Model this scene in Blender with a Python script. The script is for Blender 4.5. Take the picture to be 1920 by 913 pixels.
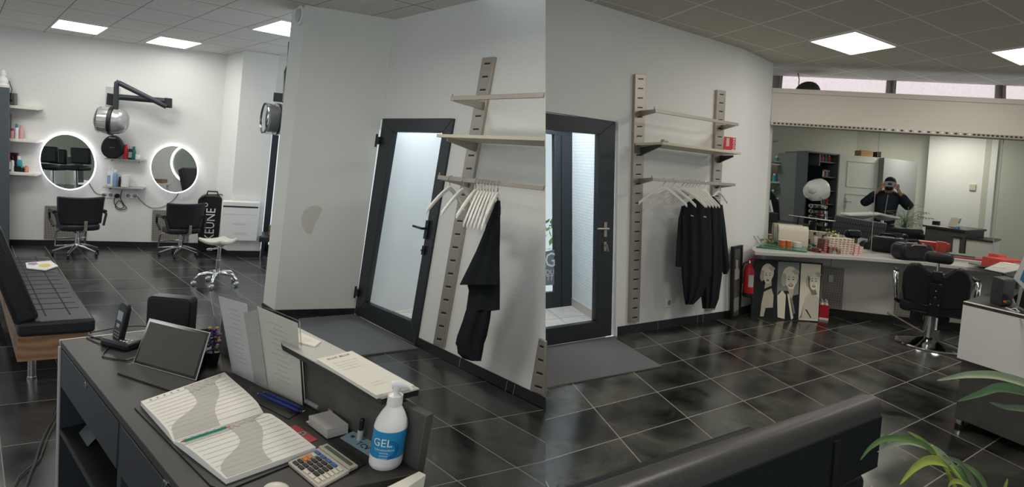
import bpy, bmesh, math, random
import numpy as np
from mathutils import Matrix, Vector
PI = math.pi
random.seed(4)
C = bpy.context.scene.collection
for o in list(bpy.data.objects): bpy.data.objects.remove(o)

# ---------------------------------------------------------------- camera
FP, PX, PY, H = 1050.0, 960.0, 456.5, 1.65
hz = np.array([-.077*FP, FP, -.077*PX+PY-(310-.077*1023)])
upc = -hz/np.linalg.norm(hz)
fwc = np.array([0, 0, 1.])-upc*upc[2]; fwc /= np.linalg.norm(fwc)
rtc = np.cross(fwc, upc)
if rtc[0] < 0: rtc = -rtc
RM = np.array([rtc, fwc, upc])
CAM = np.array([0, 0, H])
cam = bpy.data.cameras.new('camera'); cam.lens = 36*FP/1920; cam.sensor_width = 36; cam.clip_start = .05
camo = bpy.data.objects.new('camera', cam); C.objects.link(camo)
m = RM @ np.diag([1, -1, -1])
camo.matrix_world = Matrix([[*m[0], 0], [*m[1], 0], [*m[2], H], [0, 0, 0, 1]])
bpy.context.scene.camera = camo

# ---------------------------------------------------------------- world, exposure, lights
sc = bpy.context.scene
sc.view_settings.view_transform = 'Standard'; sc.view_settings.look = 'None'
sc.view_settings.gamma = 1; sc.view_settings.use_curve_mapping = False
sc.view_settings.exposure = 0.0
w = bpy.data.worlds.new('sky'); sc.world = w; w.use_nodes = True
w.node_tree.nodes['Background'].inputs[0].default_value = (.86, .95, 1, 1)
w.node_tree.nodes['Background'].inputs[1].default_value = 0.75
def area(name, loc, sx, sy, power, col, target):
    l = bpy.data.lights.new(name, 'AREA'); l.shape = 'RECTANGLE'; l.size = sx; l.size_y = sy
    l.energy = power; l.color = col
    o = bpy.data.objects.new(name, l); C.objects.link(o); o.location = loc
    o.rotation_euler = (Vector(target)-Vector(loc)).to_track_quat('-Z', 'Y').to_euler()
    return o
area('shopfront_daylight', (-.5, -3.5, 1.7), 5, 2.2, 40, (.93, .97, 1), (0, 4, 1.2))
area('panel_and_fill_light', (-4.6, 6.6, 2.80), .6, .6, 20, (1, .97, .92), (-4.6, 6.6, 0))
area('panel_and_fill_light', (-5.8, 5.9, 2.80), .6, .6, 20, (1, .97, .92), (-5.8, 5.9, 0))
area('panel_and_fill_light', (3.0, 4.9, 3.05), .6, .6, 11, (1, .92, .80), (2.9, 5.1, 0))
area('panel_and_fill_light', (5.0, 4.9, 3.05), .6, .6, 25, (1, .95, .85), (5.0, 4.9, 0))
area('panel_and_fill_light', (6.5, 1.2, 3.0), .6, .6, 40, (1, .95, .88), (6.5, 1.2, 0))
area('panel_and_fill_light', (-5.2, 1.5, 2.78), .6, .6, 14, (1, .97, .92), (-5.2, 1.5, 0))
area('panel_and_fill_light', (-1.4, 2.9, 2.80), .6, .6, 27, (1, .95, .86), (-1.6, 2.6, 0))  # unseen fill lamp, added to brighten the door wall and the column
area('panel_and_fill_light', (-1.2, .4, 2.80), .6, .6, 12, (1, .97, .92), (-1.2, .4, 0))  # added fill above the left desk and its items, no panel built here
area('panel_and_fill_light', (-4.6, 4.2, 2.80), .6, .6, 16, (1, .97, .92), (-4.6, 4.2, 0))  # extra lamp added to lift the white wall the right round mirror reflects
area('panel_and_fill_light', (1.7, 2.0, 3.05), .6, .6, 34, (1, .95, .87), (1.7, 2.0, 0))  # invented overhead fill for the white desk front, floor and bench
area('porch_daylight', (-.35, 5.75, 2.6), 1.2, .8, 60, (.88, .95, 1), (-.6, 6.6, .8))
area('porch_daylight', (.95, 6.1, 2.7), .7, .6, 22, (.88, .95, 1), (1.4, 6.1, .6))
area('street_daylight', (.4, 7.0, 2.8), 1.0, .6, 45, (.95, .98, 1), (.7, 8.2, .8))

# ---------------------------------------------------------------- geometry of the view
def ray(x, y): return RM @ np.array([(x-PX)/FP, (y-PY)/FP, 1.])
def F(x, y, z=0.):
    d = ray(x, y); return CAM+d*((z-H)/d[2])
def lean(x, y):
    d = ray(x, y); return d/d[2]
UL = lean(10, 5400); UR = lean(1068, 6960); UZ = np.array([0, 0, 1.])
def hgt(b, x, y, u):
    d = ray(x, y); s = np.linalg.lstsq(np.array([u, -d]).T, CAM-b, rcond=None)[0]; return s[0]
def nrm(v): v = np.array(v, float); return v/np.linalg.norm(v)
class Fr:                                     # local frame: origin and three axes
    def __init__(s, O, ex=(1, 0, 0), ey=(0, 1, 0), ez=(0, 0, 1)):
        s.O = np.array(O, float); s.M = np.array([ex, ey, ez], float).T
    def __call__(s, p): return s.O+s.M @ np.array(p, float)
def yawfr(O, deg, u=UZ, sc=1.):
    a = math.radians(deg); return Fr(O, np.array([math.cos(a), math.sin(a), 0])*sc, np.array([-math.sin(a), math.cos(a), 0])*sc, np.array(u)*sc)
class Wall:
    def __init__(s, O, P, u):
        s.O = np.array(O, float); s.e = nrm(np.array(P)-s.O); s.u = np.array(u, float)
        s.N = nrm(np.cross(s.e, s.u))
        if (CAM-s.O) @ s.N < 0: s.N = -s.N
    def at(s, x, y, off=0.):
        d = ray(x, y); t = ((s.O+s.N*off-CAM) @ s.N)/(d @ s.N); return CAM+d*t
    def sz(s, x, y, off=0.):
        p = s.at(x, y, off)-s.O-s.N*off; r = np.linalg.lstsq(np.array([s.e, s.u]).T, p, rcond=None)[0]; return r
    def P(s, a, z, off=0.): return s.O+s.e*a+s.u*z+s.N*off
    def fr(s, x, y, off=0., sc=1.): return Fr(s.at(x, y, off), s.e*sc, s.N*sc, s.u*sc)
    def poly(s, g, pts, o0, o1, taper=False):
        f = [s.at(*p, o1) for p in pts]
        b = [s.at(*p, o0) for p in pts] if taper else [p-s.N*(o1-o0) for p in f]
        g.prism3(b, f)
    def rect(s, g, x0, y0, x1, y1, o0, o1):   # true rectangle on the wall through two pixel corners
        a0, z0 = s.sz(x0, y0, o1); a1, z1 = s.sz(x1, y1, o1)
        s.box(g, a0, a1, z0, z1, o0, o1)
    def box(s, g, a0, a1, z0, z1, o0, o1):
        q = [(a0, z0), (a1, z0), (a1, z1), (a0, z1)]
        g.prism3([s.P(a, z, o0) for a, z in q], [s.P(a, z, o1) for a, z in q])
class G:
    def __init__(s): s.v = []; s.f = []; s.m = []; s.mi = 0; s.uv = {}; s.T = None
    def add(s, vs, fs):
        n = len(s.v); s.v += [np.array(s.T(p)) if s.T else np.array(p, float) for p in vs]
        for f in fs: s.f.append([n+i for i in f]); s.m.append(s.mi)
        return s
    def prism3(s, a, b):
        n = len(a); fs = [list(range(n))[::-1], [n+i for i in range(n)]]
        for i in range(n): j = (i+1) % n; fs.append([i, j, n+j, n+i])
        return s.add(list(a)+list(b), fs)
    def box(s, x0, x1, y0, y1, z0, z1):
        q = [(x0, y0), (x1, y0), (x1, y1), (x0, y1)]
        return s.prism3([(x, y, z0) for x, y in q], [(x, y, z1) for x, y in q])
    def ext(s, pts, z0, z1): return s.prism3([(x, y, z0) for x, y in pts], [(x, y, z1) for x, y in pts])
    def exty(s, pts, y0, y1): return s.prism3([(x, y0, z) for x, z in pts], [(x, y1, z) for x, z in pts])
    def tube(s, pts, r, n=8, cap=True):
        pts = [np.array(p, float) for p in pts]; rs = r if isinstance(r, (list, tuple)) else [r]*len(pts)
        vs = []; prev = None
        for i, p in enumerate(pts):
            t = nrm(pts[min(i+1, len(pts)-1)]-pts[max(i-1, 0)]+1e-9)
            if prev is None:
                a = np.cross(t, (0, 0, 1.)) if abs(t[2]) < .9 else np.cross(t, (1., 0, 0))
            else: a = prev-t*(prev @ t)
            a = nrm(a); prev = a; b = np.cross(t, a)
            for k in range(n):
                c = 2*PI*k/n; vs.append(p+(a*math.cos(c)+b*math.sin(c))*rs[i])
        fs = []
        for i in range(len(pts)-1):
            for k in range(n): k2 = (k+1) % n; fs.append([i*n+k, i*n+k2, (i+1)*n+k2, (i+1)*n+k])
        if cap: fs += [list(range(n))[::-1], [len(vs)-n+k for k in range(n)]]
        return s.add(vs, fs)
    def lathe(s, prof, n=24, c=(0, 0, 0), axis='z', cap=True):
        vs = []
        for r, z in prof:
            for k in range(n):
                a = 2*PI*k/n; x, y = r*math.cos(a), r*math.sin(a)
                vs.append((c[0]+x, c[1]+y, c[2]+z) if axis == 'z' else (c[0]+x, c[1]+z, c[2]+y) if axis == 'y' else (c[0]+z, c[1]+x, c[2]+y))
        fs = []
        for i in range(len(prof)-1):
            for k in range(n): k2 = (k+1) % n; fs.append([i*n+k, i*n+k2, (i+1)*n+k2, (i+1)*n+k])
        if cap: fs += [list(range(n))[::-1], [len(vs)-n+k for k in range(n)]]
        return s.add(vs, fs)
    def ball(s, c, r, n=16, k=10):
        rx, ry, rz = r if isinstance(r, (tuple, list)) else (r, r, r)
        vs = []; fs = []
        for i in range(k+1):
            t = PI*i/k
            for j in range(n): a = 2*PI*j/n; vs.append((c[0]+rx*math.sin(t)*math.cos(a), c[1]+ry*math.sin(t)*math.sin(a), c[2]+rz*math.cos(t)))
        for i in range(k):
            for j in range(n): j2 = (j+1) % n; fs.append([i*n+j, (i+1)*n+j, (i+1)*n+j2, i*n+j2])
        return s.add(vs, fs)
    def sheet(s, rows, th=None):              # grid of points; th = thickness vector
        R_, Q = len(rows), len(rows[0]); vs = [p for r in rows for p in r]
        fs = [[i*Q+j, i*Q+j+1, (i+1)*Q+j+1, (i+1)*Q+j] for i in range(R_-1) for j in range(Q-1)]
        if th is None: return s.add(vs, fs)
        th = np.array(th, float); n = len(vs)
        fs2 = [[n+k for k in f[::-1]] for f in fs]
        rim = [j for j in range(Q)]+[i*Q+Q-1 for i in range(1, R_)]+[(R_-1)*Q+j for j in range(Q-2, -1, -1)]+[i*Q for i in range(R_-2, 0, -1)]
        side = [[rim[i], n+rim[i], n+rim[(i+1) % len(rim)], rim[(i+1) % len(rim)]] for i in range(len(rim))]
        return s.add([np.array(p) for p in vs]+[np.array(p)-th for p in vs], fs+fs2+side)
    def text(s, txt, size, fn, depth=.0008, align='CENTER'):   # fn(x,y,h)->point
        c = bpy.data.curves.new('t', 'FONT'); c.body = txt; c.size = size; c.align_x = align; c.extrude = 0; c.resolution_u = 2
        o = bpy.data.objects.new('t', c); C.objects.link(o)
        me = o.to_mesh()
        vs = [fn(v.co.x, v.co.y, depth) for v in me.vertices]; fs = [list(p.vertices) for p in me.polygons]
        s.add(vs, fs); o.to_mesh_clear(); bpy.data.objects.remove(o); bpy.data.curves.remove(c)
        return s
def obj(name, g, mats, parent=None, fr=None, bev=0, smooth=False, uvf=None, seg=2, kind=None, recalc=True):
    vs = [np.array(fr(p)) if fr else p for p in g.v]
    A = np.array(vs)
    if parent is not None: loc = np.array(parent['org'])
    else: loc = np.array([(A[:, 0].min()+A[:, 0].max())/2, (A[:, 1].min()+A[:, 1].max())/2, A[:, 2].min()])
    me = bpy.data.meshes.new(name); me.from_pydata([tuple(p-loc) for p in vs], [], g.f); me.validate(); me.update()
    for mt in (mats if isinstance(mats, (list, tuple)) else [mats]): me.materials.append(mt)
    for p, mi in zip(me.polygons, g.m): p.material_index = mi
    if recalc:
        b = bmesh.new(); b.from_mesh(me); bmesh.ops.recalc_face_normals(b, faces=b.faces); b.to_mesh(me); b.free()
    if uvf:
        ul = me.uv_layers.new(name='UVMap')
        for lp in me.loops: ul.data[lp.index].uv = uvf(np.array(me.vertices[lp.vertex_index].co)+loc)
    if smooth:
        for p in me.polygons: p.use_smooth = True
        try: me.set_sharp_from_angle(angle=math.radians(40))
        except Exception: pass
    o = bpy.data.objects.new(name, me); C.objects.link(o)
    if parent is not None: o.parent = parent; o.location = (0, 0, 0); o['org'] = list(loc)
    else: o.location = loc; o['org'] = list(loc)
    if parent is not None and 'org0' in parent: pass
    if bev:
        b = o.modifiers.new('b', 'BEVEL'); b.width = bev; b.segments = seg; b.limit_method = 'ANGLE'; b.angle_limit = .6
        for p in me.polygons: p.use_smooth = True
        try: me.set_sharp_from_angle(angle=math.radians(50))
        except Exception: pass
    if kind: o['kind'] = kind
    return o
def thing(name, loc, label, cat, group=None):
    o = bpy.data.objects.new(name, None); C.objects.link(o); o.location = loc; o['org'] = [float(x) for x in loc]
    o.empty_display_size = .1; o['label'] = label; o['category'] = cat
    if group: o['group'] = group
    return o
def tag(o, label, cat, group=None, kind=None):
    o['label'] = label; o['category'] = cat
    if group: o['group'] = group
    if kind: o['kind'] = kind
    return o
def struct(name, g, mats, **k): return obj(name, g, mats, kind='structure', **k)

# ---------------------------------------------------------------- materials
MC = {}
def mat(name, col, rough=.5, metal=0., noise=0., scale=20, bump=0., emit=None, es=0, trans=0., ior=1.45, coat=0., spec=.5, alpha=1.):
    if name in MC: return MC[name]
    M = bpy.data.materials.new(name); M.use_nodes = True; nt = M.node_tree; b = nt.nodes['Principled BSDF']
    b.inputs['Base Color'].default_value = (*col, 1); b.inputs['Roughness'].default_value = rough; b.inputs['Metallic'].default_value = metal
    b.inputs['Transmission Weight'].default_value = trans; b.inputs['IOR'].default_value = ior
    b.inputs['Coat Weight'].default_value = coat; b.inputs['Specular IOR Level'].default_value = spec; b.inputs['Alpha'].default_value = alpha
    if emit: b.inputs['Emission Color'].default_value = (*emit, 1); b.inputs['Emission Strength'].default_value = es
    tc = nt.nodes.new('ShaderNodeTexCoord'); n = nt.nodes.new('ShaderNodeTexNoise'); n.inputs['Scale'].default_value = scale; n.inputs['Detail'].default_value = 4
    nt.links.new(tc.outputs['Object'], n.inputs['Vector'])
    mx = nt.nodes.new('ShaderNodeMix'); mx.data_type = 'RGBA'
    mx.inputs['A'].default_value = (*[c*(1-noise) for c in col], 1); mx.inputs['B'].default_value = (*[min(1, c*(1+noise)) for c in col], 1)
    nt.links.new(n.outputs['Fac'], mx.inputs['Factor']); nt.links.new(mx.outputs['Result'], b.inputs['Base Color'])
    if bump:
        bp = nt.nodes.new('ShaderNodeBump'); bp.inputs['Strength'].default_value = bump; bp.inputs['Distance'].default_value = .01
        nt.links.new(n.outputs['Fac'], bp.inputs['Height']); nt.links.new(bp.outputs['Normal'], b.inputs['Normal'])
    MC[name] = M; return M
def srgb(r, g, b): return tuple(((c/255)/12.92 if c/255 <= .04045 else ((c/255+.055)/1.055)**2.4) for c in (r, g, b))
def tile_mat(name, c1, c2, grout, gw, rough, spec=.5, nscale=2.0, big=True, bump=0):
    M = bpy.data.materials.new(name); M.use_nodes = True; nt = M.node_tree; N = nt.nodes; L = nt.links; b = N['Principled BSDF']
    uv = N.new('ShaderNodeUVMap'); sp = N.new('ShaderNodeSeparateXYZ'); L.new(uv.outputs[0], sp.inputs[0])
    ms = []
    for ax, g_ in ((0, gw[0]), (1, gw[1])):
        fr = N.new('ShaderNodeMath'); fr.operation = 'FRACT'; L.new(sp.outputs[ax], fr.inputs[0])
        a = N.new('ShaderNodeMath'); a.operation = 'SUBTRACT'; L.new(fr.outputs[0], a.inputs[0]); a.inputs[1].default_value = .5
        ab = N.new('ShaderNodeMath'); ab.operation = 'ABSOLUTE'; L.new(a.outputs[0], ab.inputs[0])
        gt = N.new('ShaderNodeMath'); gt.operation = 'GREATER_THAN'; L.new(ab.outputs[0], gt.inputs[0]); gt.inputs[1].default_value = .5-g_/2
        ms.append(gt)
    mx = N.new('ShaderNodeMath'); mx.operation = 'MAXIMUM'; L.new(ms[0].outputs[0], mx.inputs[0]); L.new(ms[1].outputs[0], mx.inputs[1])
    fl = N.new('ShaderNodeVectorMath'); fl.operation = 'FLOOR'; L.new(uv.outputs[0], fl.inputs[0])
    wn = N.new('ShaderNodeTexWhiteNoise'); wn.noise_dimensions = '3D'; L.new(fl.outputs[0], wn.inputs[0])
    tc = N.new('ShaderNodeTexCoord')
    ad = N.new('ShaderNodeVectorMath'); ad.operation = 'MULTIPLY_ADD'; L.new(wn.outputs['Color'], ad.inputs[0]); ad.inputs[1].default_value = (9, 9, 9); L.new(tc.outputs['Object'], ad.inputs[2])
    n1 = N.new('ShaderNodeTexNoise'); n1.inputs['Scale'].default_value = nscale; n1.inputs['Detail'].default_value = 8; n1.inputs['Roughness'].default_value = .62; n1.inputs['Distortion'].default_value = .6
    L.new(ad.outputs[0], n1.inputs['Vector'])
    cr = N.new('ShaderNodeValToRGB'); cr.color_ramp.elements[0].position = .38; cr.color_ramp.elements[0].color = (*c1, 1)
    cr.color_ramp.elements[1].position = .68; cr.color_ramp.elements[1].color = (*c2, 1); L.new(n1.outputs['Fac'], cr.inputs[0])
    cm = N.new('ShaderNodeMix'); cm.data_type = 'RGBA'; L.new(mx.outputs[0], cm.inputs['Factor']); L.new(cr.outputs[0], cm.inputs['A']); cm.inputs['B'].default_value = (*grout, 1)
    L.new(cm.outputs['Result'], b.inputs['Base Color']); b.inputs['Specular IOR Level'].default_value = spec
    rr = N.new('ShaderNodeMath'); rr.operation = 'MULTIPLY_ADD'; L.new(n1.outputs['Fac'], rr.inputs[0]); rr.inputs[1].default_value = .25; rr.inputs[2].default_value = rough-.12
    r2 = N.new('ShaderNodeMath'); r2.operation = 'MAXIMUM'; L.new(rr.outputs[0], r2.inputs[0])
    r3 = N.new('ShaderNodeMath'); r3.operation = 'MULTIPLY'; L.new(mx.outputs[0], r3.inputs[0]); r3.inputs[1].default_value = .8; L.new(r3.outputs[0], r2.inputs[1])
    L.new(r2.outputs[0], b.inputs['Roughness'])
    return M
WHITE = mat('white_painted_wall', (.80, .80, .77), .9, noise=.03, scale=60, bump=.25)
WHITE2 = mat('white_smooth_panel', (.80, .78, .72), .6, noise=.02)
OUTW = mat('white_outside_wall', (.85, .87, .88), .9, noise=.05, scale=3)
DARKT = mat('dark_skirting_tile', (.018, .019, .02), .35, noise=.4, scale=6)
ANTH = mat('anthracite_aluminium', (.024, .029, .034), .4, noise=.1)
BLK = mat('black_plastic', (.012, .013, .014), .4, noise=.1)
BLKG = mat('black_gloss', (.01, .01, .011), .12, noise=.1)
LEA = mat('black_leather', (.022, .023, .026), .36, noise=.25, scale=90, bump=.15, spec=.32)
LEAT = mat('worn_black_leather', (.05, .048, .046), .42, noise=.2, scale=60, bump=.1)
CHR = mat('chrome', (.75, .76, .78), .12, 1., noise=.05)
STL = mat('champagne_steel', (.40, .36, .31), .42, .6, noise=.08, scale=8)
STLE = mat('champagne_steel_light', (.55, .51, .42), .45, .3, noise=.06)
CREAM = mat('cream_shelf', (.62, .57, .42), .5, noise=.05)
HANG = mat('white_painted_wood', (.80, .78, .72), .5, noise=.06)
CLOTH = mat('black_cloth', (.012, .015, .018), .95, noise=.3, scale=40, bump=.2, spec=.2)
WPL = mat('white_plastic', (.82, .82, .80), .4, noise=.03)
GRY = mat('grey_laminate', (.33, .33, .31), .5, noise=.05)
LGRY = mat('light_grey_laminate', (.52, .51, .48), .4, noise=.05)
DESKT = mat('dark_desk_laminate', (.042, .039, .036), .42, noise=.12, scale=50, spec=.4)
DRAW = mat('dark_drawer_front', (.032, .036, .042), .5, noise=.1)
CONC = mat('dark_concrete_laminate', (.075, .071, .064), .6, noise=.45, scale=9, bump=.05)
MIR = mat('mirror_glass', (.80, .83, .80), .0, 1., noise=0)
MIRL = mat('grey_mirror_glass', (.70, .72, .68), .0, 1., noise=0)
PAPER = mat('white_paper', (.74, .72, .66), .7, noise=.02)
PAPG = mat('grey_print', (.42, .41, .38), .8, noise=.03)
INK = mat('dark_ink', (.05, .05, .06), .7)
INKG = mat('grey_ink', (.33, .33, .33), .7)
PINK = mat('magenta_ink', (.35, .02, .12), .6)
RED = mat('red_paint', (.55, .02, .03), .35, noise=.1)
REDC = mat('red_card', (.42, .03, .04), .5, noise=.05)
BLU = mat('blue_label', (.02, .25, .55), .4, noise=.2, scale=9)
LBLU = mat('pale_blue_card', (.28, .42, .48), .5, noise=.05)
NAVY = mat('navy_jacket', (.012, .018, .035), .8, noise=.3, scale=30, bump=.3)
GREEN = mat('green_pencil', (.01, .22, .15), .4)
GGLS = mat('green_glass_tray', (.03, .22, .13), .1, trans=.3, noise=.1)
ORNG = mat('orange_cup', (.75, .15, .04), .4, noise=.1)
SKIN = mat('skin', (.45, .25, .17), .6, noise=.1)
HAIR = mat('dark_hair', (.02, .016, .014), .7, noise=.3)
LEAF = mat('green_leaf', (.10, .19, .05), .45, noise=.4, scale=14)
LEAFY = mat('yellow_green_leaf', (.30, .36, .06), .45, noise=.3, scale=14)
SOIL = mat('potting_soil', (.03, .02, .012), .9, noise=.5)
SKYP = mat('lit_panel', (1, 1, 1), .5, emit=(1, .985, .95), es=5.5)
HALO = mat('led_ring', (1, 1, 1), .5, emit=(.93, .88, 1), es=3.2)
GLASS = mat('clear_glass', (.95, .98, .98), .02, trans=1, ior=1.05, noise=0, spec=.3)
ACR = mat('clear_acrylic', (.98, .98, .975), .06, trans=1, ior=1.12, noise=0)
PET = mat('white_bottle', (.84, .83, .80), .35, noise=.03)
CARD = mat('cardboard', (.42, .25, .12), .8, noise=.15)
BEIGE = mat('beige_print', (.66, .55, .42), .7, noise=.1)
BRN = mat('red_brown_box', (.16, .05, .045), .5, noise=.3, scale=40)
GRYW = mat('dark_grey_cabinet', (.085, .10, .11), .5, noise=.08)
WHPL = mat('grey_wall', (.50, .51, .50), .9, noise=.03, scale=3)
def wave_mat(name, c1, c2, scale, rough=.7, axis='X', dist=0, nz=2):
    M = bpy.data.materials.new(name); M.use_nodes = True; nt = M.node_tree; b = nt.nodes['Principled BSDF']
    tc = nt.nodes.new('ShaderNodeTexCoord'); wv = nt.nodes.new('ShaderNodeTexWave'); wv.inputs['Scale'].default_value = scale; wv.bands_direction = axis
    wv.inputs['Distortion'].default_value = dist; wv.inputs['Detail'].default_value = nz
    mx = nt.nodes.new('ShaderNodeMix'); mx.data_type = 'RGBA'; mx.inputs['A'].default_value = (*c1, 1); mx.inputs['B'].default_value = (*c2, 1)
    nt.links.new(tc.outputs['Object'], wv.inputs['Vector']); nt.links.new(wv.outputs['Fac'], mx.inputs['Factor']); nt.links.new(mx.outputs['Result'], b.inputs['Base Color'])
    b.inputs['Roughness'].default_value = rough; return M
WOOD = wave_mat('oak_veneer', (.22, .12, .06), (.32, .19, .10), 5, .55, 'Z', 6, 4)
MATM = wave_mat('ribbed_entrance_mat', (.06, .06, .063), (.22, .22, .225), 22, .9, 'DIAGONAL', 0)
MATL = mat('grey_carpet_mat', (.11, .115, .12), .95, noise=.6, scale=160, bump=.3)
def diamond():
    M = bpy.data.materials.new('diamond_plate'); M.use_nodes = True; nt = M.node_tree; N = nt.nodes; L = nt.links; b = N['Principled BSDF']
    tc = N.new('ShaderNodeUVMap'); br = N.new('ShaderNodeTexChecker'); br.inputs['Scale'].default_value = 46
    mp = N.new('ShaderNodeMapping'); mp.inputs['Rotation'].default_value = (0, 0, .785); L.new(tc.outputs[0], mp.inputs[0]); L.new(mp.outputs[0], br.inputs['Vector'])
    mx = N.new('ShaderNodeMix'); mx.data_type = 'RGBA'; mx.inputs['A'].default_value = (.24, .22, .19, 1); mx.inputs['B'].default_value = (.36, .33, .29, 1)
    L.new(br.outputs['Fac'], mx.inputs['Factor']); L.new(mx.outputs['Result'], b.inputs['Base Color'])
    bp = N.new('ShaderNodeBump'); bp.inputs['Strength'].default_value = .5; L.new(br.outputs['Fac'], bp.inputs['Height']); L.new(bp.outputs['Normal'], b.inputs['Normal'])
    b.inputs['Roughness'].default_value = .45; b.inputs['Metallic'].default_value = .3; return M
DIAM = diamond()
def frosted(name, col, es, nz):
    M = bpy.data.materials.new(name); M.use_nodes = True; nt = M.node_tree; b = nt.nodes['Principled BSDF']
    tc = nt.nodes.new('ShaderNodeTexCoord'); n = nt.nodes.new('ShaderNodeTexNoise'); n.inputs['Scale'].default_value = 45; n.inputs['Detail'].default_value = 3
    mx = nt.nodes.new('ShaderNodeMix'); mx.data_type = 'RGBA'; mx.inputs['A'].default_value = (*[c*(1-nz) for c in col], 1); mx.inputs['B'].default_value = (*col, 1)
    nt.links.new(tc.outputs['Object'], n.inputs['Vector']); nt.links.new(n.outputs['Fac'], mx.inputs['Factor'])
    nt.links.new(mx.outputs['Result'], b.inputs['Emission Color']); b.inputs['Emission Strength'].default_value = es
    b.inputs['Base Color'].default_value = (.3, .3, .3, 1); b.inputs['Roughness'].default_value = .6; return M
FROST = frosted('frosted_daylight_glass', (.95, .84, .88), .95, .35)

# ================================================================ SHELL
def proj(P):
    c = RM.T @ (np.array(P)-CAM); return PX+FP*c[0]/c[2], PY+FP*c[1]/c[2]
ZL, ZR = 2.86, 3.11
def lst(p): return [float(c) for c in p]
e1L = nrm(F(664.5, 590)-F(1023, 768)); e2L = nrm(F(401, 466)-F(20, 460)); e2t = e2L+.15*e1L
OL = F(1022.5, 767.6)
def affuv(O, a, b):
    Mi = np.linalg.inv(np.array([a[:2], b[:2]]).T)
    return lambda p: tuple(Mi @ (p[:2]-np.array(O)[:2]))
def seamline(z, ys):
    p, q = F(1023, ys[0], z), F(1023, ys[1], z); return p, q
# rooms
LW = Wall(F(664.5, 590), F(1023, 768), UL)
BL = Wall(F(20, 460), F(401, 466), UL)
LR = Wall(F(1023, 650), F(1370.6, 595), UR)
K0 = F(1370.6, 595); K1 = F(1425, 577)
SR = Wall(K0, K1, UR)
eM = nrm(F(1800, 621)-K1); UM = UZ+eM*(UR @ eM)
MR = Wall(K1, F(1800, 621), UM)
def seam_at(P0, y):                            # floor seam extrapolated to world y
    p, q = F(1023, 700, P0), F(1023, 900, P0); t = (y-p[1])/(q[1]-p[1]); return p+(q-p)*t
def seam_up(z, y):
    p, q = F(1023, -100, z), F(1023, -300, z); t = (y-p[1])/(q[1]-p[1]); return p+(q-p)*t
# ---- floors
tL = tile_mat('slate_tile_floor_small', srgb(28, 28, 29), srgb(68, 68, 67), srgb(120, 118, 112), (.016, .010), .22, nscale=1.6, spec=.7)
tR = tile_mat('slate_tile_floor', srgb(28, 28, 28), srgb(92, 92, 84), srgb(150, 146, 134), (.013, .018), .2, nscale=1.8, spec=.7)
far = BL.P(BL.sz(560, 475)[0], 0)
g = G(); pts = [BL.P(BL.sz(-260, 455)[0], 0), far, F(664.5, 585)+e2L*.2, F(664.5, 590), F(1023, 768), seam_at(0, -4), np.array([-9, -4, 0.])]
g.prism3([p-UZ*.1 for p in pts], pts)
struct('floor', g, tL, uvf=affuv(OL, .37*e2t, .5945*e1L))
g = G()
farR = MR.P(6.5, 0)
pts = [seam_at(0, -4), F(1023, 768), F(1023, 650), LR.P(LR.sz(1370.6, 595)[0], 0), K1, farR, np.array([10.5, 2, 0.]), np.array([10.5, -4, 0.])]
g.prism3([p-UZ*.1 for p in pts], pts)
fa = (np.array([1.4144, 3.2613]), np.array([.5383, .3757]), np.array([-.1086, .4201]))
struct('floor', g, tR, uvf=affuv(*fa))
# ---- ceilings
cL = tile_mat('ceiling_tiles_left', srgb(212, 210, 205), srgb(226, 224, 218), srgb(150, 148, 142), (.02, .02), .9, nscale=40, spec=.1)
cR = tile_mat('ceiling_tiles_right', srgb(190, 186, 176), srgb(205, 200, 190), srgb(235, 232, 222), (.022, .022), .9, nscale=40, spec=.1)
cLO = np.array([-5.2355, 6.4783]); cLa = np.array([.3684, .2825]); cLb = np.array([-.5637, .5637])
cRs = (3.11-1.65)/(2.9-1.65)
cRO = np.array([2.59, 4.6692])*cRs; cRa = np.array([.5974, .3844])*cRs; cRb = np.array([-.1498, .4383])*cRs
g = G(); pts = [BL.P(BL.sz(-260, 455)[0], ZL), BL.P(BL.sz(575, 475)[0], ZL), LW.P(0, ZL)+e2L*.3, LW.P(0, ZL), LW.P(LW.sz(900, 0)[0], ZL), seam_up(ZL, 3.2), seam_up(ZL, -4), np.array([-9, -4, ZL])]
g.prism3(pts, [p+UZ*.08 for p in pts])
struct('ceiling', g, cL, uvf=affuv(cLO, cLa, cLb))
aE = LR.sz(1370.6, 595)[0]
alc = .75
g = G(); pts = [seam_up(ZR, -4), seam_up(ZR, 4.2), LR.P(0, ZR), LR.P(aE, ZR), SR.P(SR.sz(1425, 577)[0], ZR), MR.P(0.0, ZR), MR.P(0.0, ZR, -alc), MR.P(6.5, ZR, -alc), np.array([10.5, 2, ZR]), np.array([10.5, -4, ZR])]
g.prism3(pts, [p+UZ*.08 for p in pts])
struct('ceiling', g, cR, uvf=affuv(cRO, cRa, cRb))
def panel(O, a, b, i0, j0, z, txt, hid=1):
    c = [O+a*(i0+i)+b*(j0+j) for i, j in ((.0, .0), (1., .0), (1., 1.), (.0, 1.))]
    cc = sum(c)/4; t = thing('ceiling_light', (cc[0], cc[1], z), txt, 'ceiling light', 'square panel lights in the ceiling grid')
    g = G(); k = [np.array([*(cc+(p-cc)*.95), 0.]) for p in c]
    g.prism3([p+UZ*(z-.012) for p in k], [p+UZ*(z-.004) for p in k]); obj('diffuser', g, SKYP, t)
    g = G(); o = [np.array([*(cc+(p-cc)*.99), 0.]) for p in c]
    for i in range(4):
        j = (i+1) % 4
        g.prism3([o[i]+UZ*(z-.016), o[j]+UZ*(z-.016), k[j]+UZ*(z-.016), k[i]+UZ*(z-.016)], [q+UZ*(z-.002) for q in (o[i], o[j], k[j], k[i])])
    obj('frame', g, WPL, t)
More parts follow.
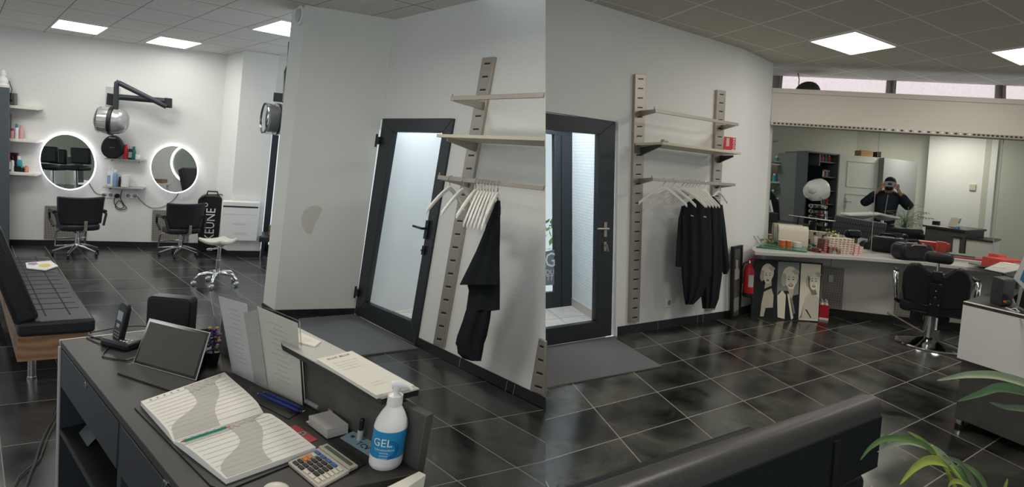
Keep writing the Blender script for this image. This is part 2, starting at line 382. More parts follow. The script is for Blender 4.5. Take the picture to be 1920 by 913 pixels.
panel(cLO, cLa, cLb, 0, 0, ZL, 'white square ceiling light nearest the far left corner, above the round mirror')
panel(cLO, cLa, cLb, 2.08, 0, ZL, 'white square ceiling light above the swing-arm hair dryer')
panel(cLO, cLa, cLb, 3.1, -3, ZL, 'white square ceiling light partly behind the top of the white column')
panel(cRO, cRa, cRb, 0, 0, ZR, 'white square ceiling light alone over the wall with hanging capes and windows')
panel(cRO, cRa, cRb, 2, -2, ZR, 'white square ceiling light cut by the right edge of the picture')
# ---- left room walls
a0, a1 = BL.sz(-260, 455)[0], BL.sz(404, 466)[0]
g = G(); BL.box(g, a0, a1+.35, 0, ZL, -.15, 0); struct('wall_back', g, WHITE)
g = G(); BL.box(g, a0, a1, 0, .085, 0, .012); struct('baseboard_back', g, DARKT)
pb = F(425, 480); PL = Wall(pb, pb+BL.e, UL)
dd = (BL.O-pb) @ (-PL.N); aP = PL.sz(487, 480)[0]
g = G(); q0 = PL.P(0, 0); q1 = PL.P(aP, 0); bk = e1L*.72
g.prism3([q0, q1, q1+bk, q0+bk], [p+UL*ZL for p in (q0, q1, q1+bk, q0+bk)]); struct('wall_pilaster', g, WHITE)
g = G()
g.prism3([p+PL.N*.012 for p in (q0, q1, q1+bk, q0+bk)], [p+PL.N*.012+UL*.085 for p in (q0, q1, q1+bk, q0+bk)]); struct('baseboard_pilaster', g, DARKT)
# wall with glazed street door right of the pilaster
W2 = Wall(q1+e1L*.5, q1+e1L*.5+BL.e, UL)
aa = W2.sz(487, 470)[0]
g = G(); zt = W2.sz(510, 225)[1]; W2.box(g, aa-.4, aa+2.0, zt, ZL, -.15, 0); struct('wall_entrance', g, WHITE)
g = G(); W2.box(g, aa+.02, aa+.11, 0, zt, -.08, .02); W2.box(g, aa+.02, aa+1.2, zt-.08, zt, -.08, .02); W2.box(g, aa+.02, aa+1.2, 0, .10, -.08, .02); W2.box(g, aa+1.1, aa+1.2, 0, zt, -.08, .02)
d_ = struct('door_1', g, ANTH, bev=.004)
g = G(); W2.box(g, aa+.11, aa+1.1, .10, zt-.08, -.04, -.03)
obj('pane', g, frosted('glowing_street_glass', (.80, .93, 1.), 1.0, .06), d_)  # brightness of the street is put into the pane as its own glow
# column (corner of the entrance recess)
Apt, Bpt, Cpt = F(492, 580), F(513, 594), F(664.5, 590)
WB = Wall(Bpt, Cpt, UL); WA = Wall(Apt, Bpt, UL)
Dpt = Apt+(Cpt-Bpt)
g = G(); g.prism3([Apt, Bpt, Cpt, Dpt], [p+UL*ZL for p in (Apt, Bpt, Cpt, Dpt)]); struct('wall_column', g, mat('off_white_column_paint', (.74, .75, .70), .9, noise=.04, scale=3, bump=.1))
zb = WB.sz(600, 579)[1]
g = G(); WB.box(g, -.0, WB.sz(664, 590)[0], 0, zb, 0, .012); WA.box(g, 0, WA.sz(513, 594)[0]+.012, 0, zb, 0, .012); struct('baseboard_column', g, DARKT)
# peeled paint patch
g = G(); cx, cy = 582, 415
WB.poly(g, [(cx-15, cy+10), (cx-18, cy-4), (cx-12, cy-20), (cx, cy-28), (cx+14, cy-30), (cx+22, cy-24), (cx+16, cy-8), (cx+8, cy+6), (cx+2, cy+24), (cx-8, cy+22)], 0, .0015)
struct('trim_1', g, mat('peeled_paint_patch', (.62, .60, .52), .9, noise=.05))
# wall with the glass door and the rail
ad = LW.sz(779, 649)[0]; zd = LW.sz(782, 222)[1]
def lwp(a, z, off): return LW.P(a, z, off)
def ys(z):
    lo, hi = -900., 900.
    for _ in range(50):
        mid = (lo+hi)/2
        if LW.sz(1023, mid)[1] > z: lo = mid
        else: hi = mid
    return (lo+hi)/2
def lwseam(z, off):
    y = ys(z); return LW.at(1023, y, off)
def lwpoly(g, pts, o0, o1):                    # pts: (a,z) or ('s',z) on the cut end
    fr_ = [lwseam(z, o1) if a == 's' else LW.P(a, z, o1) for a, z in pts]
    b_ = [lwseam(z, o0) if a == 's' else LW.P(a, z, o0) for a, z in pts]
    g.prism3(b_, fr_)
g = G(); lwpoly(g, [(ad, 0), ('s', 0), ('s', zd), (ad, zd)], -.1, 0); lwpoly(g, [(-.1, zd), ('s', zd), ('s', ZL), (-.1, ZL)], -.1, 0)
struct('wall_door_side', g, WHITE)
zb2 = LW.sz(900, 687)[1]
g = G(); lwpoly(g, [(ad, 0), ('s', 0), ('s', zb2), (ad, zb2)], 0, .014); struct('baseboard_door_side', g, DARKT)
g = G()
for x in (862, 958, 974): 
    a = LW.sz(x, 690)[0]; LW.box(g, a, a+.005, 0, zb2, .0141, .0150)
struct('trim_2', g, mat('grey_grout', (.25, .25, .24), .8))
# the dark framed door in that wall
def pxdoor(W_, outer, glass, off=0.0, th=.06, frame=ANTH):
    g = G(); n = 4
    for i in range(4):
        j = (i+1) % 4; W_.poly(g, [outer[i], outer[j], glass[j], glass[i]], off-th, off)
    return g
outer = [(664.5, 588), (779, 647), (850.5, 222), (717.5, 222)]
glass = [(684.5, 567), (770.5, 602), (829, 248.5), (735.5, 247)]
g = pxdoor(LW, outer, glass, .02)
dL = struct('door_2', g, ANTH, bev=.004)
g = G(); LW.poly(g, glass, -.02, -.012); obj('pane', g, GLASS, dL)
g = G(); p = LW.at(800, 435, .03); f = Fr(p, LW.e, LW.N, LW.u)
g.T = f; g.box(-.02, .02, 0, .012, -.06, .10); g.tube([(0, .01, .03), (0, .055, .03)], .011); g.tube([(.0, .055, .03), (-.13, .055, .035)], .0105); g.box(-.018, .018, 0, .01, -.20, -.12); g.tube([(0, .01, -.16), (0, .03, -.16)], .006)
obj('handle', g, BLK, dL)
for (x, y) in ((712, 264), (672, 548)):
    g = G(); g.T = Fr(LW.at(x, y, .02), LW.e, LW.N, LW.u); g.box(-.02, .035, 0, .03, -.035, .035); g.tube([(-.02, .025, -.06), (-.02, .025, .06)], .010); obj('hinge', g, BLK, dL)
# outside porch behind it
g = G(); OW = Wall(F(729, 584), F(773, 579), UL)
OW.box(g, -.32, 1.5, 0, 2.7, -.1, 0); struct('wall_porch', g, OUTW)
g = G(); pts = [LW.P(-.0, 0, -.1), LW.P(ad+.5, 0, -.1), OW.P(1.5, 0), OW.P(-.32, 0)]
g.prism3([p-UZ*.1 for p in pts], pts); 
tP = tile_mat('porch_tile', srgb(185, 178, 170), srgb(205, 198, 190), srgb(120, 115, 110), (.02, .02), .5, nscale=6)
struct('floor_porch', g, tP, uvf=affuv(OL, .45*e2L, .45*e1L))
# mat in the left entrance
g = G(); pts = [F(x, y, .012) for x, y in ((560, 597), (664, 588.5), (784, 652), (662, 668), (560, 640))]
g.prism3([p-UZ*.011 for p in pts], pts); o = obj('entrance_mat', g, MATL); tag(o, 'grey carpet entrance mat in front of the door beside the white column', 'mat')
# ---- right room walls
adR = LR.sz(1152, 630)[0]; zdR = LR.sz(1154, 228)[1]
g = G(); LR.box(g, adR, aE, 0, ZR, -.12, 0); LR.box(g, -.25, adR, zdR, ZR, -.12, 0); struct('wall_cape_side', g, WHITE)
aS = SR.sz(1425, 577)[0]
g = G(); SR.box(g, 0, aS, 0, ZR, -.12, 0); struct('wall_corner', g, WHITE)
zbR = LR.sz(1222, 603)[1]; 
g = G(); LR.box(g, adR, aE, 0, zbR, 0, .012); struct('baseboard_cape_side', g, DARKT)
g = G(); SR.box(g, 0, aS, 0, zbR, 0, .012); struct('baseboard_corner', g, DARKT)
g = G()
for x in (1232, 1306, 1316): a = LR.sz(x, 600)[0]; LR.box(g, a, a+.005, 0, zbR, .0125, .0132)
struct('trim_3', g, MC['grey_grout'])
zt = MR.sz(1700, 180)[1]; zb_ = MR.sz(1700, 249)[1]
g = G(); MR.box(g, 0, 6.5, 0, zt-.02, -.12, 0); struct('wall_mirror_side', g, mat('greige_wall_paint', (.62, .60, .54), .9, noise=.03, scale=30, bump=.15))
g = G(); MR.box(g, 0, 6.5, 0, .10, 0, .012); struct('baseboard_mirror_side', g, DARKT)
# alcove with high windows behind the valance
g = G(); p = MR.P(0, 0, -.0)
MR.box(g, -.12, -.0, 2.2, ZR, -alc, 0); struct('wall_alcove', g, WHITE)
g = G()
AW = Wall(MR.P(0, 0, -alc), MR.P(1, 0, -alc), UM)
rows = [[(1469, 132), (1664, 142), (1661, 180), (1465, 176)], [(1681.5, 147), (1868, 152.5), (1866, 190), (1679, 182)], [(1887, 143), (2090, 150), (2090, 200), (1886, 190)]]
zw0, zw1 = AW.sz(1700, 200)[1], AW.sz(1560, 136)[1]
AW.box(g, 0, 6.5, 2.2, ZR, -.1, 0); struct('wall_window_side', g, mat('grey_window_frame', (.30, .27, .25), .7, noise=.03))
for i, r in enumerate(rows):
    g = G(); o_ = r; cx = sum(p[0] for p in r)/4; cy = sum(p[1] for p in r)/4
    ou = [(cx+(p[0]-cx)*(1+6/abs(p[0]-cx)), p[1]+(-3 if p[1] < cy else 3)) for p in r]
    for a in range(4):
        b = (a+1) % 4; AW.poly(g, [ou[a], ou[b], r[b], r[a]], 0, .03)
    wn = struct('window_%d' % (i+1), g, MC['grey_window_frame'])
    g = G(); AW.poly(g, r, .004, .008); obj('pane', g, FROST, wn)
# porch behind the right door
V0, V1, V2 = F(1010, 581), F(1073, 573), F(1117, 601)
VW = Wall(V1, V2, UR)
g = G(); VW.box(g, 0, VW.sz(1117, 601)[0]+.35, 0, 2.6, -.08, 0)
def ribbed():
    M = tile_mat('ribbed_white_wall', (.70, .74, .76), (.80, .84, .86), (.60, .64, .66), (.2, .2), .8, nscale=4); return M
p0 = VW.O.copy(); e0 = VW.e.copy()
struct('wall_porch', g, ribbed(), uvf=lambda p: (float((p-p0) @ e0)*30, float(p[2])*30))
g = G(); VW.box(g, 0, VW.sz(1117, 601)[0]+.35, 0, .10, 0, .012); struct('baseboard_porch', g, mat('beige_tile', (.55, .50, .44), .5, noise=.1))
g = G(); pts = [LR.P(-.3, 0, -.12), LR.P(adR, 0, -.12), V2+(V2-V1)*.1, V1, V0]
g.prism3([p-UZ*.1 for p in pts], pts); struct('floor_porch', g, tP, uvf=affuv(V1, .4*LR.e, .4*nrm(V2-V1)))
DW = Wall(V0, V1, UR)
ztd = DW.sz(1060, 246)[1]; aD = DW.sz(1073, 573)[0]; wS = DW.sz(1042, 573)[0]
g = G(); DW.box(g, wS, aD, 0, ztd, -.06, .0); DW.box(g, -1.0, wS, 0, DW.sz(1030, 548)[1], -.06, 0); DW.box(g, -1.0, aD, ztd-.05, 2.7, -.06, 0)
d3 = struct('door_3', g, ANTH, bev=.004)
g = G(); DW.box(g, wS+.09, wS+.10, 0, ztd-.06, 0, .006); obj('seal', g, BLK, d3)
g = G(); DW.box(g, -1.0, wS, DW.sz(1030, 548)[1], ztd-.05, -.03, -.02); obj('pane', g, GLASS, d3)
g = G(); ctr = F(1020, 560)
OS = Wall(DW.P(0, 0, -1.8), DW.P(1, 0, -1.8), UR)
OS.box(g, -.85, 1.4, -.2, 2.9, -.1, 0)
M = bpy.data.materials.new('street_facade'); M.use_nodes = True; MC['street'] = M
b = M.node_tree.nodes['Principled BSDF']; b.inputs['Base Color'].default_value = (.75, .73, .68, 1)
o = obj('facade', g, mat('pale_facade', (.82, .81, .78), .9, noise=.1, scale=2)); tag(o, 'pale building front across the street, seen through the porch door', 'building')
g = G(); random.seed(3)
for i in range(150):
    a = OS.sz(1032, 420)[0]+random.gauss(0, .35); z = random.uniform(-.1, 1.0); c = OS.P(a, z, .25+random.uniform(-.2, .2)); r = .07
    v = nrm(np.random.RandomState(i).randn(3)); w_ = nrm(np.cross(v, (0, .3, 1))); g.add([c-v*r, c+w_*r*.5, c+v*r, c-w_*r*.5], [[0, 1, 2, 3]])
o = obj('street_bush', g, mat('bush_leaves', (.10, .22, .06), .7, noise=.3), recalc=False); tag(o, 'small green bush outside, seen through the porch door', 'shrub')
g = G(); DW.poly(g, [(1012, 474), (1039, 468), (1039, 534), (1012, 536)], -.019, -.016)
o = obj('sign', g, mat('grey_window_film', (.20, .22, .23), .6), d3)
g = G()
def onwall(W_, x, y, off, s=1., mir=1):
    p = W_.at(x, y, off); return lambda a, b, h: p+W_.e*a*s*mir+W_.u*b*s+W_.N*h
g.text('G', .24, onwall(DW, 1032, 500, -.015)); g.text('DU', .09, onwall(DW, 1031, 515, -.015)); g.text('TT', .09, onwall(DW, 1031, 526, -.015))
obj('lettering', g, WPL, o)
# right glass door
outer = [(1000, 655), (1146.5, 629), (1154.5, 228), (1000, 207)]
glassR = [(990, 622), (1117.5, 603), (1124, 252), (990, 240)]
g = G()
for i in range(3):
    if i == 0: q = [(1005, 652), (1146.5, 629), (1117.5, 603), (1005, 620)]
    elif i == 1: q = [(1146.5, 629), (1154.5, 228), (1124, 252), (1117.5, 603)]
    else: q = [(1154.5, 228), (1005, 209.5), (1005, 241.5), (1124, 252)]
    LR.poly(g, q, -.05, .015)
d4 = struct('door_4', g, ANTH, bev=.003)
g = G(); LR.poly(g, [(1005, 620), (1117.5, 603), (1124, 252), (1005, 241.5)], -.02, -.012); obj('pane', g, GLASS, d4)
g = G(); g.T = Fr(LR.at(1134, 432, .015), LR.e, LR.N, LR.u)
g.box(-.018, .018, 0, .012, -.06, .08); g.tube([(0, .01, .02), (0, .055, .02)], .011); g.tube([(0, .055, .02), (-.14, .055, .022)], .0105)
g.box(-.016, .016, 0, .01, -.20, -.11); g.tube([(0, .01, -.14), (0, .035, -.14)], .008); g.tube([(0, .035, -.14), (0.01, .04, -.20)], .006)
obj('handle', g, STL, d4)
g = G(); LR.box(g, adR-.005, adR+.02, 0, zdR+.02, -.02, .02); struct('trim_4', g, WPL)
# right mat
g = G(); pts = [F(x, y, .010) for x, y in ((1015, 652), (1148, 631), (1241, 686), (1040, 723), (1024, 727), (1015, 729))]
g.prism3([p-UZ*.009 for p in pts], pts); o = obj('entrance_mat', g, MATM); tag(o, 'ribbed grey entrance mat in front of the glass door with the street behind', 'mat')

def colpt(W__, x, z, off):
    lo, hi = -1500., 900.
    for _ in range(50):
        mid = (lo+hi)/2
        if W__.at(x, mid, off)[2] > z: lo = mid
        else: hi = mid
    return W__.at(x, lo, off)
g = G(); bt_ = [colpt(LW, 1014, 0, -.105), colpt(LR, 1014, 0, -.04), colpt(LR, 1004, 0, -.04), colpt(LW, 1004, 0, -.105)]
tp_ = [colpt(LW, 1014, ZR, -.105), colpt(LR, 1014, ZR, -.04), colpt(LR, 1004, ZR, -.04), colpt(LW, 1004, ZR, -.105)]
g.prism3(bt_, tp_); struct('wall_divider', g, WHITE)
g = G(); a_, b_ = seam_up(ZL, -4), seam_up(ZL, 3.3); c_, d_2 = seam_up(ZR, -4), seam_up(ZR, 3.3); th_ = np.array([.03, 0, 0])
g.prism3([a_, b_, d_2, c_], [p+th_ for p in (a_, b_, d_2, c_)]); struct('trim_5', g, WHITE)
# ---- mirror-side fittings
mir = MR
zc = .865
t = thing('wall_mirror', lst(MR.P(1.5, zc, 0)), 'wide frameless wall mirror above the long counter', 'mirror')
js = [MR.sz(1441, 400)[0]+.0, MR.sz(1641, 350)[0], MR.sz(1869, 380)[0], 6.4]
for i in range(3):
    g = G(); MR.box(g, max(.01, js[i])+.004, js[i+1]-.004, zc+.003, zb_, .004, .010); obj('mirror_panel', g, MIR, t)
t = thing('valance', lst(MR.P(1.5, zb_, .05)), 'long cream valance box above the wall mirror', 'valance')
g = G(); MR.box(g, .0, 6.4, zb_, zt, 0, .10); obj('panel', g, mat('cream_valance', (.66, .62, .54), .6, noise=.02), t, bev=.004)
g = G(); MR.box(g, .0, 6.4, zt-.05, zt+.005, .10, .115); obj('top_trim', g, MC['cream_valance'], t)
g = G(); MR.box(g, .0, 6.4, zb_-.008, zb_+.03, .10, .112); obj('bottom_rail', g, mat('rail_metal', (.45, .41, .36), .4, .4), t)
g = G(); g2 = G()
for i in range(118):
    a = .03+i*.048
    (g2 if i % 9 in (4,) or 30 < i < 40 and i % 2 else g).T = None
    MR.box(g2 if (26 < i < 46 and i % 2) else g, a, a+.026, zb_+.004, zb_+.022, .112, .116)
obj('slots', g, mat('dark_slot', (.05, .035, .03), .6), t, kind='stuff'); obj('bright_slots', g2, WPL, t, kind='stuff')
g = G(); g.ball((0, 0, 0), (.15, .15, .13)); b_ = MR.at(1514, 172, -.35)
o = obj('dryer_hood', g, mat('dark_hood_plastic', (.03, .032, .028), .5), fr=Fr(b_)); o_top = o
tag(o, 'dark round dome showing above the left end of the cream valance', 'hood')
g = G(); c0 = MR.at(1494, 128, -.5); c1 = MR.at(1497, 168, -.4); c2 = MR.at(1507, 172, -.36)
g.tube([c0, (c0+c1)/2+eM*.02, c1, c2], .006); o = obj('cable', g, BLK); tag(o, 'thin black cable hanging in front of the left high window', 'cable')
# counter
g = G(); L0 = F(1410, 465.5, zc); ff = []
for x, y in ((1409.5, 463), (1410.5, 468), (1416, 471), (1440, 472.5), (1600, 481), (1740, 491.5), (1860, 505.5), (2080, 536)): ff.append(F(x, y, zc))
pts = ff+[MR.P(MR.sz(2080, 480)[0], zc, 0)*np.array([1, 1, 0])+UZ*zc, np.array([*MR.P(0, zc, 0)[:2], zc]), np.array([*F(1412, 455, zc)[:2], zc])]
pts = ff+[np.array([*MR.P(5.6, zc, .0)[:2], zc]), np.array([*MR.P(0.005, zc, 0)[:2], zc])]
g.prism3([p-UZ*.045 for p in pts], pts)
CT = obj('worktop', g, LGRY, bev=.006); tag(CT, 'long pale grey worktop running below the wall mirror', 'counter')

# ================================================================ LEFT ROOM: BACK WALL
def W_(x, y, off=0.): return BL.at(x, y, off)
def halo_mirror(W_a, x, y, r, txt, off=.0):
    c = W_a.at(x, y, .06); d = (W_a.at(x+10, y, .06)-W_a.at(x-10, y, .06)) @ W_a.e/20; R_ = r*d
    t = thing('round_mirror', lst(W_a.at(x, y, 0)), txt, 'mirror', 'round mirrors with a lit rim')
    # true disc, its vertical radius read from the same pixels
    dz = (W_a.at(x, y-10, .06)-W_a.at(x, y+10, .06))[2]/20; rz = r*dz
    Nh = nrm(W_a.N*np.array([1, 1, 0])); uh = UZ+W_a.e*(W_a.u @ W_a.e); fr = Fr(W_a.at(x, y, .02), nrm(np.cross(Nh, UZ))*R_*(1 if np.cross(Nh, UZ) @ W_a.e > 0 else -1), Nh, UZ*rz)
    g = G(); g.lathe([(.99, .045), (.99, .05)], 64, axis='y'); obj('glass', g, MIRL, t, fr=fr)
    g = G()
    n = 64; vs = []
    for k in range(n):
        a = 2*PI*k/n
        for rr, yy in ((.985, .03), (1.03, .03), (1.03, .046), (.985, .046)): vs.append((rr*math.cos(a), yy, rr*math.sin(a)))
    fs = [[4*k+i, 4*((k+1) % n)+i, 4*((k+1) % n)+(i+1) % 4, 4*k+(i+1) % 4] for k in range(n) for i in range(4)]
    g.add(vs, fs); obj('led_rim', g, HALO, t, fr=fr)
    g = G(); g.lathe([(.8, .002), (.8, .045)], 48, axis='y'); obj('backing', g, WPL, t, fr=fr)
    return t
halo_mirror(BL, 130, 303.5, 51, 'round halo-lit mirror on the left of the back wall, reflecting a dark room')
halo_mirror(BL, 328.5, 317, 43.5, 'round halo-lit mirror beside the suitcase, reflecting white wall and a second ring')
# tall dark cabinet at the far left edge, statue on top
g = G(); cb = F(12, 463); 
CB = Wall(BL.at(12, 400, .0)*np.array([1, 1, 0]), BL.at(12, 400, .0)*np.array([1, 1, 0])-e1L, UL)
base = BL.P(BL.sz(-150, 455)[0], 0); ztop = BL.sz(6, 141)[1]
q = [BL.P(BL.sz(-150, 450)[0], 0), BL.P(BL.sz(15, 459)[0], 0), BL.P(BL.sz(15, 459)[0], 0)-e1L*.35, BL.P(BL.sz(-150, 450)[0], 0)-e1L*.35]
t = thing('tall_cabinet', lst(sum(q)/4), 'tall dark grey cabinet cut off by the left edge of the picture', 'cabinet')
g = G(); g.prism3([p+UL*.0 for p in q], [p+UL*2.1 for p in q]); obj('body', g, GRYW, t, bev=.004)
g = G(); q3 = q[2]; g.prism3([q3+BL.N*0.002, q3+BL.N*.02, q3+BL.N*.02-BL.e*.4, q3+BL.N*.002-BL.e*.4], [p+UL*2.08 for p in [q3+BL.N*0.002, q3+BL.N*.02, q3+BL.N*.02-BL.e*.4, q3+BL.N*.002-BL.e*.4]]); obj('door', g, GRYW, t, bev=.003)
cabtop = 2.1
sp = q[2]+UL*cabtop-BL.e*.06+e1L*.12
g = G(); g.lathe([(.055, 0), (.06, .03), (.045, .05), (.05, .09), (.04, .12), (.02, .14), (.03, .17), (.02, .21), (.004, .22)], 20)
o = obj('statuette', g, WPL, fr=Fr(sp, ez=UL), smooth=True); tag(o, 'small white figurine standing on top of the tall dark cabinet', 'figurine')
# three white wall shelves
def wshelf(x0, y0, x1, y1, th, txt):
    c = BL.at(x0, y0, .0)
    t = thing('wall_shelf', lst(BL.at((x0+x1)/2, (y0+y1)/2, .0)), txt, 'shelf', 'white shelves beside the tall cabinet')
    z = BL.sz(x1, y1, .2)[1]; a0 = BL.sz(x0, y0, .2)[0]; a1 = BL.sz(x1, y1, .2)[0]
    g = G(); BL.box(g, a0-.1, a1, z-.03, z, .0, .2); obj('board', g, WHITE2, t, bev=.003)
    g = G(); BL.box(g, a1, a1+.006, z-.032, z+.002, .0, .2); obj('end_cap', g, WPL, t)
    return z, a0, a1
z1 = wshelf(10, 192, 68, 202, 4, 'topmost of the white shelves, holding a dark box with a cable')
z2 = wshelf(9, 261, 67, 264, 4, 'middle white shelf with teal and pink bottles')
z3 = wshelf(9, 323, 66, 326, 4, 'lowest white shelf crowded with small red and black products')
def shelfpt(W__, x, z, off): 
    # point on a wall shelf at height z seen in pixel column x
    lo = 0; a = W__.sz(x, proj(W__.P(W__.sz(x, 300)[0], z, off))[1], off)[0]; return W__.P(a, z, off)
def bottle(name, P, h, r, mats, txt, cat='bottle', grp=None, cap=.25, square=False, u=UL, capr=.6, pump=False):
    t = thing(name, lst(P), txt, cat, grp); fr = Fr(P, ez=u); body = h*(1-cap)
    g = G(); g.lathe([(r*.9, 0), (r, .004), (r, body*.85), (r*.75, body*.97), (r*capr, body)], 20); obj('body', g, mats[0], t, fr=fr, smooth=True)
    g = G(); g.lathe([(r*capr*1.1, body), (r*capr*1.1, h-.003), (r*capr, h)], 20); obj('cap', g, mats[1], t, fr=fr, smooth=True)
    if len(mats) > 2:
        g = G(); g.lathe([(r*1.015, body*.15), (r*1.015, body*.7)], 20, cap=False); obj('label', g, mats[2], t, fr=fr, smooth=True)
    return t
TEAL = mat('teal_cap', (.02, .33, .40), .4); MAG = mat('magenta_plastic', (.5, .04, .25), .35); PNK = mat('pink_plastic', (.70, .35, .35), .4); DRED = mat('dark_red_plastic', (.40, .02, .05), .35); SALM = mat('salmon_plastic', (.65, .25, .2), .4)
DGR = mat('dark_green_bottle', (.01, .14, .12), .35); BLUB = mat('blue_spray', (.25, .38, .62), .4); SILV = mat('silver_can', (.5, .5, .5), .3, .8)
sp = [(23, z2[0], .13, .024, (PNK, MAG), 'short magenta bottle left of the teal-capped one on the middle shelf'), (31.5, z2[0], .19, .022, (WPL, TEAL), 'white bottle with teal cap on the middle white shelf'), (39.5, z2[0], .18, .02, (PNK, PNK), 'slim pink bottle at the right of the middle white shelf')]
for x, z, h, r, m_, txt in sp: bottle('bottle', shelfpt(BL, x, z, .1), h, r, m_, txt, grp='products on the white shelves')
sp = [(15, .24, .035, (DRED, DRED, WPL), 'dark red bottle with white label at the left of the lowest white shelf'), (23, .20, .02, (WPL, BLK), 'slim white can with black cap on the lowest white shelf'),
      (41, .075, .018, (BLK, SILV), 'first tiny dark pot right of the black box, lowest white shelf'), (45.5, .075, .018, (BLK, SILV), 'second tiny dark pot right of the black box, lowest white shelf'), (50, .09, .022, (SALM, SALM), 'tiny salmon tube at the right end of the lowest white shelf')]
for x, h, r, m_, txt in sp: bottle('bottle', shelfpt(BL, x, z3[0], .1), h, r, m_, txt, grp='products on the white shelves')
def box_at(name, P, sx, sy, sz_, mt, txt, cat, W__=BL, bev=.003, grp=None):
    g = G(); g.box(-sx/2, sx/2, -sy/2, sy/2, 0, sz_); o = obj(name, g, mt, fr=Fr(P, W__.e, W__.N, W__.u), bev=bev); tag(o, txt, cat, grp); return o
box_at('product_box', shelfpt(BL, 32, z3[0], .07), .10, .07, .07, BLK, 'low black box in the middle of the lowest white shelf', 'box')
box_at('product_box', shelfpt(BL, 22, z3[0], .04), .13, .05, .24, mat('black_red_box', (.05, .01, .02), .4), 'tall black and red box at the back of the lowest white shelf', 'box')
bottle('bottle', shelfpt(BL, 35, z3[0], .03), .20, .035, (TEAL, WPL), 'white and teal round bottle above the black box on the lowest shelf')
box_at('speaker_box', shelfpt(BL, 17, z1[0], .08), .14, .08, .15, mat('grey_plastic', (.12, .12, .11), .5), 'small dark grey box on the topmost white shelf', 'box')
g = G(); p = shelfpt(BL, 19, z1[0]+.06, .125); g.lathe([(.02, 0), (.022, .012)], 16, axis='y'); g.T = None
o = obj('plug', g, BLK, fr=Fr(p, BL.e, BL.N, BL.u)); 
o2 = G(); q1_ = shelfpt(BL, 17, z1[0]+.30, .1); o2.tube([p+UL*.02+BL.N*.01, p+UL*.14+BL.e*.02, q1_], .004); obj('cord', o2, BLK, o)
tag(o, 'round black plug with a cord hanging from the small grey box', 'plug')
box_at('picture_box', shelfpt(BL, 12, z2[0], .05), .09, .05, .30, mat('grey_plastic', (.12, .12, .11), .5), 'dark upright box beside the cabinet on the middle white shelf', 'box')
# glass shelves between the mirrors
def gshelf(x0, x1, y, txt):
    z = BL.sz((x0+x1)/2, y, .16)[1]; a0, a1 = BL.sz(x0, y, .16)[0], BL.sz(x1, y, .16)[0]
    t = thing('glass_shelf', lst(BL.P((a0+a1)/2, z-.02, 0)), txt, 'shelf', 'glass shelves between the round mirrors')
    g = G(); BL.box(g, a0, a1, z-.010, z, .01, .17); obj('glass_board', g, mat('smoked_glass', (.30, .31, .28), .15), t)
    for a in (a0+.05, a1-.09):
        g = G(); BL.box(g, a, a+.03, z-.045, z-.010, 0, .08); obj('bracket', g, CHR, t, bev=.004)
    return z
zg1 = gshelf(196, 270, 299, 'upper glass shelf with the black round device and red bottle')
zg2 = gshelf(193, 268, 352, 'lower glass shelf with blue spray cans and a white pot')
g = G(); pts = [(.13*math.cos(a)*(1-.12*math.sin(a)), .155+.16*math.sin(a)) for a in np.linspace(0, 2*PI, 40, endpoint=False)]
pts = [(x, max(0, z)) for x, z in pts]; P0 = shelfpt(BL, 211, zg1, .09)
g.exty(pts, -.05, .05); o = obj('hair_gadget_case', g, BLK, fr=Fr(P0, BL.e, BL.N, BL.u), bev=.02, seg=3); tag(o, 'egg-shaped matte black device standing on the upper glass shelf', 'device')
g = G(); g.box(-.04, .04, .0501, .052, .275, .29); g.box(-.03, .03, .0501, .052, .15, .153); obj('marking', g, PAPG, o, fr=Fr(P0, BL.e, BL.N, BL.u))
for x, h, r, m_, txt in [(235, .20, .027, (RED, RED), 'red bottle beside the black egg-shaped device'), (244, .18, .027, (BLK, SILV, GRY), 'black tube with grey label on the upper glass shelf'), (250.5, .18, .024, (DGR, DGR), 'teal green bottle at the right of the upper glass shelf')]:
    bottle('bottle', shelfpt(BL, x, zg1, .09), h, r, m_, txt, cap=.2, grp='products on the glass shelves')
bottle('jar', shelfpt(BL, 258, zg1, .09), .07, .03, (WPL, WPL), 'small white jar right of the teal green bottle', 'jar', cap=.3, capr=.9)
for x, h, r, m_, txt in [(204.5, .27, .024, (WPL, WPL, BLUB), 'leftmost white and lilac spray can on the lower glass shelf'), (209.5, .26, .022, (WPL, WPL), 'plain white spray can between two printed ones on the lower glass shelf'), (215, .24, .03, (BLUB, WPL), 'blue and white spray bottle on the lower glass shelf'), (224, .14, .018, (BLK, BLK), 'small black bottle before the white pot on the lower glass shelf')]:
    bottle('bottle', shelfpt(BL, x, zg2, .09), h, r, m_, txt, cap=.18, grp='products on the glass shelves')
g = G(); g.lathe([(.045, 0), (.05, .01), (.045, .09), (.05, .17), (.047, .172), (.04, .15)], 24); o = obj('ribbed_pot', g, WPL, fr=Fr(shelfpt(BL, 234, zg2, .09), ez=UL), smooth=True); tag(o, 'white pot with a brush slot at the right of the lower glass shelf', 'pot')
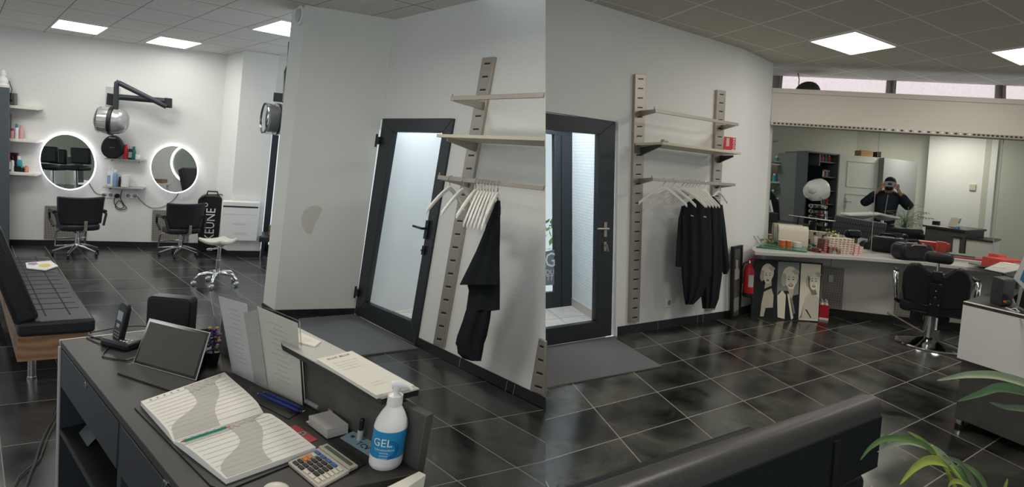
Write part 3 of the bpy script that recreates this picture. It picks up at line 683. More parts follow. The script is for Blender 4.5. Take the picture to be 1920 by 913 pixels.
# sockets and cables
for x, y, n, txt in ((208, 366, 3, 'white triple wall socket with black plug under the lower glass shelf'), (247, 367, 2, 'white double wall socket right of the hanging cable bundle')):
    t = thing('wall_socket', lst(BL.at(x, y, 0)), txt, 'socket'); fr = BL.fr(x, y, 0)
    g = G(); g.box(-.04*n, .04*n, 0, .012, -.04, .04); obj('plate', g, WPL, t, fr=fr, bev=.004)
    for i in range(n):
        g = G(); cx = -.04*n+.04+.08*i; g.lathe([(.026, .012), (.026, .0135), (.02, .008)], 16, c=(cx, 0, 0), axis='y'); obj('outlet', g, PAPG, t, fr=fr)
    if n == 3: g = G(); g.lathe([(.03, .0137), (.034, .03), (.02, .06)], 16, c=(.08, 0, 0), axis='y'); obj('plug', g, BLK, t, fr=fr, smooth=True)
def wcable(pts, off, r, txt, W__=BL, mt=None):
    P = [W__.at(x, y, off) for x, y in pts]; Q = []
    for i in range(len(P)-1):
        p0_, p1_, p2_, p3_ = P[max(i-1, 0)], P[i], P[i+1], P[min(i+2, len(P)-1)]
        for k in range(5):
            s = k/5; Q.append(.5*((2*p1_)+(-p0_+p2_)*s+(2*p0_-5*p1_+4*p2_-p3_)*s*s+(-p0_+3*p1_-3*p2_+p3_)*s**3))
    Q.append(P[-1]); g = G(); g.tube(Q, r, 6); o = obj('cable', g, mt or BLK, smooth=True); tag(o, txt, 'cable'); return o
wcable([(167, 344), (172, 352), (180, 362), (195, 366), (200, 366)], .012, .004, 'black cable running from the left round mirror to the triple socket')
wcable([(257, 368), (268, 380), (283, 389), (300, 389), (315, 383), (328, 372), (335, 362)], .012, .004, 'black cable running from the double socket to the right round mirror')
wcable([(216, 369), (214, 380), (222, 390), (232, 388), (224, 376), (217, 384), (220, 392), (237, 391), (230, 380), (226, 370), (229, 356)], .02, .005, 'tangled bundle of dark cables hanging under the lower glass shelf')
# swing arm dryer on the back wall
def hood(t, fr, parent_fr=None):
    g = G(); g.lathe([(.10, -.16), (.155, -.12), (.175, -.02), (.175, .0)], 28, axis='x', cap=False); g.lathe([(.10, -.16), (.0, -.165)], 28, axis='x', cap=False)
    obj('visor', g, mat('smoked_clear_plastic', (.42, .42, .41), .15, .3), t, fr=fr, smooth=True)
    g = G(); g.lathe([(.180, -.005), (.188, .0), (.188, .035), (.170, .045)], 28, axis='x', cap=False); g.lathe([(.165, -.12), (.16, -.13)], 28, axis='x', cap=False); obj('rim', g, BLK, t, fr=fr, smooth=True)
    g = G(); g.lathe([(.172, .04), (.165, .10), (.135, .16), (.09, .19), (.0, .2)], 28, axis='x', cap=False); obj('shell', g, mat('grey_hood_shell', (.40, .40, .40), .25, .5), t, fr=fr, smooth=True)
    g = G()
    for k in range(12):
        a = 2*PI*k/12; g.tube([(-.12, .156*math.cos(a), .156*math.sin(a)), (-.02, .177*math.cos(a), .177*math.sin(a))], .003, 5)
    obj('ribs', g, GRY, t, fr=fr)
t = thing('wall_hair_dryer', lst(BL.at(215, 190, 0)), 'dark swing-arm hood hair dryer mounted on the back wall above the black device', 'hair dryer')
g = G(); BL.box(g, BL.sz(199, 180)[0], BL.sz(225, 180)[0], BL.sz(212, 222)[1], BL.sz(212, 163)[1], 0, .02); obj('wall_plate', g, mat('grey_mount', (.55, .55, .53), .4), t, bev=.004)
g = G(); p0_ = BL.at(206, 196, .14); p1_ = BL.at(313, 191, .20); g.tube([BL.at(210, 176, .14), BL.at(208, 197, .14)], .055, 16); obj('pivot_block', g, BLK, t, smooth=True)
g = G(); g.tube([BL.at(212, 181, .14), BL.at(316, 190, .22)], .040, 14); g.tube([BL.at(316, 184, .24), BL.at(316, 202, .24)], .045, 14); obj('lower_arm', g, ANTH, t, smooth=True)
g = G(); g.tube([BL.at(312, 200, .32), BL.at(222, 155, .42)], .034, 14); obj('upper_arm', g, ANTH, t, smooth=True)
g = G(); g.tube([BL.at(224, 153, .42), BL.at(219, 156, .43), BL.at(218, 166, .43), BL.at(217, 222, .45)], .030, 14); obj('drop_arm', g, ANTH, t, smooth=True)
hp = BL.at(207, 226, .40); sc_ = 1.02
hood(t, Fr(hp, nrm(BL.e*1-UL*.02)*sc_, BL.N*sc_, nrm(UL+BL.e*.03)*sc_))
# diamond plates behind the chairs
def plate(W__, quad, txt, o0=.001, o1=.006):
    g = G(); W__.poly(g, quad, o0, o1); O_ = W__.O; ob = obj('tread_plate', g, DIAM, uvf=lambda p: (float((p-O_) @ W__.e), float(p[2]))); tag(ob, txt, 'wall plate', 'diamond tread plates on the walls'); return ob
plate(BL, [(82.5, 447.5), (161.5, 450.5), (163, 388), (84, 385.5)], 'diamond tread plate on the wall behind the leftmost salon chair', .013, .016)
plate(BL, [(283.5, 451), (352, 453), (354, 395), (286, 393.5)], 'diamond tread plate on the wall behind the salon chair near the suitcase', .013, .016)
# heater on the pilaster
t = thing('wall_heater', lst(PL.at(448, 415, 0)), 'white electric wall heater right of the black suitcase', 'heater'); 
g = G(); PL.rect(g, 411, 451, 487.5, 380, .02, .12); obj('body', g, WPL, t, bev=.012, seg=3)
g = G(); a_, b_ = PL.sz(418, 391, .12), PL.sz(484, 389, .12); PL.box(g, a_[0], b_[0], b_[1]-.012, b_[1]+.010, .1205, .1225); obj('air_slot', g, ANTH, t)
g = G()
for y in (402, 419, 421, 437, 439): s_ = PL.sz(436, y, .12); e_ = PL.sz(462, y, .12); PL.box(g, s_[0] if y != 402 else a_[0], e_[0] if y != 402 else b_[0], s_[1], s_[1]+.004, .1205, .1215)
obj('groove_lines', g, LGRY, t)
g = G(); p = PL.at(452, 456, .03); g.tube([p, p+PL.e*.04+UL*.02, p+PL.e*.09-UL*.02, p+PL.e*.16+UL*.03, p+PL.e*.25], .006, 6); o = obj('cable', g, WPL); tag(o, 'short white cable under the wall heater', 'cable')
# suitcase
t0 = F(388, 471)
t = thing('suitcase', lst(t0), 'black upright suitcase with white lettering beside the wall heater', 'suitcase')
SW = Wall(F(364, 471), F(364, 471)+BL.e*1., UL); sa = SW.sz(411, 471)[0]; szz = SW.sz(385, 367)[1]
g = G(); n = 8; rad = .09; pr = []
for cx_, cz_, a_0 in ((sa-rad, rad*.5, -90), (sa-rad, szz-rad, 0), (rad, szz-rad, 90), (rad, rad*.5, 180)):
    for k in range(5): a = math.radians(a_0+k*22.5); rr = rad if cz_ > .2 else rad*.5; pr.append((cx_+rr*math.cos(a), cz_+rr*math.sin(a)))
g.prism3([SW.P(a, z, -.16) for a, z in pr], [SW.P(a, z, 0) for a, z in pr]); obj('shell', g, BLK, t, bev=.012)
g = G(); g.tube([SW.P(sa*.3, szz-.005, -.1), SW.P(sa*.33, szz+.05, -.1), SW.P(sa*.7, szz+.05, -.1), SW.P(sa*.75, szz-.005, -.1)], .012); obj('handle', g, BLK, t, smooth=True)
g = G(); bx_ = sa*.47
tf = lambda a, b, h: SW.P(sa*.30-b+.28, a+szz*.48, h+.001)
ka, kz = SW.sz(402, 420)
g.text('KEUNE', .175, lambda a, b, h: SW.P(ka-b, a*.9+kz-.01, .004))
g.text('o', .13, lambda a, b, h: SW.P(SW.sz(390, 385)[0]-b, a+SW.sz(388, 384)[1], .004))
obj('lettering', g, WPL, t)
g = G()
for k in range(4): a = .06 if k % 2 else sa-.06; g.lathe([(.025, -.012), (.025, .012)], 14, c=(0, 0, 0), axis='x') if False else g.ball(SW.P(a, .02, -.05 if k < 2 else -.18), .022, 10, 6)
obj('wheels', g, BLK, t)
g = G(); g.tube([SW.P(.05, szz-.03, .01), SW.P(.12, szz+.02, .02), SW.P(.3, szz+.03, .0), SW.P(.4, szz-.06, .02), SW.P(.36, szz-.18, .02)], .008, 6); o = obj('cable', g, BLK); tag(o, 'black cable draped over the top of the suitcase', 'cable')

# salon chairs seen from behind
def salon_chair(x, y, yaw, sc, txt):
    P = F(x, y); t = thing('salon_chair', lst(P), txt, 'chair', 'black salon chairs before the round mirrors'); fr = yawfr(P, yaw, UL, sc)   # local: -y is the back (towards the camera)
    g = G(); rows = []
    for i in range(9):
        z = .50+.42*i/8; row = []
        for j in range(13):
            s = -1+2*j/12; wd = .27+.025*(i/8); zz = z+(.012*(s*s) if i == 8 else 0); row.append((s*wd, -.24-.05*(i/8)**1.5+.11*s*s, zz))
        rows.append(row)
    g.sheet(rows, (0, -.06, 0)); obj('backrest', g, LEA, t, fr=fr, bev=.02, seg=3, smooth=True)
    g = G(); pr = [(.27*math.cos(a)*(1 if math.sin(a) > 0 else .96), .25*math.sin(a)) for a in np.linspace(0, 2*PI, 32, endpoint=False)]
    pr = [(max(-.25, min(.25, x_*1.15)), max(-.24, min(.25, y_*1.1))) for x_, y_ in pr]
    g.ext(pr, .40, .50); obj('seat', g, LEA, t, fr=fr, bev=.03, seg=3)
    for s in (-1, 1):
        g = G(); g.tube([(s*.27, -.22, .48), (s*.31, -.18, .66), (s*.31, .05, .68), (s*.31, .22, .66), (s*.30, .24, .55), (s*.27, .15, .44)], .017, 10); obj('armrest', g, CHR if False else BLK, t, fr=fr, smooth=True)
        g = G(); g.tube([(s*.31, -.12, .69), (s*.31, .18, .69)], .028, 10); obj('arm_pad', g, LEA, t, fr=fr, smooth=True)
    g = G(); g.tube([(.03, -.30, .56), (.03, -.29, .42), (.03, -.15, .385)], .022, 8); obj('back_bracket', g, STL, t, fr=fr, smooth=True)
    g = G(); g.lathe([(.038, .14), (.038, .26), (.03, .262), (.03, .34), (.055, .36), (.09, .38), (.09, .40)], 20); obj('gas_column', g, CHR, t, fr=fr, smooth=True)
    for k in range(5):
        a = 2*PI*k/5+.35; c, s = math.cos(a), math.sin(a)
        g = G(); g.tube([(.0, 0, .15), (.12*c, .12*s, .13), (.30*c, .30*s, .065)], [.035, .026, .016], 8); l = obj('base_leg', g, CHR, t, fr=fr, smooth=True)
        g = G(); g.lathe([(.02, -.016), (.026, -.012), (.026, .012), (.02, .016)], 12, c=(.30*c, .30*s, .027), axis='x'); obj('caster', g, BLK, l, fr=fr)
    # footrest
    for s in (-1, 1):
        g = G(); g.tube([(s*.17, .12, .40), (s*.19, .38, .32), (s*.19, .46, .08)], .012, 8); obj('footrest_arm', g, CHR, t, fr=fr, smooth=True)
    g = G(); g.tube([(-.19, .46, .08), (.19, .46, .08)], .012, 8); g.tube([(-.19, .42, .20), (.19, .42, .20)], .012, 8); obj('footrest_bar', g, CHR, t, fr=fr, smooth=True)
    return t
salon_chair(145, 477, 50, .86, 'black salon chair before the leftmost round mirror')
salon_chair(337, 479, 50, .83, 'black salon chair beside the lettered suitcase')
# saddle stool
P = F(406, 534); t = thing('saddle_stool', lst(P), 'white saddle stool on chrome casters in the middle of the floor', 'stool'); fr = yawfr(P, -20, UL, .88)
zs = .58
g = G(); rows = []
for i in range(9):
    y = -.17+.34*i/8; row = []
    for j in range(11):
        s = -1+2*j/10; wd = .19*(1-.45*(i/8)**2); row.append((s*wd, y, zs+.02+.035*s*s+.03*((i-4)/4)**2-.02))
    rows.append(row)
g.sheet(rows, (0, 0, .045)); obj('seat', g, mat('cream_saddle', (.62, .60, .52), .4), t, fr=fr, bev=.015, seg=3, smooth=True)
g = G(); g.lathe([(.028, .13), (.028, .34), (.02, .342), (.02, .50), (.05, .53), (.08, .55)], 18); obj('gas_column', g, CHR, t, fr=fr, smooth=True)
g = G(); g.tube([(0, 0, .50), (-.12, -.04, .47)], .012); g.tube([(-.1, -.035, .475), (-.15, -.05, .465)], .018); obj('lever', g, CHR, t, fr=fr, smooth=True)
for k in range(5):
    a = 2*PI*k/5+.3; c, s = math.cos(a), math.sin(a)
    g = G(); g.tube([(0, 0, .15), (.10*c, .10*s, .165), (.20*c, .20*s, .15), (.26*c, .26*s, .09)], [.03, .026, .022, .016], 10); l = obj('base_leg', g, CHR, t, fr=fr, smooth=True)
    g = G(); g.lathe([(.025, -.018), (.034, -.012), (.034, .012), (.025, .018)], 14, c=(.265*c, .265*s, .035), axis='x'); obj('caster', g, CHR, l, fr=fr, smooth=True)
# second hood dryer hanging before the entrance wall
hb = F(520, 540)
HW = Wall(F(520, 520), F(520, 520)+BL.e, UL)
t = thing('hood_dryer', lst(HW.at(528, 225, -.1)), 'chrome and black hood dryer half hidden behind the white column', 'hair dryer')
hx = nrm(np.array([.80, .60, 0])); hy = np.cross(UZ, hx); hf = Fr(HW.at(519, 224, 0), hx*.98, hy*.98, UL*.98)
g = G(); g.lathe([(.178, -.15), (.182, -.145), (.182, -.13), (.174, -.128), (.174, -.15)], 36, axis='x', cap=False); obj('front_rim', g, CHR, t, fr=hf, smooth=True)
g = G(); g.lathe([(.178, -.13), (.180, 0)], 36, axis='x', cap=False); obj('visor', g, mat('clear_visor', (.8, .82, .82), .05, trans=.9, ior=1.1), t, fr=hf, smooth=True)
g = G(); g.lathe([(.135, -.10), (.14, -.095), (.14, .02)], 32, axis='x'); obj('inner_cup', g, BLK, t, fr=hf, smooth=True)
g = G(); g.lathe([(.184, -.005), (.186, .03), (.17, .09), (.13, .14), (.0, .16)], 36, axis='x'); obj('shell', g, MC['grey_hood_shell'], t, fr=hf, smooth=True)
g = G(); g.lathe([(.188, -.01), (.19, 0), (.188, .015)], 36, axis='x', cap=False); obj('band', g, BLK, t, fr=hf, smooth=True)
g = G(); g.tube([HW.at(541, 122, -.2)*np.array([1, 1, 0])+UZ*(ZL-.002), HW.at(541, 122, -.2), HW.at(538, 135, -.2), HW.at(537, 165, -.2), HW.at(534, 192, -.1)], [.008, .02, .035, .035, .03], 12); obj('arm', g, BLK, t, smooth=True)
g = G(); HW.rect(g, 512, 190, 538, 176, -.4, -.37); obj('mount_plate', g, ANTH, t)
g = G(); p = F(541, 104, ZL-.001); g.lathe([(.05, -.0), (.05, -.03), (.0, -.035)], 20); o = obj('ceiling_sensor', g, WPL, fr=Fr(p)); tag(o, 'small white ceiling sensor beside the column top', 'sensor')
g = G(); q_ = [F(x, y, .0) for x, y in ((488, 456), (545, 474), (545, 462), (492, 447))]; q_ = [W2.P(aa+.0, 0, .55), W2.P(aa+.9, 0, .55), W2.P(aa+.9, 0, .2), W2.P(aa+.0, 0, .2)]
t = thing('low_table', lst(sum(q_)/4), 'dark low table at the street door edge, behind the column', 'table')
zt_ = .36
g.prism3([p+UL*(zt_-.07) for p in q_], [p+UL*zt_ for p in q_]); obj('table_top', g, ANTH, t, bev=.004)
for i in (0, 1, 2, 3):
    g = G(); c_ = sum(q_)/4; p = q_[i]+(c_-q_[i])*.12; g.tube([p, p+UL*(zt_-.07)], .02, 8); obj('leg', g, BLK, t)
g = G(); p = W2.P(aa+.18, 0, .38)+UL*zt_; g.box(-.07, .07, -.05, .05, 0, .14); o = obj('wooden_box', g, WOOD, fr=Fr(p, W2.e, W2.N, UL), bev=.004); tag(o, 'small wooden box on the dark low table by the street door', 'box')
# vent ring on the column narrow face
VWd = Wall(Apt, Bpt, UL); p = VWd.at(564.5, 30, 0)
t = thing('alarm_sounder', lst(p), 'round white ring device high on the narrow side of the column', 'wall device')
fr = Fr(p, VWd.e, VWd.N, VWd.u)
g = G(); g.lathe([(.082, 0), (.082, .02), (.07, .028), (.065, .02), (.0, .02)], 32, axis='y'); obj('ring', g, WPL, t, fr=fr, smooth=True)
g = G(); g.lathe([(.055, .0205), (.055, .03), (.045, .034), (0, .034)], 32, axis='y'); obj('inner_disc', g, LGRY, t, fr=fr, smooth=True)

# ================================================================ LEFT ROOM: COAT RAIL
def upright(W__, quad, nslots, txt, u0=.0, d=.035, pale=STL):
    c = sum(W__.at(*p, 0) for p in quad)/4
    t = thing('slotted_upright', lst(c), txt, 'shelf upright', 'slotted steel uprights on the walls')
    g = G(); W__.poly(g, quad, .0, d); obj('post', g, pale, t, bev=.003)
    g = G(); g2 = G(); q = [np.array(p, float) for p in quad]   # order: bottom-left, bottom-right, top-right, top-left
    for i in range(nslots):
        s = (i+.5)/nslots; s = 1-(1-s)**1.0
        a = q[0]+(q[3]-q[0])*s; b = q[1]+(q[2]-q[1])*s; dv = (q[3]-q[0])/np.linalg.norm(q[3]-q[0]); hh = np.linalg.norm(q[3]-q[0])/nslots*.075
        l = a+(b-a)*.28; r = a+(b-a)*.76
        W__.poly(g, [l-dv*hh, r-dv*hh, r+dv*hh, l+dv*hh], d+.0002, d+.0012)
        W__.poly(g2, [l-dv*hh*1.0, r-dv*hh*1.0, r-dv*hh*1.9, l-dv*hh*1.9], d+.0002, d+.0012)
    obj('slots', g, BLK, t, kind='stuff'); obj('slot_lips', g2, STLE, t, kind='stuff')
    return t
def seamclip(p):    # nothing
    return p
upright(LW, [(811.5, 646), (830, 650), (926.5, 106), (904, 108)], 22, 'tall slotted steel upright near the frosted door on the left, its top bare', d=.03)
upright(LW, [(993, 733), (1022.6, 742), (1022.6, 640), (1010, 634)], 4, 'short visible piece of slotted upright right of the frosted door, above the skirting', d=.02)
def bar3(W__, pts, r, off, g=None):
    pass
def board_px(pts, z, th, u):       # horizontal board through pixels at height z
    g = G(); t_ = [F(x, y, z) for x, y in pts]; g.prism3([p-UZ*th for p in t_], t_); return g
# heights from where brackets meet the upright
def hh(W__, x, y): return W__.P(*W__.sz(x, y), 0)[2]
# rail set on the left wall: front bars float off the wall by 'o'
def frontline(W__, p0, p1, o): return W__.at(*p0, o), W__.at(*p1, o)
def framebar(W__, p0, p1, joint, o, txt, name='hanging_rail', h=.03, ends=True, mt=STL, cut=False, label_part='cross_bar'):
    A_, B_ = frontline(W__, p0, p1, o)
    t = thing(name, lst((A_+B_)/2), txt, 'rail')
    d = nrm(B_-A_); g = G()
    g.prism3([A_-W__.u*h, B_-W__.u*h, B_, A_], [p+W__.N*.014 for p in (A_-W__.u*h, B_-W__.u*h, B_, A_)]); obj('cross_bar', g, mt, t, bev=.002)
    for j in joint:
        g = G(); E_ = W__.at(*j[0], o); W_a = W__.at(*j[1], .03)
        g.prism3([E_-W__.u*h, E_-W__.u*h+d*.015, E_+d*.015, E_], [W_a-W__.u*h*1.6, W_a-W__.u*h*1.6+d*.015, W_a+W__.u*h*.3+d*.015, W_a+W__.u*h*.3]); obj('bracket', g, mt, t, bev=.001)
    g = G(); 
    if ends: g.tube([A_+W__.u*.0, A_+W__.u*.02], .006, 6); obj('end_stop', g, mt, t)
    return t
framebar(LW, (848, 181), (1022.5, 174), [((851, 182), (905, 194))], .38, 'bare steel bar, topmost on the upright beside the frosted door', 'support_bar')
# board shelf
zS = LW.at(885, 268, 0)[2]
t = thing('wall_shelf', lst(LW.at(935, 262, .2)), 'cream shelf board between two bars beside the frosted door', 'shelf')
fz = LW.at(823, 251.5, .40)[2]
P0, P1 = LW.at(819, 251, .42), LW.at(1022.5, 257, .42); 
bk0 = P0-LW.N*.38; bk1p = proj(P1-LW.N*.38); bk1 = LW.at(1022.5, bk1p[1]-2, .04)
g = G(); g.prism3([p-LW.u*.022 for p in (P0, P1, bk1, bk0)], [P0, P1, bk1, bk0]); obj('board', g, CREAM, t, bev=.002)
g = G(); b0 = LW.at(838, 259, .36); b1 = LW.at(892, 262, .03); g.prism3([b0-LW.u*.02, b0, b0+LW.e*.015, b0+LW.e*.015-LW.u*.02], [b1-LW.u*.09, b1+LW.u*.02, b1+LW.u*.02+LW.e*.015, b1-LW.u*.09+LW.e*.015]); obj('bracket', g, STL, t)
railL = framebar(LW, (824, 328.5), (1022.5, 348), [((826, 329), (878, 340))], .38, 'steel rail carrying white hangers and a black cape beside the frosted door', 'hanging_rail')
def hanger(P, dirv, u, txt, grp, w=.21, drop=.10, mt=HANG, tilt=0., bar=False, name='coat_hanger', lift=.0):
    """P: point on top of the rail; dirv: unit vector along the hanger's arms"""
    t = thing(name, lst(P), txt, 'hanger', grp); d = nrm(dirv); up = nrm(np.array(u)*1.0); s_ = np.cross(d, up)
    q = lambda a, z: P+d*a+up*(z)
    g = G(); hk = [q(.0, -.075), q(.0, -.045), q(.012, -.03), q(.026, -.012), q(.02, .008), q(0, .014), q(-.018, .004)]; g.tube(hk, .003, 6); obj('hook', g, CHR, t, smooth=True)
    g = G(); L_ = 9; rows = []
    def arm(a):   # centre line
        k = abs(a)/w; return -.075-drop*(k**1.35)-.012*k+tilt*a
    pts = [(w*(-1+2*i/16)) for i in range(17)]
    top = [q(a, arm(a)+.016) for a in pts]; bot = [q(a, arm(a)-.016) for a in pts]
    g.sheet([top, bot]); 
    g = G(); g.sheet([[p+s_*.008 for p in top], [p+s_*.008 for p in bot]], s_*.016); obj('shoulder', g, mt, t, bev=.004)
    if bar: g = G(); g.tube([q(-w*.85, arm(-w*.85)), q(w*.85, arm(w*.85))], .005, 6); obj('trouser_bar', g, mt, t)
    return t
def railpt(W__, x, y, o): return W__.at(x, y, o)
nN = LW.N; 
for i, (x, y, ang, txt) in enumerate([(844, 337, 200, 'leftmost bare white hanger on the rail by the frosted door'), (869, 340, 200, 'second bare white hanger from the left on the rail by the frosted door'), (893, 342, 175, 'third bare white hanger from the left, its arm pointing down left of the bunch')]):
    d = np.array([-.56+.1*i, -.83, 0])
    hanger(railpt(LW, x+2, y-4, .385), d, LW.u, txt, 'bare white hangers on the left rail', w=.20, drop=.15)
for i in range(6):
    x = 901+i*5.6; d = np.array([-.34+.03*i, -.95, 0])
    hanger(railpt(LW, x, 340+i*.6, .385), d, LW.u, 'white hanger in the tight bunch beside the black cape', 'bunched white hangers on the left rail', w=.15, drop=.20)
hanger(railpt(LW, 936, 343, .385), np.array([-.25, -.97, 0]), LW.u, 'white hanger carrying the black cape on the left rail', None, w=.16, drop=.12)
hanger(LW.at(1024, 396, .33), nN*.9+LW.e*.45, LW.u, 'white hanger cut by the middle seam at the edge of the left half', 'cut hanger', w=.12, drop=.05) if False else None
# black cape (outline read off the wall, built as a draped body)
def drape(outline, W__, off, th, name='cape', folds=5, amp=.02, seed=0, steps=26):
    """outline: list of (y, xl, xr) rows from top to bottom in pixels"""
    rng = random.Random(seed); ph = [rng.uniform(0, 6) for _ in range(3)]; front = []; back = []
    ysr = []
    for i in range(len(outline)-1):
        n = max(1, int(abs(outline[i+1][0]-outline[i][0])/9))
        for k in range(n): s = k/n; ysr.append(tuple(outline[i][j]*(1-s)+outline[i+1][j]*s for j in range(3)))
    ysr.append(outline[-1]); N_ = 22
    for r, (y, xl, xr) in enumerate(ysr):
        yl = y if not isinstance(y, tuple) else y; row = []; rb = []
        for j in range(N_+1):
            s = j/N_; x = xl+(xr-xl)*s; edge = math.sin(PI*s)**.45
            gr = min(1, (r+2)/8)
            o = off+edge*th*(.6+.4*gr)+amp*gr*edge*math.sin(2*PI*folds*s+ph[0]+.6*math.sin(r*.12+ph[1]))
            row.append(W__.at(x, y, o)); rb.append(W__.at(x, y, off-edge*th*.7))
        front.append(row); back.append(rb)
    return front, back
def cape_mesh(outline, W__, off, th, **k):
    fr_, bk_ = drape(outline, W__, off, th, **k); g = G()
    n = len(fr_[0]); R_ = len(fr_)
    loop = [a+b[::-1] for a, b in zip(fr_, bk_)]
    vs = [p for r in loop for p in r]; m_ = 2*n
    fs = [[i*m_+j, i*m_+(j+1) % m_, (i+1)*m_+(j+1) % m_, (i+1)*m_+j] for i in range(R_-1) for j in range(m_)]
    fs.append(list(range(m_))); fs.append([(R_-1)*m_+j for j in range(m_)])
    g.add(vs, fs); return g
ol = [(376, 931, 938), (390, 925, 939), (410, 917, 938), (424, 911, 938), (431, 909, 938), (470, 893, 937), (505, 876, 937), (533, 862, 937.5), (534, 862, 937.5)]
g = cape_mesh(ol, LW, .33, .05, folds=2, amp=.008, seed=2)
t = thing('black_cape', lst(LW.at(915, 480, .3)), 'long black salon cape hanging from the left rail, hem near the skirting', 'cape')
obj('upper_panel', g, CLOTH, t, smooth=True)
ol = [(533, 876, 937.5), (545, 879, 937.5), (581, 874, 937), (583, 873, 921), (600, 868, 919), (630, 857, 913), (644, 854, 908), (650, 857, 907), (662, 858, 905), (672, 868, 903), (677, 885, 902)]
g = cape_mesh(ol, LW, .28, .05, folds=2, amp=.01, seed=5); obj('lower_panel', g, CLOTH, t, smooth=True)

# ================================================================ BENCH ON THE LEFT
def wpt(x, y, z): return F(x, y, z)
zseat = .43
S = [F(180, 597, zseat), F(33, 606, zseat), F(45, 488, zseat), F(95, 480, zseat)]      # near right, near left, far left, far right
dB = nrm(S[3]-S[0]); nearL = S[0]+nrm(S[1]-S[0])*.50; 
Wd = nrm(S[1]-S[0]); Ln = np.linalg.norm(S[3]-S[0]); wdt = np.linalg.norm(S[1]-S[0])
t = thing('upholstered_bench', lst((S[0]+S[2])/2*np.array([1, 1, 0])), 'black leather waiting bench with wooden base at the left edge', 'bench')
fr = Fr(S[0]*np.array([1, 1, 0])+UL*0-UL*0, dB, Wd, UL); O0 = S[0]-UL*zseat; fr = Fr(O0, dB, Wd, UL)
g = G(); g.box(0, Ln, 0, wdt, zseat-.10, zseat); obj('seat', g, LEA, t, fr=fr, bev=.025, seg=4)
g = G()
for k in range(1, 14): g.box(.16+k*(Ln-.16)/14-.003, .16+k*(Ln-.16)/14+.003, .05, wdt, zseat-.0005, zseat+.0015)
for v_ in (.30, .62): g.box(.14, Ln-.02, wdt*v_-.004, wdt*v_+.004, zseat-.0005, zseat+.0015)
obj('seam_lines', g, mat('seam_black', (.008, .008, .008), .8), t, fr=fr, kind='stuff')
g = G(); g.box(.02, Ln-.02, .02, wdt-.0, .16, zseat-.10); obj('base_panel', g, WOOD, t, fr=fr, bev=.003)
for a in (.12, Ln-.15):
    for b in (.12 if a < 1 else .1, wdt-.08):
        g = G(); g.lathe([(.022, 0), (.022, .16)], 14, c=(a, b, 0)); g.lathe([(.026, 0), (.026, .02)], 14, c=(a, b, 0)); obj('leg', g, CHR, t, fr=fr)
# backrest, tilted away
bt = [(60, 573), (36, 583), (0, 418), (-60, 300)]
g = G(); lenb = Ln*.62
yb = wdt-.03
prof = [(yb-.02, zseat+.02), (yb+.07, zseat-.02), (yb+.19, zseat+.34), (yb+.10, zseat+.36)]
prof = [(yb-.08, zseat+.02), (yb+.04, zseat-.03), (yb+.21, zseat+.56), (yb+.11, zseat+.62)]
g.prism3([(0.0, a, b) for a, b in prof], [(lenb, a, b) for a, b in prof]); obj('backrest', g, LEA, t, fr=fr, bev=.03, seg=4)
g = G(); pr2 = [(yb+.065, zseat-.20), (yb+.10, zseat-.20), (yb+.215, zseat+.34), (yb+.19, zseat+.35)]
for a in (.18, lenb-.2): g.prism3([(a, p, q) for p, q in pr2], [(a+.04, p, q) for p, q in pr2])
obj('back_bracket', g, BLK, t, fr=fr)
# second wooden base of the rear bench seen at the very edge
g = G(); 
pg = [F(48, 494, zseat+.004), F(95, 490, zseat+.004), F(109, 500, zseat+.004), F(85, 508, zseat+.004), F(50, 504, zseat+.004)]
g.prism3(pg, [p+UZ*.008 for p in pg]); o = obj('magazine', g, mat('magazine_page', (.72, .70, .66), .5, noise=.3, scale=12)); tag(o, 'colourful magazine lying on the far end of the black bench', 'magazine')
def inset(pts, s, dx=0, dy=0):
    c = sum(np.array(p) for p in pts)/len(pts); return [c+(np.array(p)-c)*s+np.array([dx, dy, 0]) for p in pts]
for k, (mt, s, dx, dy) in enumerate(((mat('yellow_print', (.65, .5, .1), .5), .4, .03, .0), (mat('purple_print', (.3, .2, .45), .5), .32, -.1, .03))):
    g = G(); q = inset(pg, s, dx, dy); g.prism3([p+UZ*.0082 for p in q], [p+UZ*.009 for p in q]); obj('cover_picture', g, mt, o)

# ================================================================ RECEPTION DESK (left)
zD = .75
TL = [(112, 637), (330, 613), (572, 755), (788, 886), (720, 935), (520, 1150), (335, 913), (321, 893), (221, 782)]
cA, cB = F(113, 638, zD), F(330, 908, zD)
DF = Wall(cA-UL*zD, cB-UL*zD, UL)              # front of the desk, seen through pixels on the drawer side
aR = 2.4
far_ = F(335, 613, zD); nearR = F(788, 886, zD)
dW = nrm(nearR-far_)
e_end = cA+DF.e*1.75
t = thing('reception_desk', lst((cA+nearR)/2*np.array([1, 1, 0])), 'dark reception desk with drawers and a raised shelf in the left foreground', 'desk')
g = G(); top = [cA, far_, nearR+dW*.0, cA+DF.e*1.62]
g.prism3([p-UZ*.028 for p in top], top); obj('desk_top', g, DESKT, t, bev=.002)
g = G(); cc = sum(top)/4
DF.box(g, 0.012, .03, .0, zD-.028, -.60, .0); g2 = g; obj('side_panel', g2, DRAW, t)
g = G(); p1, p2 = cA+dW*0, far_
g.prism3([cA-UZ*.0285+nrm(cA-far_)*.0, far_-UZ*.0285, far_-UZ*.0+UZ*.001+nrm(far_-cA)*.004, cA+UZ*.001-nrm(far_-cA)*.004], [p-DF.e*.008 for p in (cA-UZ*.0285, far_-UZ*.0285, far_+UZ*.001, cA+UZ*.001)]); obj('edge_strip', g, mat('cream_edge', (.62, .58, .48), .5), t)
g = G(); DF.box(g, -.006, .014, .0, zD-.028, -.02, .006); obj('edge_strip', g, LGRY, t)
zdr0 = DF.sz(115, 726, 0)[1]; zdr1 = zD-.034; aD1 = DF.sz(221.5, 787, 0)[0]; aD2 = DF.sz(229, 798, 0)[0]
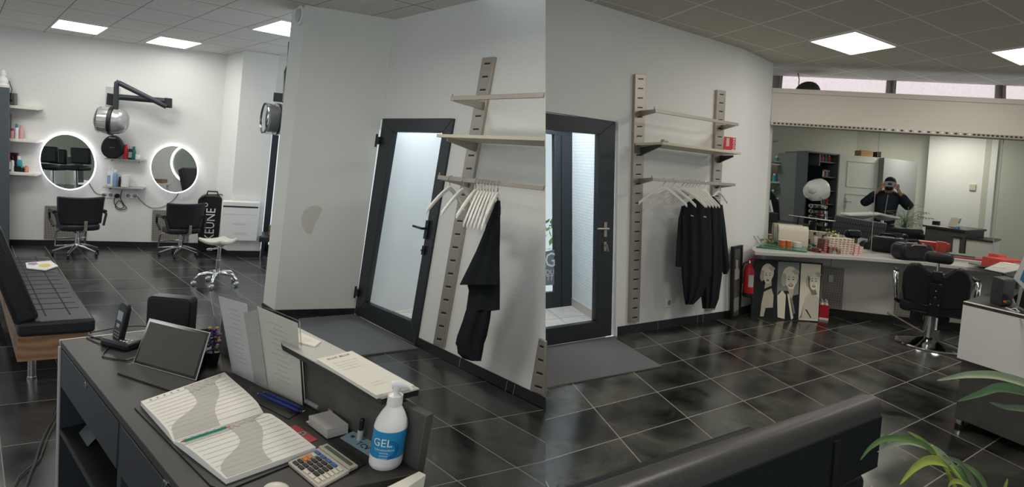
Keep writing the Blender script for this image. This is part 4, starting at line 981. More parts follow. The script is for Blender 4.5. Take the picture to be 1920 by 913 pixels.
g = G(); DF.box(g, .022, aD1, zdr0, zdr1, -.02, .0); dr = obj('drawer', g, DRAW, t, bev=.002)
g = G(); g.lathe([(.013, 0), (.013, .004), (.008, .005)], 18, axis='y'); g.box(-.0025, .0025, .004, .008, -.008, .008); obj('lock', g, CHR, dr, fr=DF.fr(162, 721, .0))
g = G(); DF.box(g, aD2, aD2+.62, zdr0, zdr1, -.02, .0); dr = obj('drawer', g, DRAW, t, bev=.002)
g = G(); g.lathe([(.013, 0), (.013, .004), (.008, .005)], 18, axis='y'); g.box(-.0025, .0025, .004, .008, -.008, .008); obj('lock', g, CHR, dr, fr=DF.fr(311, 906, .0))
g = G(); DF.box(g, aD1+.002, aD2-.002, 0, zdr1, -.40, -.004); obj('divider', g, DRAW, t)
zsh = DF.sz(115, 808, 0)[1]
g = G(); DF.box(g, .03, aD1, zsh-.025, zsh, -.45, -.004); obj('inner_shelf', g, BLK, t)
g = G(); DF.box(g, .03, aD1, zsh-.026, zsh+.0, -.004, .0); obj('shelf_edge', g, DRAW, t)
g = G(); DF.box(g, .03, 1.5, 0, zD-.03, -.48, -.46); obj('back_panel', g, BLK, t)
# white folder standing in the open compartment
g = G(); g.sheet([[DF.P(.12+.02*i+.0, zsh+.0+.01*i*0, -.05-.06*i*0-.0)+DF.N*(-.02*j)+DF.u*(.0+.14*j/6)+DF.e*(.05*math.sin(i*.4)) for i in range(8)] for j in range(7)], UZ*.002)
o = obj('curved_tray', g, DRAW); tag(o, 'dark curved tray inside the open desk compartment', 'tray')
# back panel and raised shelf
pa, pbb = F(572-110, 755-66, zD), F(787, 884, zD)
PW = Wall(pa-UL*zD, pbb-UL*zD, UL); aE1 = PW.sz(785, 884)[0]
zpt = PW.sz(795, 778)[1]
aE1 = PW.sz(783, 875)[0]
g = G(); PW.box(g, -.25, aE1, .02, zpt, -.03, 0); obj('rear_panel', g, CONC, t, bev=.002)
zsf = zpt+.035
shp = [(785.5, 727), (716, 745), (530, 645), (500, 586), (530, 601.5)]
sh = [F(x, y, zsf) for x, y in ((786, 728), (716, 746), (530, 645), (512, 590))]
g = G(); g.prism3([p-UZ*.004 for p in sh], sh); obj('raised_shelf', g, LGRY, t)
g = G(); c_ = sum(sh)/4; s2 = [p-(p-c_)*.004-UZ*.0045 for p in sh]; g.prism3([p-UZ*.018 for p in s2], s2); obj('shelf_underside', g, BLK, t)
for s in (.25, .8):
    g = G(); p = PW.P(aE1*s, zpt, -.015); g.tube([p, p+UZ*(zsf-.022-p[2])], .012, 10); obj('shelf_post', g, CHR, t)
# cream board end of the desk return
g = G(); zb3 = .80
q = [F(x, y, zb3) for x, y in ((786, 883), (799, 889.5), (733, 935), (700, 925))]
g.prism3([p-UL*.5 for p in q], q); o = obj('side_board', g, mat('cream_board', (.72, .69, .58), .5), bev=.002); tag(o, 'cream board edge at the bottom of the picture, right of the gel bottle', 'board')

def D(x, y, dz=0.): return F(x, y, zD+dz)
# appointment book
t = thing('appointment_book', lst(D(420, 820)), 'open appointment book with printed rulings lying on the dark desk', 'book')
def page(c, thick, sag, near=1):          # c: four corners px  a(far-left) b(far-right) c(near-right) d(near-left); spine at b..? 
    rows = []
    for i in range(13):
        s = i/12; r = []
        for j in range(9):
            w_ = j/8
            x = (c[0][0]*(1-w_)+c[1][0]*w_)*(1-s)+(c[3][0]*(1-w_)+c[2][0]*w_)*s
            y = (c[0][1]*(1-w_)+c[1][1]*w_)*(1-s)+(c[3][1]*(1-w_)+c[2][1]*w_)*s
            z = thick+sag(s); r.append((x, y, z))
        rows.append(r)
    return rows
p1 = [(264, 763), (421, 707), (494, 778), (325, 833)]; p2 = [(325, 834), (494, 779), (592, 850), (424, 911)]
def bez(q, s, w_): a, b, c, d = [np.array(v, float) for v in q]; return (a*(1-w_)+b*w_)*(1-s)+(d*(1-w_)+c*w_)*s
h1 = lambda s: .020+.010*math.sin(PI*min(1, s*1.0))*(s)-.012*max(0, s-.85)/.15
h2 = lambda s: .020+.012*math.sin(PI*s)**1*(1-s)-.012*max(0, .12-s)/.12
def pagept(q, hf, s, w_, e=0.):
    P0 = D(*bez(q, s, w_)); return P0+UZ*(hf(s)+e)
for q, hf in ((p1, h1), (p2, h2)):
    n = 14; rows = [[pagept(q, hf, i/n, j/6) for j in range(7)] for i in range(n+1)]
    g = G(); R_ = rows; vs = [p for r in R_ for p in r]+[np.array([p[0], p[1], zD+.004]) for r in R_ for p in r]; Q = 7; N_ = (n+1)*Q
    fs = [[i*Q+j, i*Q+j+1, (i+1)*Q+j+1, (i+1)*Q+j] for i in range(n) for j in range(Q-1)]
    rim = [j for j in range(Q)]+[i*Q+Q-1 for i in range(1, n+1)]+[n*Q+j for j in range(Q-2, -1, -1)]+[i*Q for i in range(n-1, 0, -1)]
    fs += [[rim[i], N_+rim[i], N_+rim[(i+1) % len(rim)], rim[(i+1) % len(rim)]] for i in range(len(rim))]
    g.add(vs, fs); pgo = obj('page_block', g, PAPER, t, smooth=True)
    # grey swoosh printed across each page
    g = G()
    def strip(f0, f1, N2=24):
        rows = []
        for i in range(N2+1):
            s = i/N2; r = []
            for j in range(5): w_ = f0(s)+(f1(s)-f0(s))*j/4; r.append(pagept(q, hf, min(.985, max(.015, s)), min(.985, max(.015, w_)), .0006))
            rows.append(r)
        g.sheet(rows)
    sg = lambda x: 1/(1+math.exp(-x))
    strip(lambda s: .52-.50*sg((s-.62)*14), lambda s: .82-.30*sg((s-.55)*9) if s > .12 else .98-.9*s)
    obj('printed_swoosh', g, mat('grey_swoosh', (.47, .45, .41), .75), pgo, recalc=False)
    g = G()
    for k in range(1, 12):
        s = k/12; rows = [[pagept(q, hf, s-.002, .03+.94*j/10, .0009) for j in range(11)], [pagept(q, hf, s+.003, .03+.94*j/10, .0009) for j in range(11)]]; g.sheet(rows)
    obj('rulings', g, mat('ruling_grey', (.50, .48, .45), .8), pgo, kind='stuff', recalc=False)
    g = G()
    for k in range(22):
        w_ = .05+.9*k/22; rows = [[pagept(q, hf, .03+.03*i, w_, .001), pagept(q, hf, .03+.03*i, w_+.022, .001)] for i in (0, 1)]
        if k % 2: g.sheet(rows)
    rg = random.Random(5)
    for k in range(5):
        w0 = .5+.07*k; s0 = .14+.02*rg.random()
        pts = [pagept(q, hf, s0+rg.uniform(-.03, .05), w0+.02*i, .002) for i in range(4)]; g.tube(pts, .0006, 4)
    obj('handwriting', g, INKG, pgo, kind='stuff', recalc=False)
g = G(); cv = [D(x, y) for x, y in ((252, 766), (421, 703), (498, 776), (597, 852), (425, 922), (395, 913), (322, 838))]
g.prism3([p+UZ*.0 for p in cv], [p+UZ*.005 for p in cv]); obj('cover', g, BLK, t)
g = G(); a_, b_ = D(338, 829, .035), D(431, 799, .035); dd_ = nrm(b_-a_)
t = thing('pencil', lst(a_), 'green pencil lying across the fold of the open book', 'pencil')
g.tube([a_+dd_*.012, b_-dd_*.012], .0042, 6); obj('barrel', g, GREEN, t)
g = G(); g.tube([b_-dd_*.012, b_], .0042, 8); obj('end', g, SALM, t)
g = G(); g.tube([a_, a_+dd_*.012], [.0008, .0042], 8); obj('tip', g, mat('pencil_wood', (.25, .15, .1), .7), t)
# tablet in its folio stand
t = thing('tablet', lst(D(310, 690)), 'tablet propped on a black folio stand, screen switched off', 'tablet')
b0, b1 = D(249, 684), D(367, 717)
tw = Wall(b0-UL*zD, b1-UL*zD, UL)
lft = b1-b0; wl = np.linalg.norm(lft); ex = lft/wl; back = np.cross(UZ, ex); back = back if back @ (b0-CAM) > 0 else -back
hT = .165; ez = nrm(UZ*.80+back*.45+ex*.12)
# solve the tilt so the top edge lands on the photographed pixels
best = None
for tb in np.linspace(0, 1.2, 40):
    for tx in np.linspace(-.3, .6, 31):
        for hh_ in np.linspace(.12, .26, 29):
            e = nrm(UZ+back*tb+ex*tx); q1 = proj(b0+e*hh_); q2 = proj(b1+e*hh_)
            er = (q1[0]-281)**2+(q1[1]-597)**2+(q2[0]-394)**2+(q2[1]-627)**2
            if best is None or er < best[0]: best = (er, e, hh_)
ez, hT = best[1], best[2]; ny = np.cross(ez, ex); ny = ny if ny @ (CAM-b0) > 0 else -ny
fr = Fr(b0+UZ*.006, ex, ny, ez)
g = G(); g.box(0, wl, -.006, 0, 0, hT); obj('body', g, mat('silver_edge', (.45, .45, .44), .35, .5), t, fr=fr, bev=.0028)
g = G(); g.box(.004, wl-.004, 0.0002, .001, .004, hT-.004); obj('bezel', g, BLKG, t, fr=fr, bev=.0004)
g = G(); g.box(.014, wl-.014, 0.0012, .0016, .014, hT-.014); obj('screen', g, mat('dark_screen', (.045, .045, .037), .45), t, fr=fr)
g = G(); fl = [D(x, y, .004) for x, y in ((221, 699), (245, 683), (367, 717), (395, 700), (372, 745), (330, 734))]
fl = [D(x, y, .004) for x, y in ((220, 700), (247, 682), (372, 718), (334, 738))]
g.prism3([p-UZ*.003 for p in fl], [p+UZ*.003 for p in fl]); obj('folio_base', g, mat('folio_black', (.035, .034, .032), .6), t)
g = G(); k0, k1 = fr((.02, -.007, hT*.6)), fr((wl-.02, -.007, hT*.6)); f0, f1 = D(300, 640), D(400, 672); g.prism3([k0, k1, f1, f0], [p+UZ*.004 for p in (k0, k1, f1, f0)]); obj('folio_leg', g, BLK, t)
# cordless phone on its answering base
t = thing('cordless_phone', lst(D(225, 650)), 'black cordless phone standing in its answering base', 'phone')
pb0 = D(228, 653); pz = nrm(UL)
f0 = D(236, 662); ax = nrm(D(262, 655)-D(205, 640)); fr = yawfr(D(233, 648), math.degrees(math.atan2(ax[1], ax[0])), UL)
g = G(); g.ext([(-.085, -.04), (-.08, -.05), (.075, -.05), (.08, -.04), (.075, .045), (-.08, .045)], 0, .035); obj('base', g, BLK, t, fr=fr, bev=.012, seg=3)
b1_ = D(219, 647, .0); hs = .155; hb_, ht_ = proj(b1_), None
ezp = nrm(UL+np.array([.10, .10, 0])); exx = nrm(np.array([ax[0], ax[1], 0])*1.0+np.array([.1, -.15, 0])); exx = nrm(exx-ezp*(exx @ ezp)); ey = np.cross(ezp, exx); ey = ey if ey @ (CAM-b1_) > 0 else -ey
zt = hgt(b1_, 218, 567, ezp)
fr2 = Fr(b1_, exx, ey, ezp)
g = G(); wv = .031; outl = [(-wv*.85, .02), (wv*.85, .02), (wv, zt*.55), (wv*.95, zt-.02), (wv*.6, zt), (-wv*.6, zt), (-wv*.95, zt-.02), (-wv, zt*.55)]
g.exty(outl, -.012, .012); hd = obj('handset', g, BLK, t, fr=fr2, bev=.006, seg=3)
g = G(); g.box(-.018, .018, .0121, .0128, zt*.60, zt*.82); obj('screen', g, mat('phone_screen', (.20, .28, .32), .2), hd, fr=fr2)
g = G(); g.box(-.011, .011, .0121, .0135, zt*.44, zt*.53); obj('key_pad', g, STL, hd, fr=fr2, bev=.002)
for r_ in range(4):
    for c_ in range(3):
        g = G(); x_ = (c_-1)*.013; z_ = zt*(.14+.07*r_); g.box(x_-.0035, x_+.0035, .0121, .0128, z_-.002, z_+.002); obj('key', g, PAPG, hd, fr=fr2)
for r_ in range(2):
    for c_ in range(3):
        g = G(); x_ = .02+c_*.018; y_ = -.03+r_*.022; g.box(x_-.004, x_+.004, y_-.003, y_+.003, .035, .037); obj('base_key', g, PAPER, t, fr=fr)
for pts, txt in (([(205, 640), (190, 632), (172, 632), (166, 624), (178, 622), (205, 617), (235, 612), (262, 611), (280, 612)], 'thin black cable looping behind the phone toward the black box'),
                 ([(205, 650), (194, 662), (192, 668), (215, 673), (240, 676), (250, 672)], 'black phone cable coiled on the desk before the phone'),
                 ([(198, 637), (180, 633), (165, 628), (163, 633), (185, 643), (202, 646)], 'second thin cable at the far left of the phone')):
    g = G(); P = [D(x, y, .004) for x, y in pts]; g.tube(P, .0028, 6); o = obj('cable', g, BLK, smooth=True); tag(o, txt, 'cable')
# black square box (router)
fb = D(272, 640); 
RWa = Wall(D(268, 632)-UL*zD, D(352, 640)-UL*zD, UL)
t = thing('router_box', lst(D(312, 636)), 'black rounded square box standing behind the tablet', 'router')
s0 = RWa.sz(271, 630)[0]; s1 = RWa.sz(352, 640)[0]; zt1 = RWa.sz(290, 556)[1]
def rrect(x0, x1, z0, z1, r, n=5):
    o_ = []
    for cx_, cz_, a_0 in ((x1-r, z0+r, -90), (x1-r, z1-r, 0), (x0+r, z1-r, 90), (x0+r, z0+r, 180)):
        for k in range(n): a = math.radians(a_0+k*90/(n-1)); o_.append((cx_+r*math.cos(a), cz_+r*math.sin(a)))
    return o_
g = G(); rr = rrect(s0, s1, zD, zt1, .022)
g.prism3([RWa.P(a, z, -.055) for a, z in rr], [RWa.P(a, z, -.004) for a, z in rr]); obj('casing', g, BLK, t, bev=.003)
g = G(); rr = rrect(s0+.006, s1-.006, zD+.004, zt1-.006, .02)
g.prism3([RWa.P(a, z, -.0045) for a, z in rr], [RWa.P(a, z, 0) for a, z in rr]); obj('front_cover', g, mat('matte_black_front', (.018, .02, .02), .6), t, bev=.001)
g = G(); RWa.box(g, (s0+s1)/2-.008, (s0+s1)/2+.008, zD+.07, zD+.086, 0.0002, .0006); obj('mark', g, BLKG, t)
# dark floral figure in a pot
P = D(398, 682); t = thing('potted_ornament', lst(P), 'navy and purple flower ornament in a small black pot behind the tablet', 'ornament'); fr = Fr(P, ez=UL)
g = G(); g.lathe([(.020, 0), (.026, .05), (.028, .055), (.022, .05), (0, .05)], 18); obj('pot', g, BLK, t, fr=fr, smooth=True)
rg = random.Random(8); cols = [mat('navy_petal', (.015, .02, .09), .5), mat('purple_petal', (.10, .05, .16), .6), mat('ochre_petal', (.35, .2, .06), .6)]
for k in range(34):
    g = G(); a = rg.uniform(0, 6.28); r = rg.uniform(.0, .030); z = rg.uniform(.055, .155); g.ball((r*math.cos(a), r*math.sin(a), z), (.009, .009, .006), 7, 5); obj('petal', g, cols[k % 5 % 3 if k % 5 < 3 else 0], t, fr=fr)
g = G(); g.tube([(0, 0, .04), (0, 0, .14)], .004); obj('stem', g, BLK, t, fr=fr)
# clear acrylic leaflet stand with sheets
t = thing('leaflet_stand', lst(D(500, 740)), 'clear acrylic stand with printed sheets in the middle of the desk', 'stand')
A0, A1 = D(420, 695), D(572, 768)
AW_ = Wall(A0-UL*zD, A1-UL*zD, UL)
outl = [(420, 695), (572, 768), (561, 602), (520, 585), (482, 572), (440, 556), (393, 547)]
g = G(); AW_.poly(g, outl, -.004, -.001); obj('front_sheet', g, ACR, t)
g = G(); fl = [D(x, y, .004) for x, y in ((470, 723), (572, 768), (541, 785), (455, 742))]; g.prism3([p-UZ*.003 for p in fl], fl); obj('foot', g, ACR, t)
g = G(); outb = [(430, 700), (570, 766), (560, 604), (450, 566), (451, 563), (455, 564)]; 
for nm, q, mt, o_ in (('left_leaflet', [(436, 700), (478, 722), (463, 570), (410, 555)], mat('sheet_pale', (.56, .57, .56), .7), -.012), ('middle_leaflet', [(478, 722), (503, 735), (482, 580), (457, 586)], mat('sheet_grey', (.40, .39, .37), .7), -.010),
                      ('right_leaflet', [(503, 735), (568, 764), (558, 606), (482, 574)], mat('sheet_cream', (.58, .57, .50), .7), -.014)):
    g = G(); AW_.poly(g, q, o_-.0012, o_); lf = obj(nm, g, mt, t)
    g = G(); q = [np.array(v, float) for v in q]
    for k in range(12):
        s = .12+.06*k; a = q[3]+(q[0]-q[3])*s; b = q[2]+(q[1]-q[2])*s; l_ = a+(b-a)*(.35 if k % 2 else .25); r_ = a+(b-a)*(.72 if k % 3 else .62)
        AW_.poly(g, [l_, r_, r_+(0, 1.6), l_+(0, 1.6)], o_+.0002, o_+.0005)
    obj('print_lines', g, mat('print_grey', (.46, .44, .42), .8), lf, kind='stuff')
for (x0, y0, x1, y1), txt in (((486, 739, 566, 773), 'blue pen nearest the book on the acrylic foot'), ((498, 736, 569, 768), 'blue pen against the acrylic sheet')):
    t = thing('ballpoint_pen', lst(D(x0, y0)), txt, 'pen', 'blue pens'); a_, b_ = D(x0, y0, .012), D(x1, y1, .012); d_ = nrm(b_-a_)
    g = G(); g.tube([a_, b_-d_*.02], .005, 8); obj('barrel', g, mat('blue_pen', (.01, .03, .22), .3), t, smooth=True)
    g = G(); g.tube([b_-d_*.02, b_], [.005, .002], 8); obj('tip', g, BLK, t)
    g = G(); g.tube([a_-d_*.008, a_], .003, 8); obj('clicker', g, CHR, t)
# cards, marker, red card, lip gloss, blue card
def cardstack(x, quad, th, mt, txt, cat, name, z0=None, bev=0):
    z0 = zD if z0 is None else z0
    g = G(); q = [F(a, b, z0+th) for a, b in quad]; g.prism3([p-UZ*(th-.0005) for p in q], q); o = obj(name, g, mt, bev=bev); tag(o, txt, cat); return o
g = G(); o = cardstack(0, [(574, 790), (607, 776), (652, 799), (617, 815)], .003, PAPER, 'loose white cards under the card stack', 'cards', 'loose_cards')
t = thing('card_stack', lst(D(615, 800)), 'neat stack of white business cards by the rear panel', 'cards')
q0 = [F(a, b, zD+.035) for a, b in ((579, 779), (619, 769), (653, 795), (614, 805))]
for k in range(14):
    g = G(); z_ = -.031+.0022*k; j_ = np.array([random.uniform(-.0008, .0008), random.uniform(-.0008, .0008), 0])
    g.prism3([p+j_+UZ*z_ for p in q0], [p+j_+UZ*(z_+.0018) for p in q0]); obj('card', g, mat('greyish_card', (.52, .50, .46), .7), t)
o = cardstack(0, [(534, 804), (555, 796), (596, 824), (573, 833)], .0015, REDC, 'red card with a round dark emblem beside the open book', 'card', 'red_card')
g = G(); c_ = D(566, 813, .0018)
for r0, r1, mt in ((.0, .014, mat('emblem_dark', (.02, .05, .04), .5)),):
    g.lathe([(.014, 0), (.014, .0003), (0, .0003)], 24); em = obj('emblem', g, mt, o, fr=Fr(c_))
g = G(); g.lathe([(.0125, .0004), (.0125, .0006), (.0105, .0006), (.0105, .0004)], 24); g.box(-.006, .006, -.001, .001, .0004, .0006); g.box(-.006, -.004, -.006, .006, .0004, .0006); g.box(.004, .006, -.006, .006, .0004, .0006); obj('emblem_ring', g, PAPER, em, fr=Fr(c_))
o = cardstack(0, [(638, 820), (662, 808), (720, 838), (692, 853)], .004, LBLU, 'pale blue printed card under the lip gloss tube', 'card', 'blue_card')
g = G(); dq = nrm(D(692, 853)-D(638, 820)); dp = nrm(D(662, 808)-D(638, 820)); P_ = D(676, 838, .0045)
g.text('TCV', .030, lambda a, b, h: P_+dq*a+dp*b*1.0+UZ*h); obj('lettering', g, BLK, o)
g = G(); P_ = D(656, 818, .0045); g.add([P_, P_+dq*.015, P_+dq*.015+dp*.012, P_+dp*.012], [[0, 1, 2, 3]]); obj('printed_photo', g, INK, o)
t = thing('lip_gloss', lst(D(676, 826)), 'small clear tube with black cap standing before the gel bottle', 'tube'); fr = Fr(D(674, 824, .004), ez=UL)
g = G(); g.lathe([(.0095, 0), (.0095, .034)], 16); obj('tube', g, mat('milky_tube', (.45, .47, .46), .2), t, fr=fr, smooth=True)
g = G(); g.lathe([(.008, .034), (.008, .070), (.006, .072)], 16); obj('cap', g, BLK, t, fr=fr, smooth=True)
g = G(); a_, b_ = D(574, 752, .01), D(598, 765, .01); g.tube([a_, b_], .009, 10); o = obj('marker', g, mat('translucent_grey', (.28, .28, .27), .3), smooth=True); tag(o, 'short grey tube lying behind the acrylic stand', 'tube')
g = G(); p = F(619, 772, zD+.02); RP = PW.at(620, 776, .001); g.box(-.012, .012, 0, .004, 0, .016); o = obj('orange_clip', g, CARD, fr=Fr(RP, PW.e, PW.N, PW.u)); tag(o, 'small brown clip on the rear panel above the card stack', 'clip')
# hand gel bottle
P = D(722, 868); t = thing('gel_bottle', lst(P), 'white pump bottle of hand gel with blue label on the desk', 'bottle'); hb = hgt(P, 742, 713, UL); R_ = .0385*1.0
wpx = np.linalg.norm(D(757, 868)-D(690, 868)); R_ = wpx*.5*.93; fr = Fr(P, ez=UL); s = hb/.24
g = G(); g.lathe([(R_*.9, 0), (R_, .006*s), (R_, .115*s), (R_*.93, .130*s), (R_*.72, .150*s), (R_*.48, .168*s), (R_*.40, .175*s), (R_*.40, .18*s)], 32); obj('body', g, PET, t, fr=fr, smooth=True)
g = G(); g.lathe([(R_*1.008, .012*s), (R_*1.008, .112*s)], 32, cap=False); lb = obj('label', g, None or mat('gel_label', (.02, .26, .52), .35, noise=.35, scale=18), t, fr=fr, smooth=True)
g = G(); g.lathe([(R_*1.012, .012*s), (R_*1.012, .036*s)], 32, cap=False); obj('label_base', g, PET, lb, fr=fr, smooth=True)
cd = nrm((CAM-P)*np.array([1, 1, 0])); ang0 = math.atan2(cd[1], cd[0])-.12
def cyl(a, b, h): th = ang0+a/R_; return P+np.array([math.cos(th), math.sin(th), 0])*(R_*1.012+h)+UL*b
g = G(); g.text('GEL', .034, lambda a, b, h: cyl(a-.014, b+.072*s, h)); g.text('hydroalcoolique', .009, lambda a, b, h: cyl(a-.006, b+.060*s, h)); 
for k in range(3): g.text('sanitizing', .007, lambda a, b, h, k=k: cyl(a-.006, b+(.052-.008*k)*s, h))
obj('label_text', g, WPL, lb)
g = G(); 
for r_ in (.030, .024): 
    rows = [[cyl(.004+r_*math.cos(a)*1.1+0, .062*s+r_*math.sin(a), .0002), cyl(.004+(r_-.003)*math.cos(a)*1.1, .062*s+(r_-.003)*math.sin(a), .0002)] for a in np.linspace(-1.6, 1.6, 16)]; g.sheet(rows)
obj('label_rings', g, mat('deep_blue_print', (.005, .10, .36), .4), lb, recalc=False)
g = G(); g.lathe([(R_*.45, .172*s), (R_*.47, .176*s), (R_*.45, .200*s), (R_*.3, .203*s), (R_*.18, .205*s), (R_*.18, .222*s)], 24); obj('collar', g, PET, t, fr=fr, smooth=True)
pd = nrm(np.array([.95, .05, 0])); g = G(); g.T = Fr(P+UL*.222*s, pd, np.cross(UZ, pd), UL)
g.tube([(-.014, 0, .006), (.005, 0, .009), (.028, 0, .006), (.045, 0, -.006)], [.012, .013, .008, .004], 12); g.lathe([(.011, -.01), (.014, .0), (.013, .01), (0, .014)], 18); obj('pump_head', g, PET, t, smooth=True)
# calculator
t = thing('calculator', lst(D(600, 875)), 'desk calculator with orange and blue keys and flip cover', 'calculator')
ca, cb, ccn, cdn = D(540, 872), D(596, 845), D(658, 888), D(604, 918)
exx = nrm(cb-ca); Lx = np.linalg.norm(cb-ca); eyy = nrm(cdn-ca); Ly = np.linalg.norm(cdn-ca)*1.02
fr = Fr(ca, exx, eyy, UZ)
# long axis of the pad runs from the screen edge; cover is beyond it
e_u = nrm(D(655, 888)-D(597, 845)); e_v = nrm(D(540, 872)-D(597, 845)); Lu = np.linalg.norm(D(655, 888)-D(597, 845)); Lv = np.linalg.norm(D(540, 872)-D(597, 845)); fr = Fr(D(597, 845, .001), e_u, e_v, UZ)
g = G(); g.box(0, Lu, -.0, Lv, 0, .010); obj('body', g, mat('champagne_plastic', (.50, .46, .38), .4), t, fr=fr, bev=.002)
g = G(); g.box(0, Lu, -Lv*.62, -.002, .0, .004); cv_ = obj('flip_cover', g, BLK, t, fr=fr)
g = G(); g.box(-.0, Lu, -Lv*.10, Lv*.0, .004, .014); g.box(.02*0, Lu, -Lv*.30, -Lv*.04, .004, .012); obj('display_block', g, mat('pale_display_frame', (.42, .40, .33), .4), t, fr=fr, bev=.001)
g = G(); g.box(.012, Lu-.014, -Lv*.24, -Lv*.09, .012, .0125); obj('display', g, mat('lcd', (.12, .13, .09), .25), t, fr=fr)
kc = [mat('key_black', (.01, .01, .012), .4), mat('key_orange', (.75, .22, .03), .4), mat('key_blue', (.04, .12, .35), .4), mat('key_cream', (.62, .58, .48), .4)]
for c_ in range(5):
    for r_ in range(6):
        mt = kc[0]
        if c_ == 0: mt = kc[[2, 3, 1, 1, 0, 0][r_]]
        if c_ == 4: mt = kc[3]
        if r_ == 0: mt = kc[[2, 2, 2, 2, 3][c_]]
        if r_ == 5 and c_ > 1: mt = kc[3]
        x_ = .010+(Lu-.02)*(c_+.5)/5; y_ = Lv*(.10+.86*(r_+.5)/6)
        g = G(); g.box(x_-Lu*.07, x_+Lu*.07, y_-Lv*.05, y_+Lv*.05, .010, .0135); obj('key', g, mt, t, fr=fr, bev=.0008)
g = G(); g.ball((0, 0, 0), (.035, .022, .018), 20, 10); o = obj('computer_mouse', g, mat('cream_mouse', (.70, .66, .54), .4), fr=Fr(D(518, 918, .012)), smooth=True); tag(o, 'rounded cream mouse at the bottom edge below the open book', 'mouse')
# leaflets on the raised shelf
t = thing('flyer_stack', lst(F(690, 700, zsf)), 'thick stack of white printed flyers on the raised desk shelf', 'flyers')
fq = [(594, 673), (660, 657.5), (777, 722), (706, 741)]
for k in range(6):
    g = G(); q = [F(x, y, zsf+.012) for x, y in fq]; j_ = np.array([random.uniform(-.002, .002), random.uniform(-.002, .002), 0]); z_ = -.0115+.0019*k+.0004
    g.prism3([p+j_+UZ*z_ for p in q], [p+j_+UZ*(z_+.0015) for p in q]); fl_ = obj('flyer', g, mat('flyer_cream', (.74, .71, .63), .7), t)
q = [F(x, y, zsf+.0126) for x, y in fq]; fx = nrm(q[1]-q[0]); fy = nrm(q[0]-q[3]); 
def fp(px, py): P_ = F(px, py, zsf+.0129); return lambda a, b, h: P_+fx*a+fy*b+UZ*h
g = G(); g.text('ELLE', .019, fp(625, 672.5)); obj('heading', g, PINK, fl_)
g = G(); g.text('&LUI.', .019, fp(648, 667)); obj('heading', g, INK, fl_)
g = G(); 
for i, (px, py) in enumerate(((648, 677), (653, 681), (658, 685), (663, 689))): g.text('Prenez rendez-vous en ligne'[:27-i*2], .0075, fp(px, py))
for px, py in ((706, 716), (712, 720)): g.text('www elle et lui', .007, fp(px, py))
obj('small_print', g, INKG, fl_)
t = thing('business_cards', lst(F(580, 640, zsf)), 'small pile of white cards on the raised shelf behind the acrylic stand', 'cards')
q = [F(x, y, zsf+.006) for x, y in ((552, 628), (566, 624), (602, 640), (590, 649), (556, 640))]; g = G(); g.prism3([p-UZ*.0055 for p in q], q); cd_ = obj('card_pile', g, mat('flyer_cream', (.74, .71, .63), .7), t)
P_ = F(578, 638, zsf+.0062); g = G(); g.text('ELLE&LUI', .014, lambda a, b, h: P_-nrm(q[2]-q[1])*a*-1+nrm(q[1]-q[3])*b*.6+UZ*h); obj('lettering', g, PINK, cd_)
# cables on the floor by the desk
for pts, txt in (([(106, 765), (96, 790), (84, 815), (74, 840), (66, 868), (58, 885), (48, 913), (44, 930)], 'black power cable hanging down beside the desk at the lower left'),
                 ([(104, 790), (90, 818), (84, 835), (74, 862), (55, 876), (35, 893), (26, 913), (22, 930)], 'thinner brown cable crossing the black one on the floor at the lower left')):
    g = G(); g.tube([F(x, y, .012) for x, y in pts], .006 if 'power' in txt else .004, 6); o = obj('cable', g, BLK if 'power' in txt else mat('brown_cable', (.06, .045, .035), .6), smooth=True); tag(o, txt, 'cable')

# ================================================================ RIGHT ROOM: RAIL WALL
upright(LR, [(1181, 605.5), (1199, 603), (1211.5, 139.5), (1191.5, 138.5)], 26, 'slotted steel upright beside the glass door with the street behind')
upright(LR, [(1326, 583.5), (1341, 581), (1361.5, 170.5), (1345.5, 168)], 26, 'slotted steel upright with the red card, partly behind the black capes')
oR = .34
framebar(LR, (1227, 204.5), (1383, 231), [((1227, 205), (1200, 209)), ((1378, 231), (1352, 236))], oR, 'bare steel bar, topmost on the two uprights of the cape wall', 'support_bar')
def boardLR(x0, y0, x1, y1, o, th, txt):
    A_, B_ = LR.at(x0, y0, o), LR.at(x1, y1, o); t = thing('wall_shelf', lst((A_+B_)/2), txt, 'shelf')
    g = G(); q = [A_, B_, B_-LR.N*(o-.04), A_-LR.N*(o-.04)]; g.prism3([p-LR.u*th for p in q], q); obj('board', g, CREAM, t, bev=.002)
    for (xe, ye), (xw, yw) in (((1238, 271), (1201, 276)), ((1374, 291), (1350, 291))):
        b0, b1 = LR.at(xe, ye, o-.04), LR.at(xw, yw, .035); k = LR.e*.016
        g = G(); g.prism3([b0-LR.u*.018, b0, b0+k, b0+k-LR.u*.018], [b1-LR.u*.08, b1, b1+k, b1+k-LR.u*.08]); obj('bracket', g, ANTH, t)
    return t
boardLR(1243, 266, 1390, 285.5, .38, .024, 'cream shelf board on the cape wall, with a red card at its right end')
framebar(LR, (1222, 333), (1377, 344), [((1222, 333), (1199, 336)), ((1372, 344), (1345, 345))], oR, 'steel rail of the cape wall with white hangers and black capes', 'hanging_rail')
P = LR.at(1246, 266.5, .30); g = G(); g.box(-.035, .035, -.02, .02, 0, .014); g.box(-.03, -.01, -.015, .015, .014, .024); o = obj('grey_bracket_piece', g, PAPG, fr=Fr(P, LR.e, LR.N, LR.u), bev=.003); tag(o, 'small grey clip lying on the cream shelf of the cape wall', 'clip')
RWq = [(1356.5, 280.5), (1378.5, 282), (1379.8, 258.5), (1358.5, 256)]
g = G(); LR.poly(g, RWq, .20, .206); o = obj('red_card', g, RED); tag(o, 'red printed card standing on the cream shelf by the right upright', 'card')
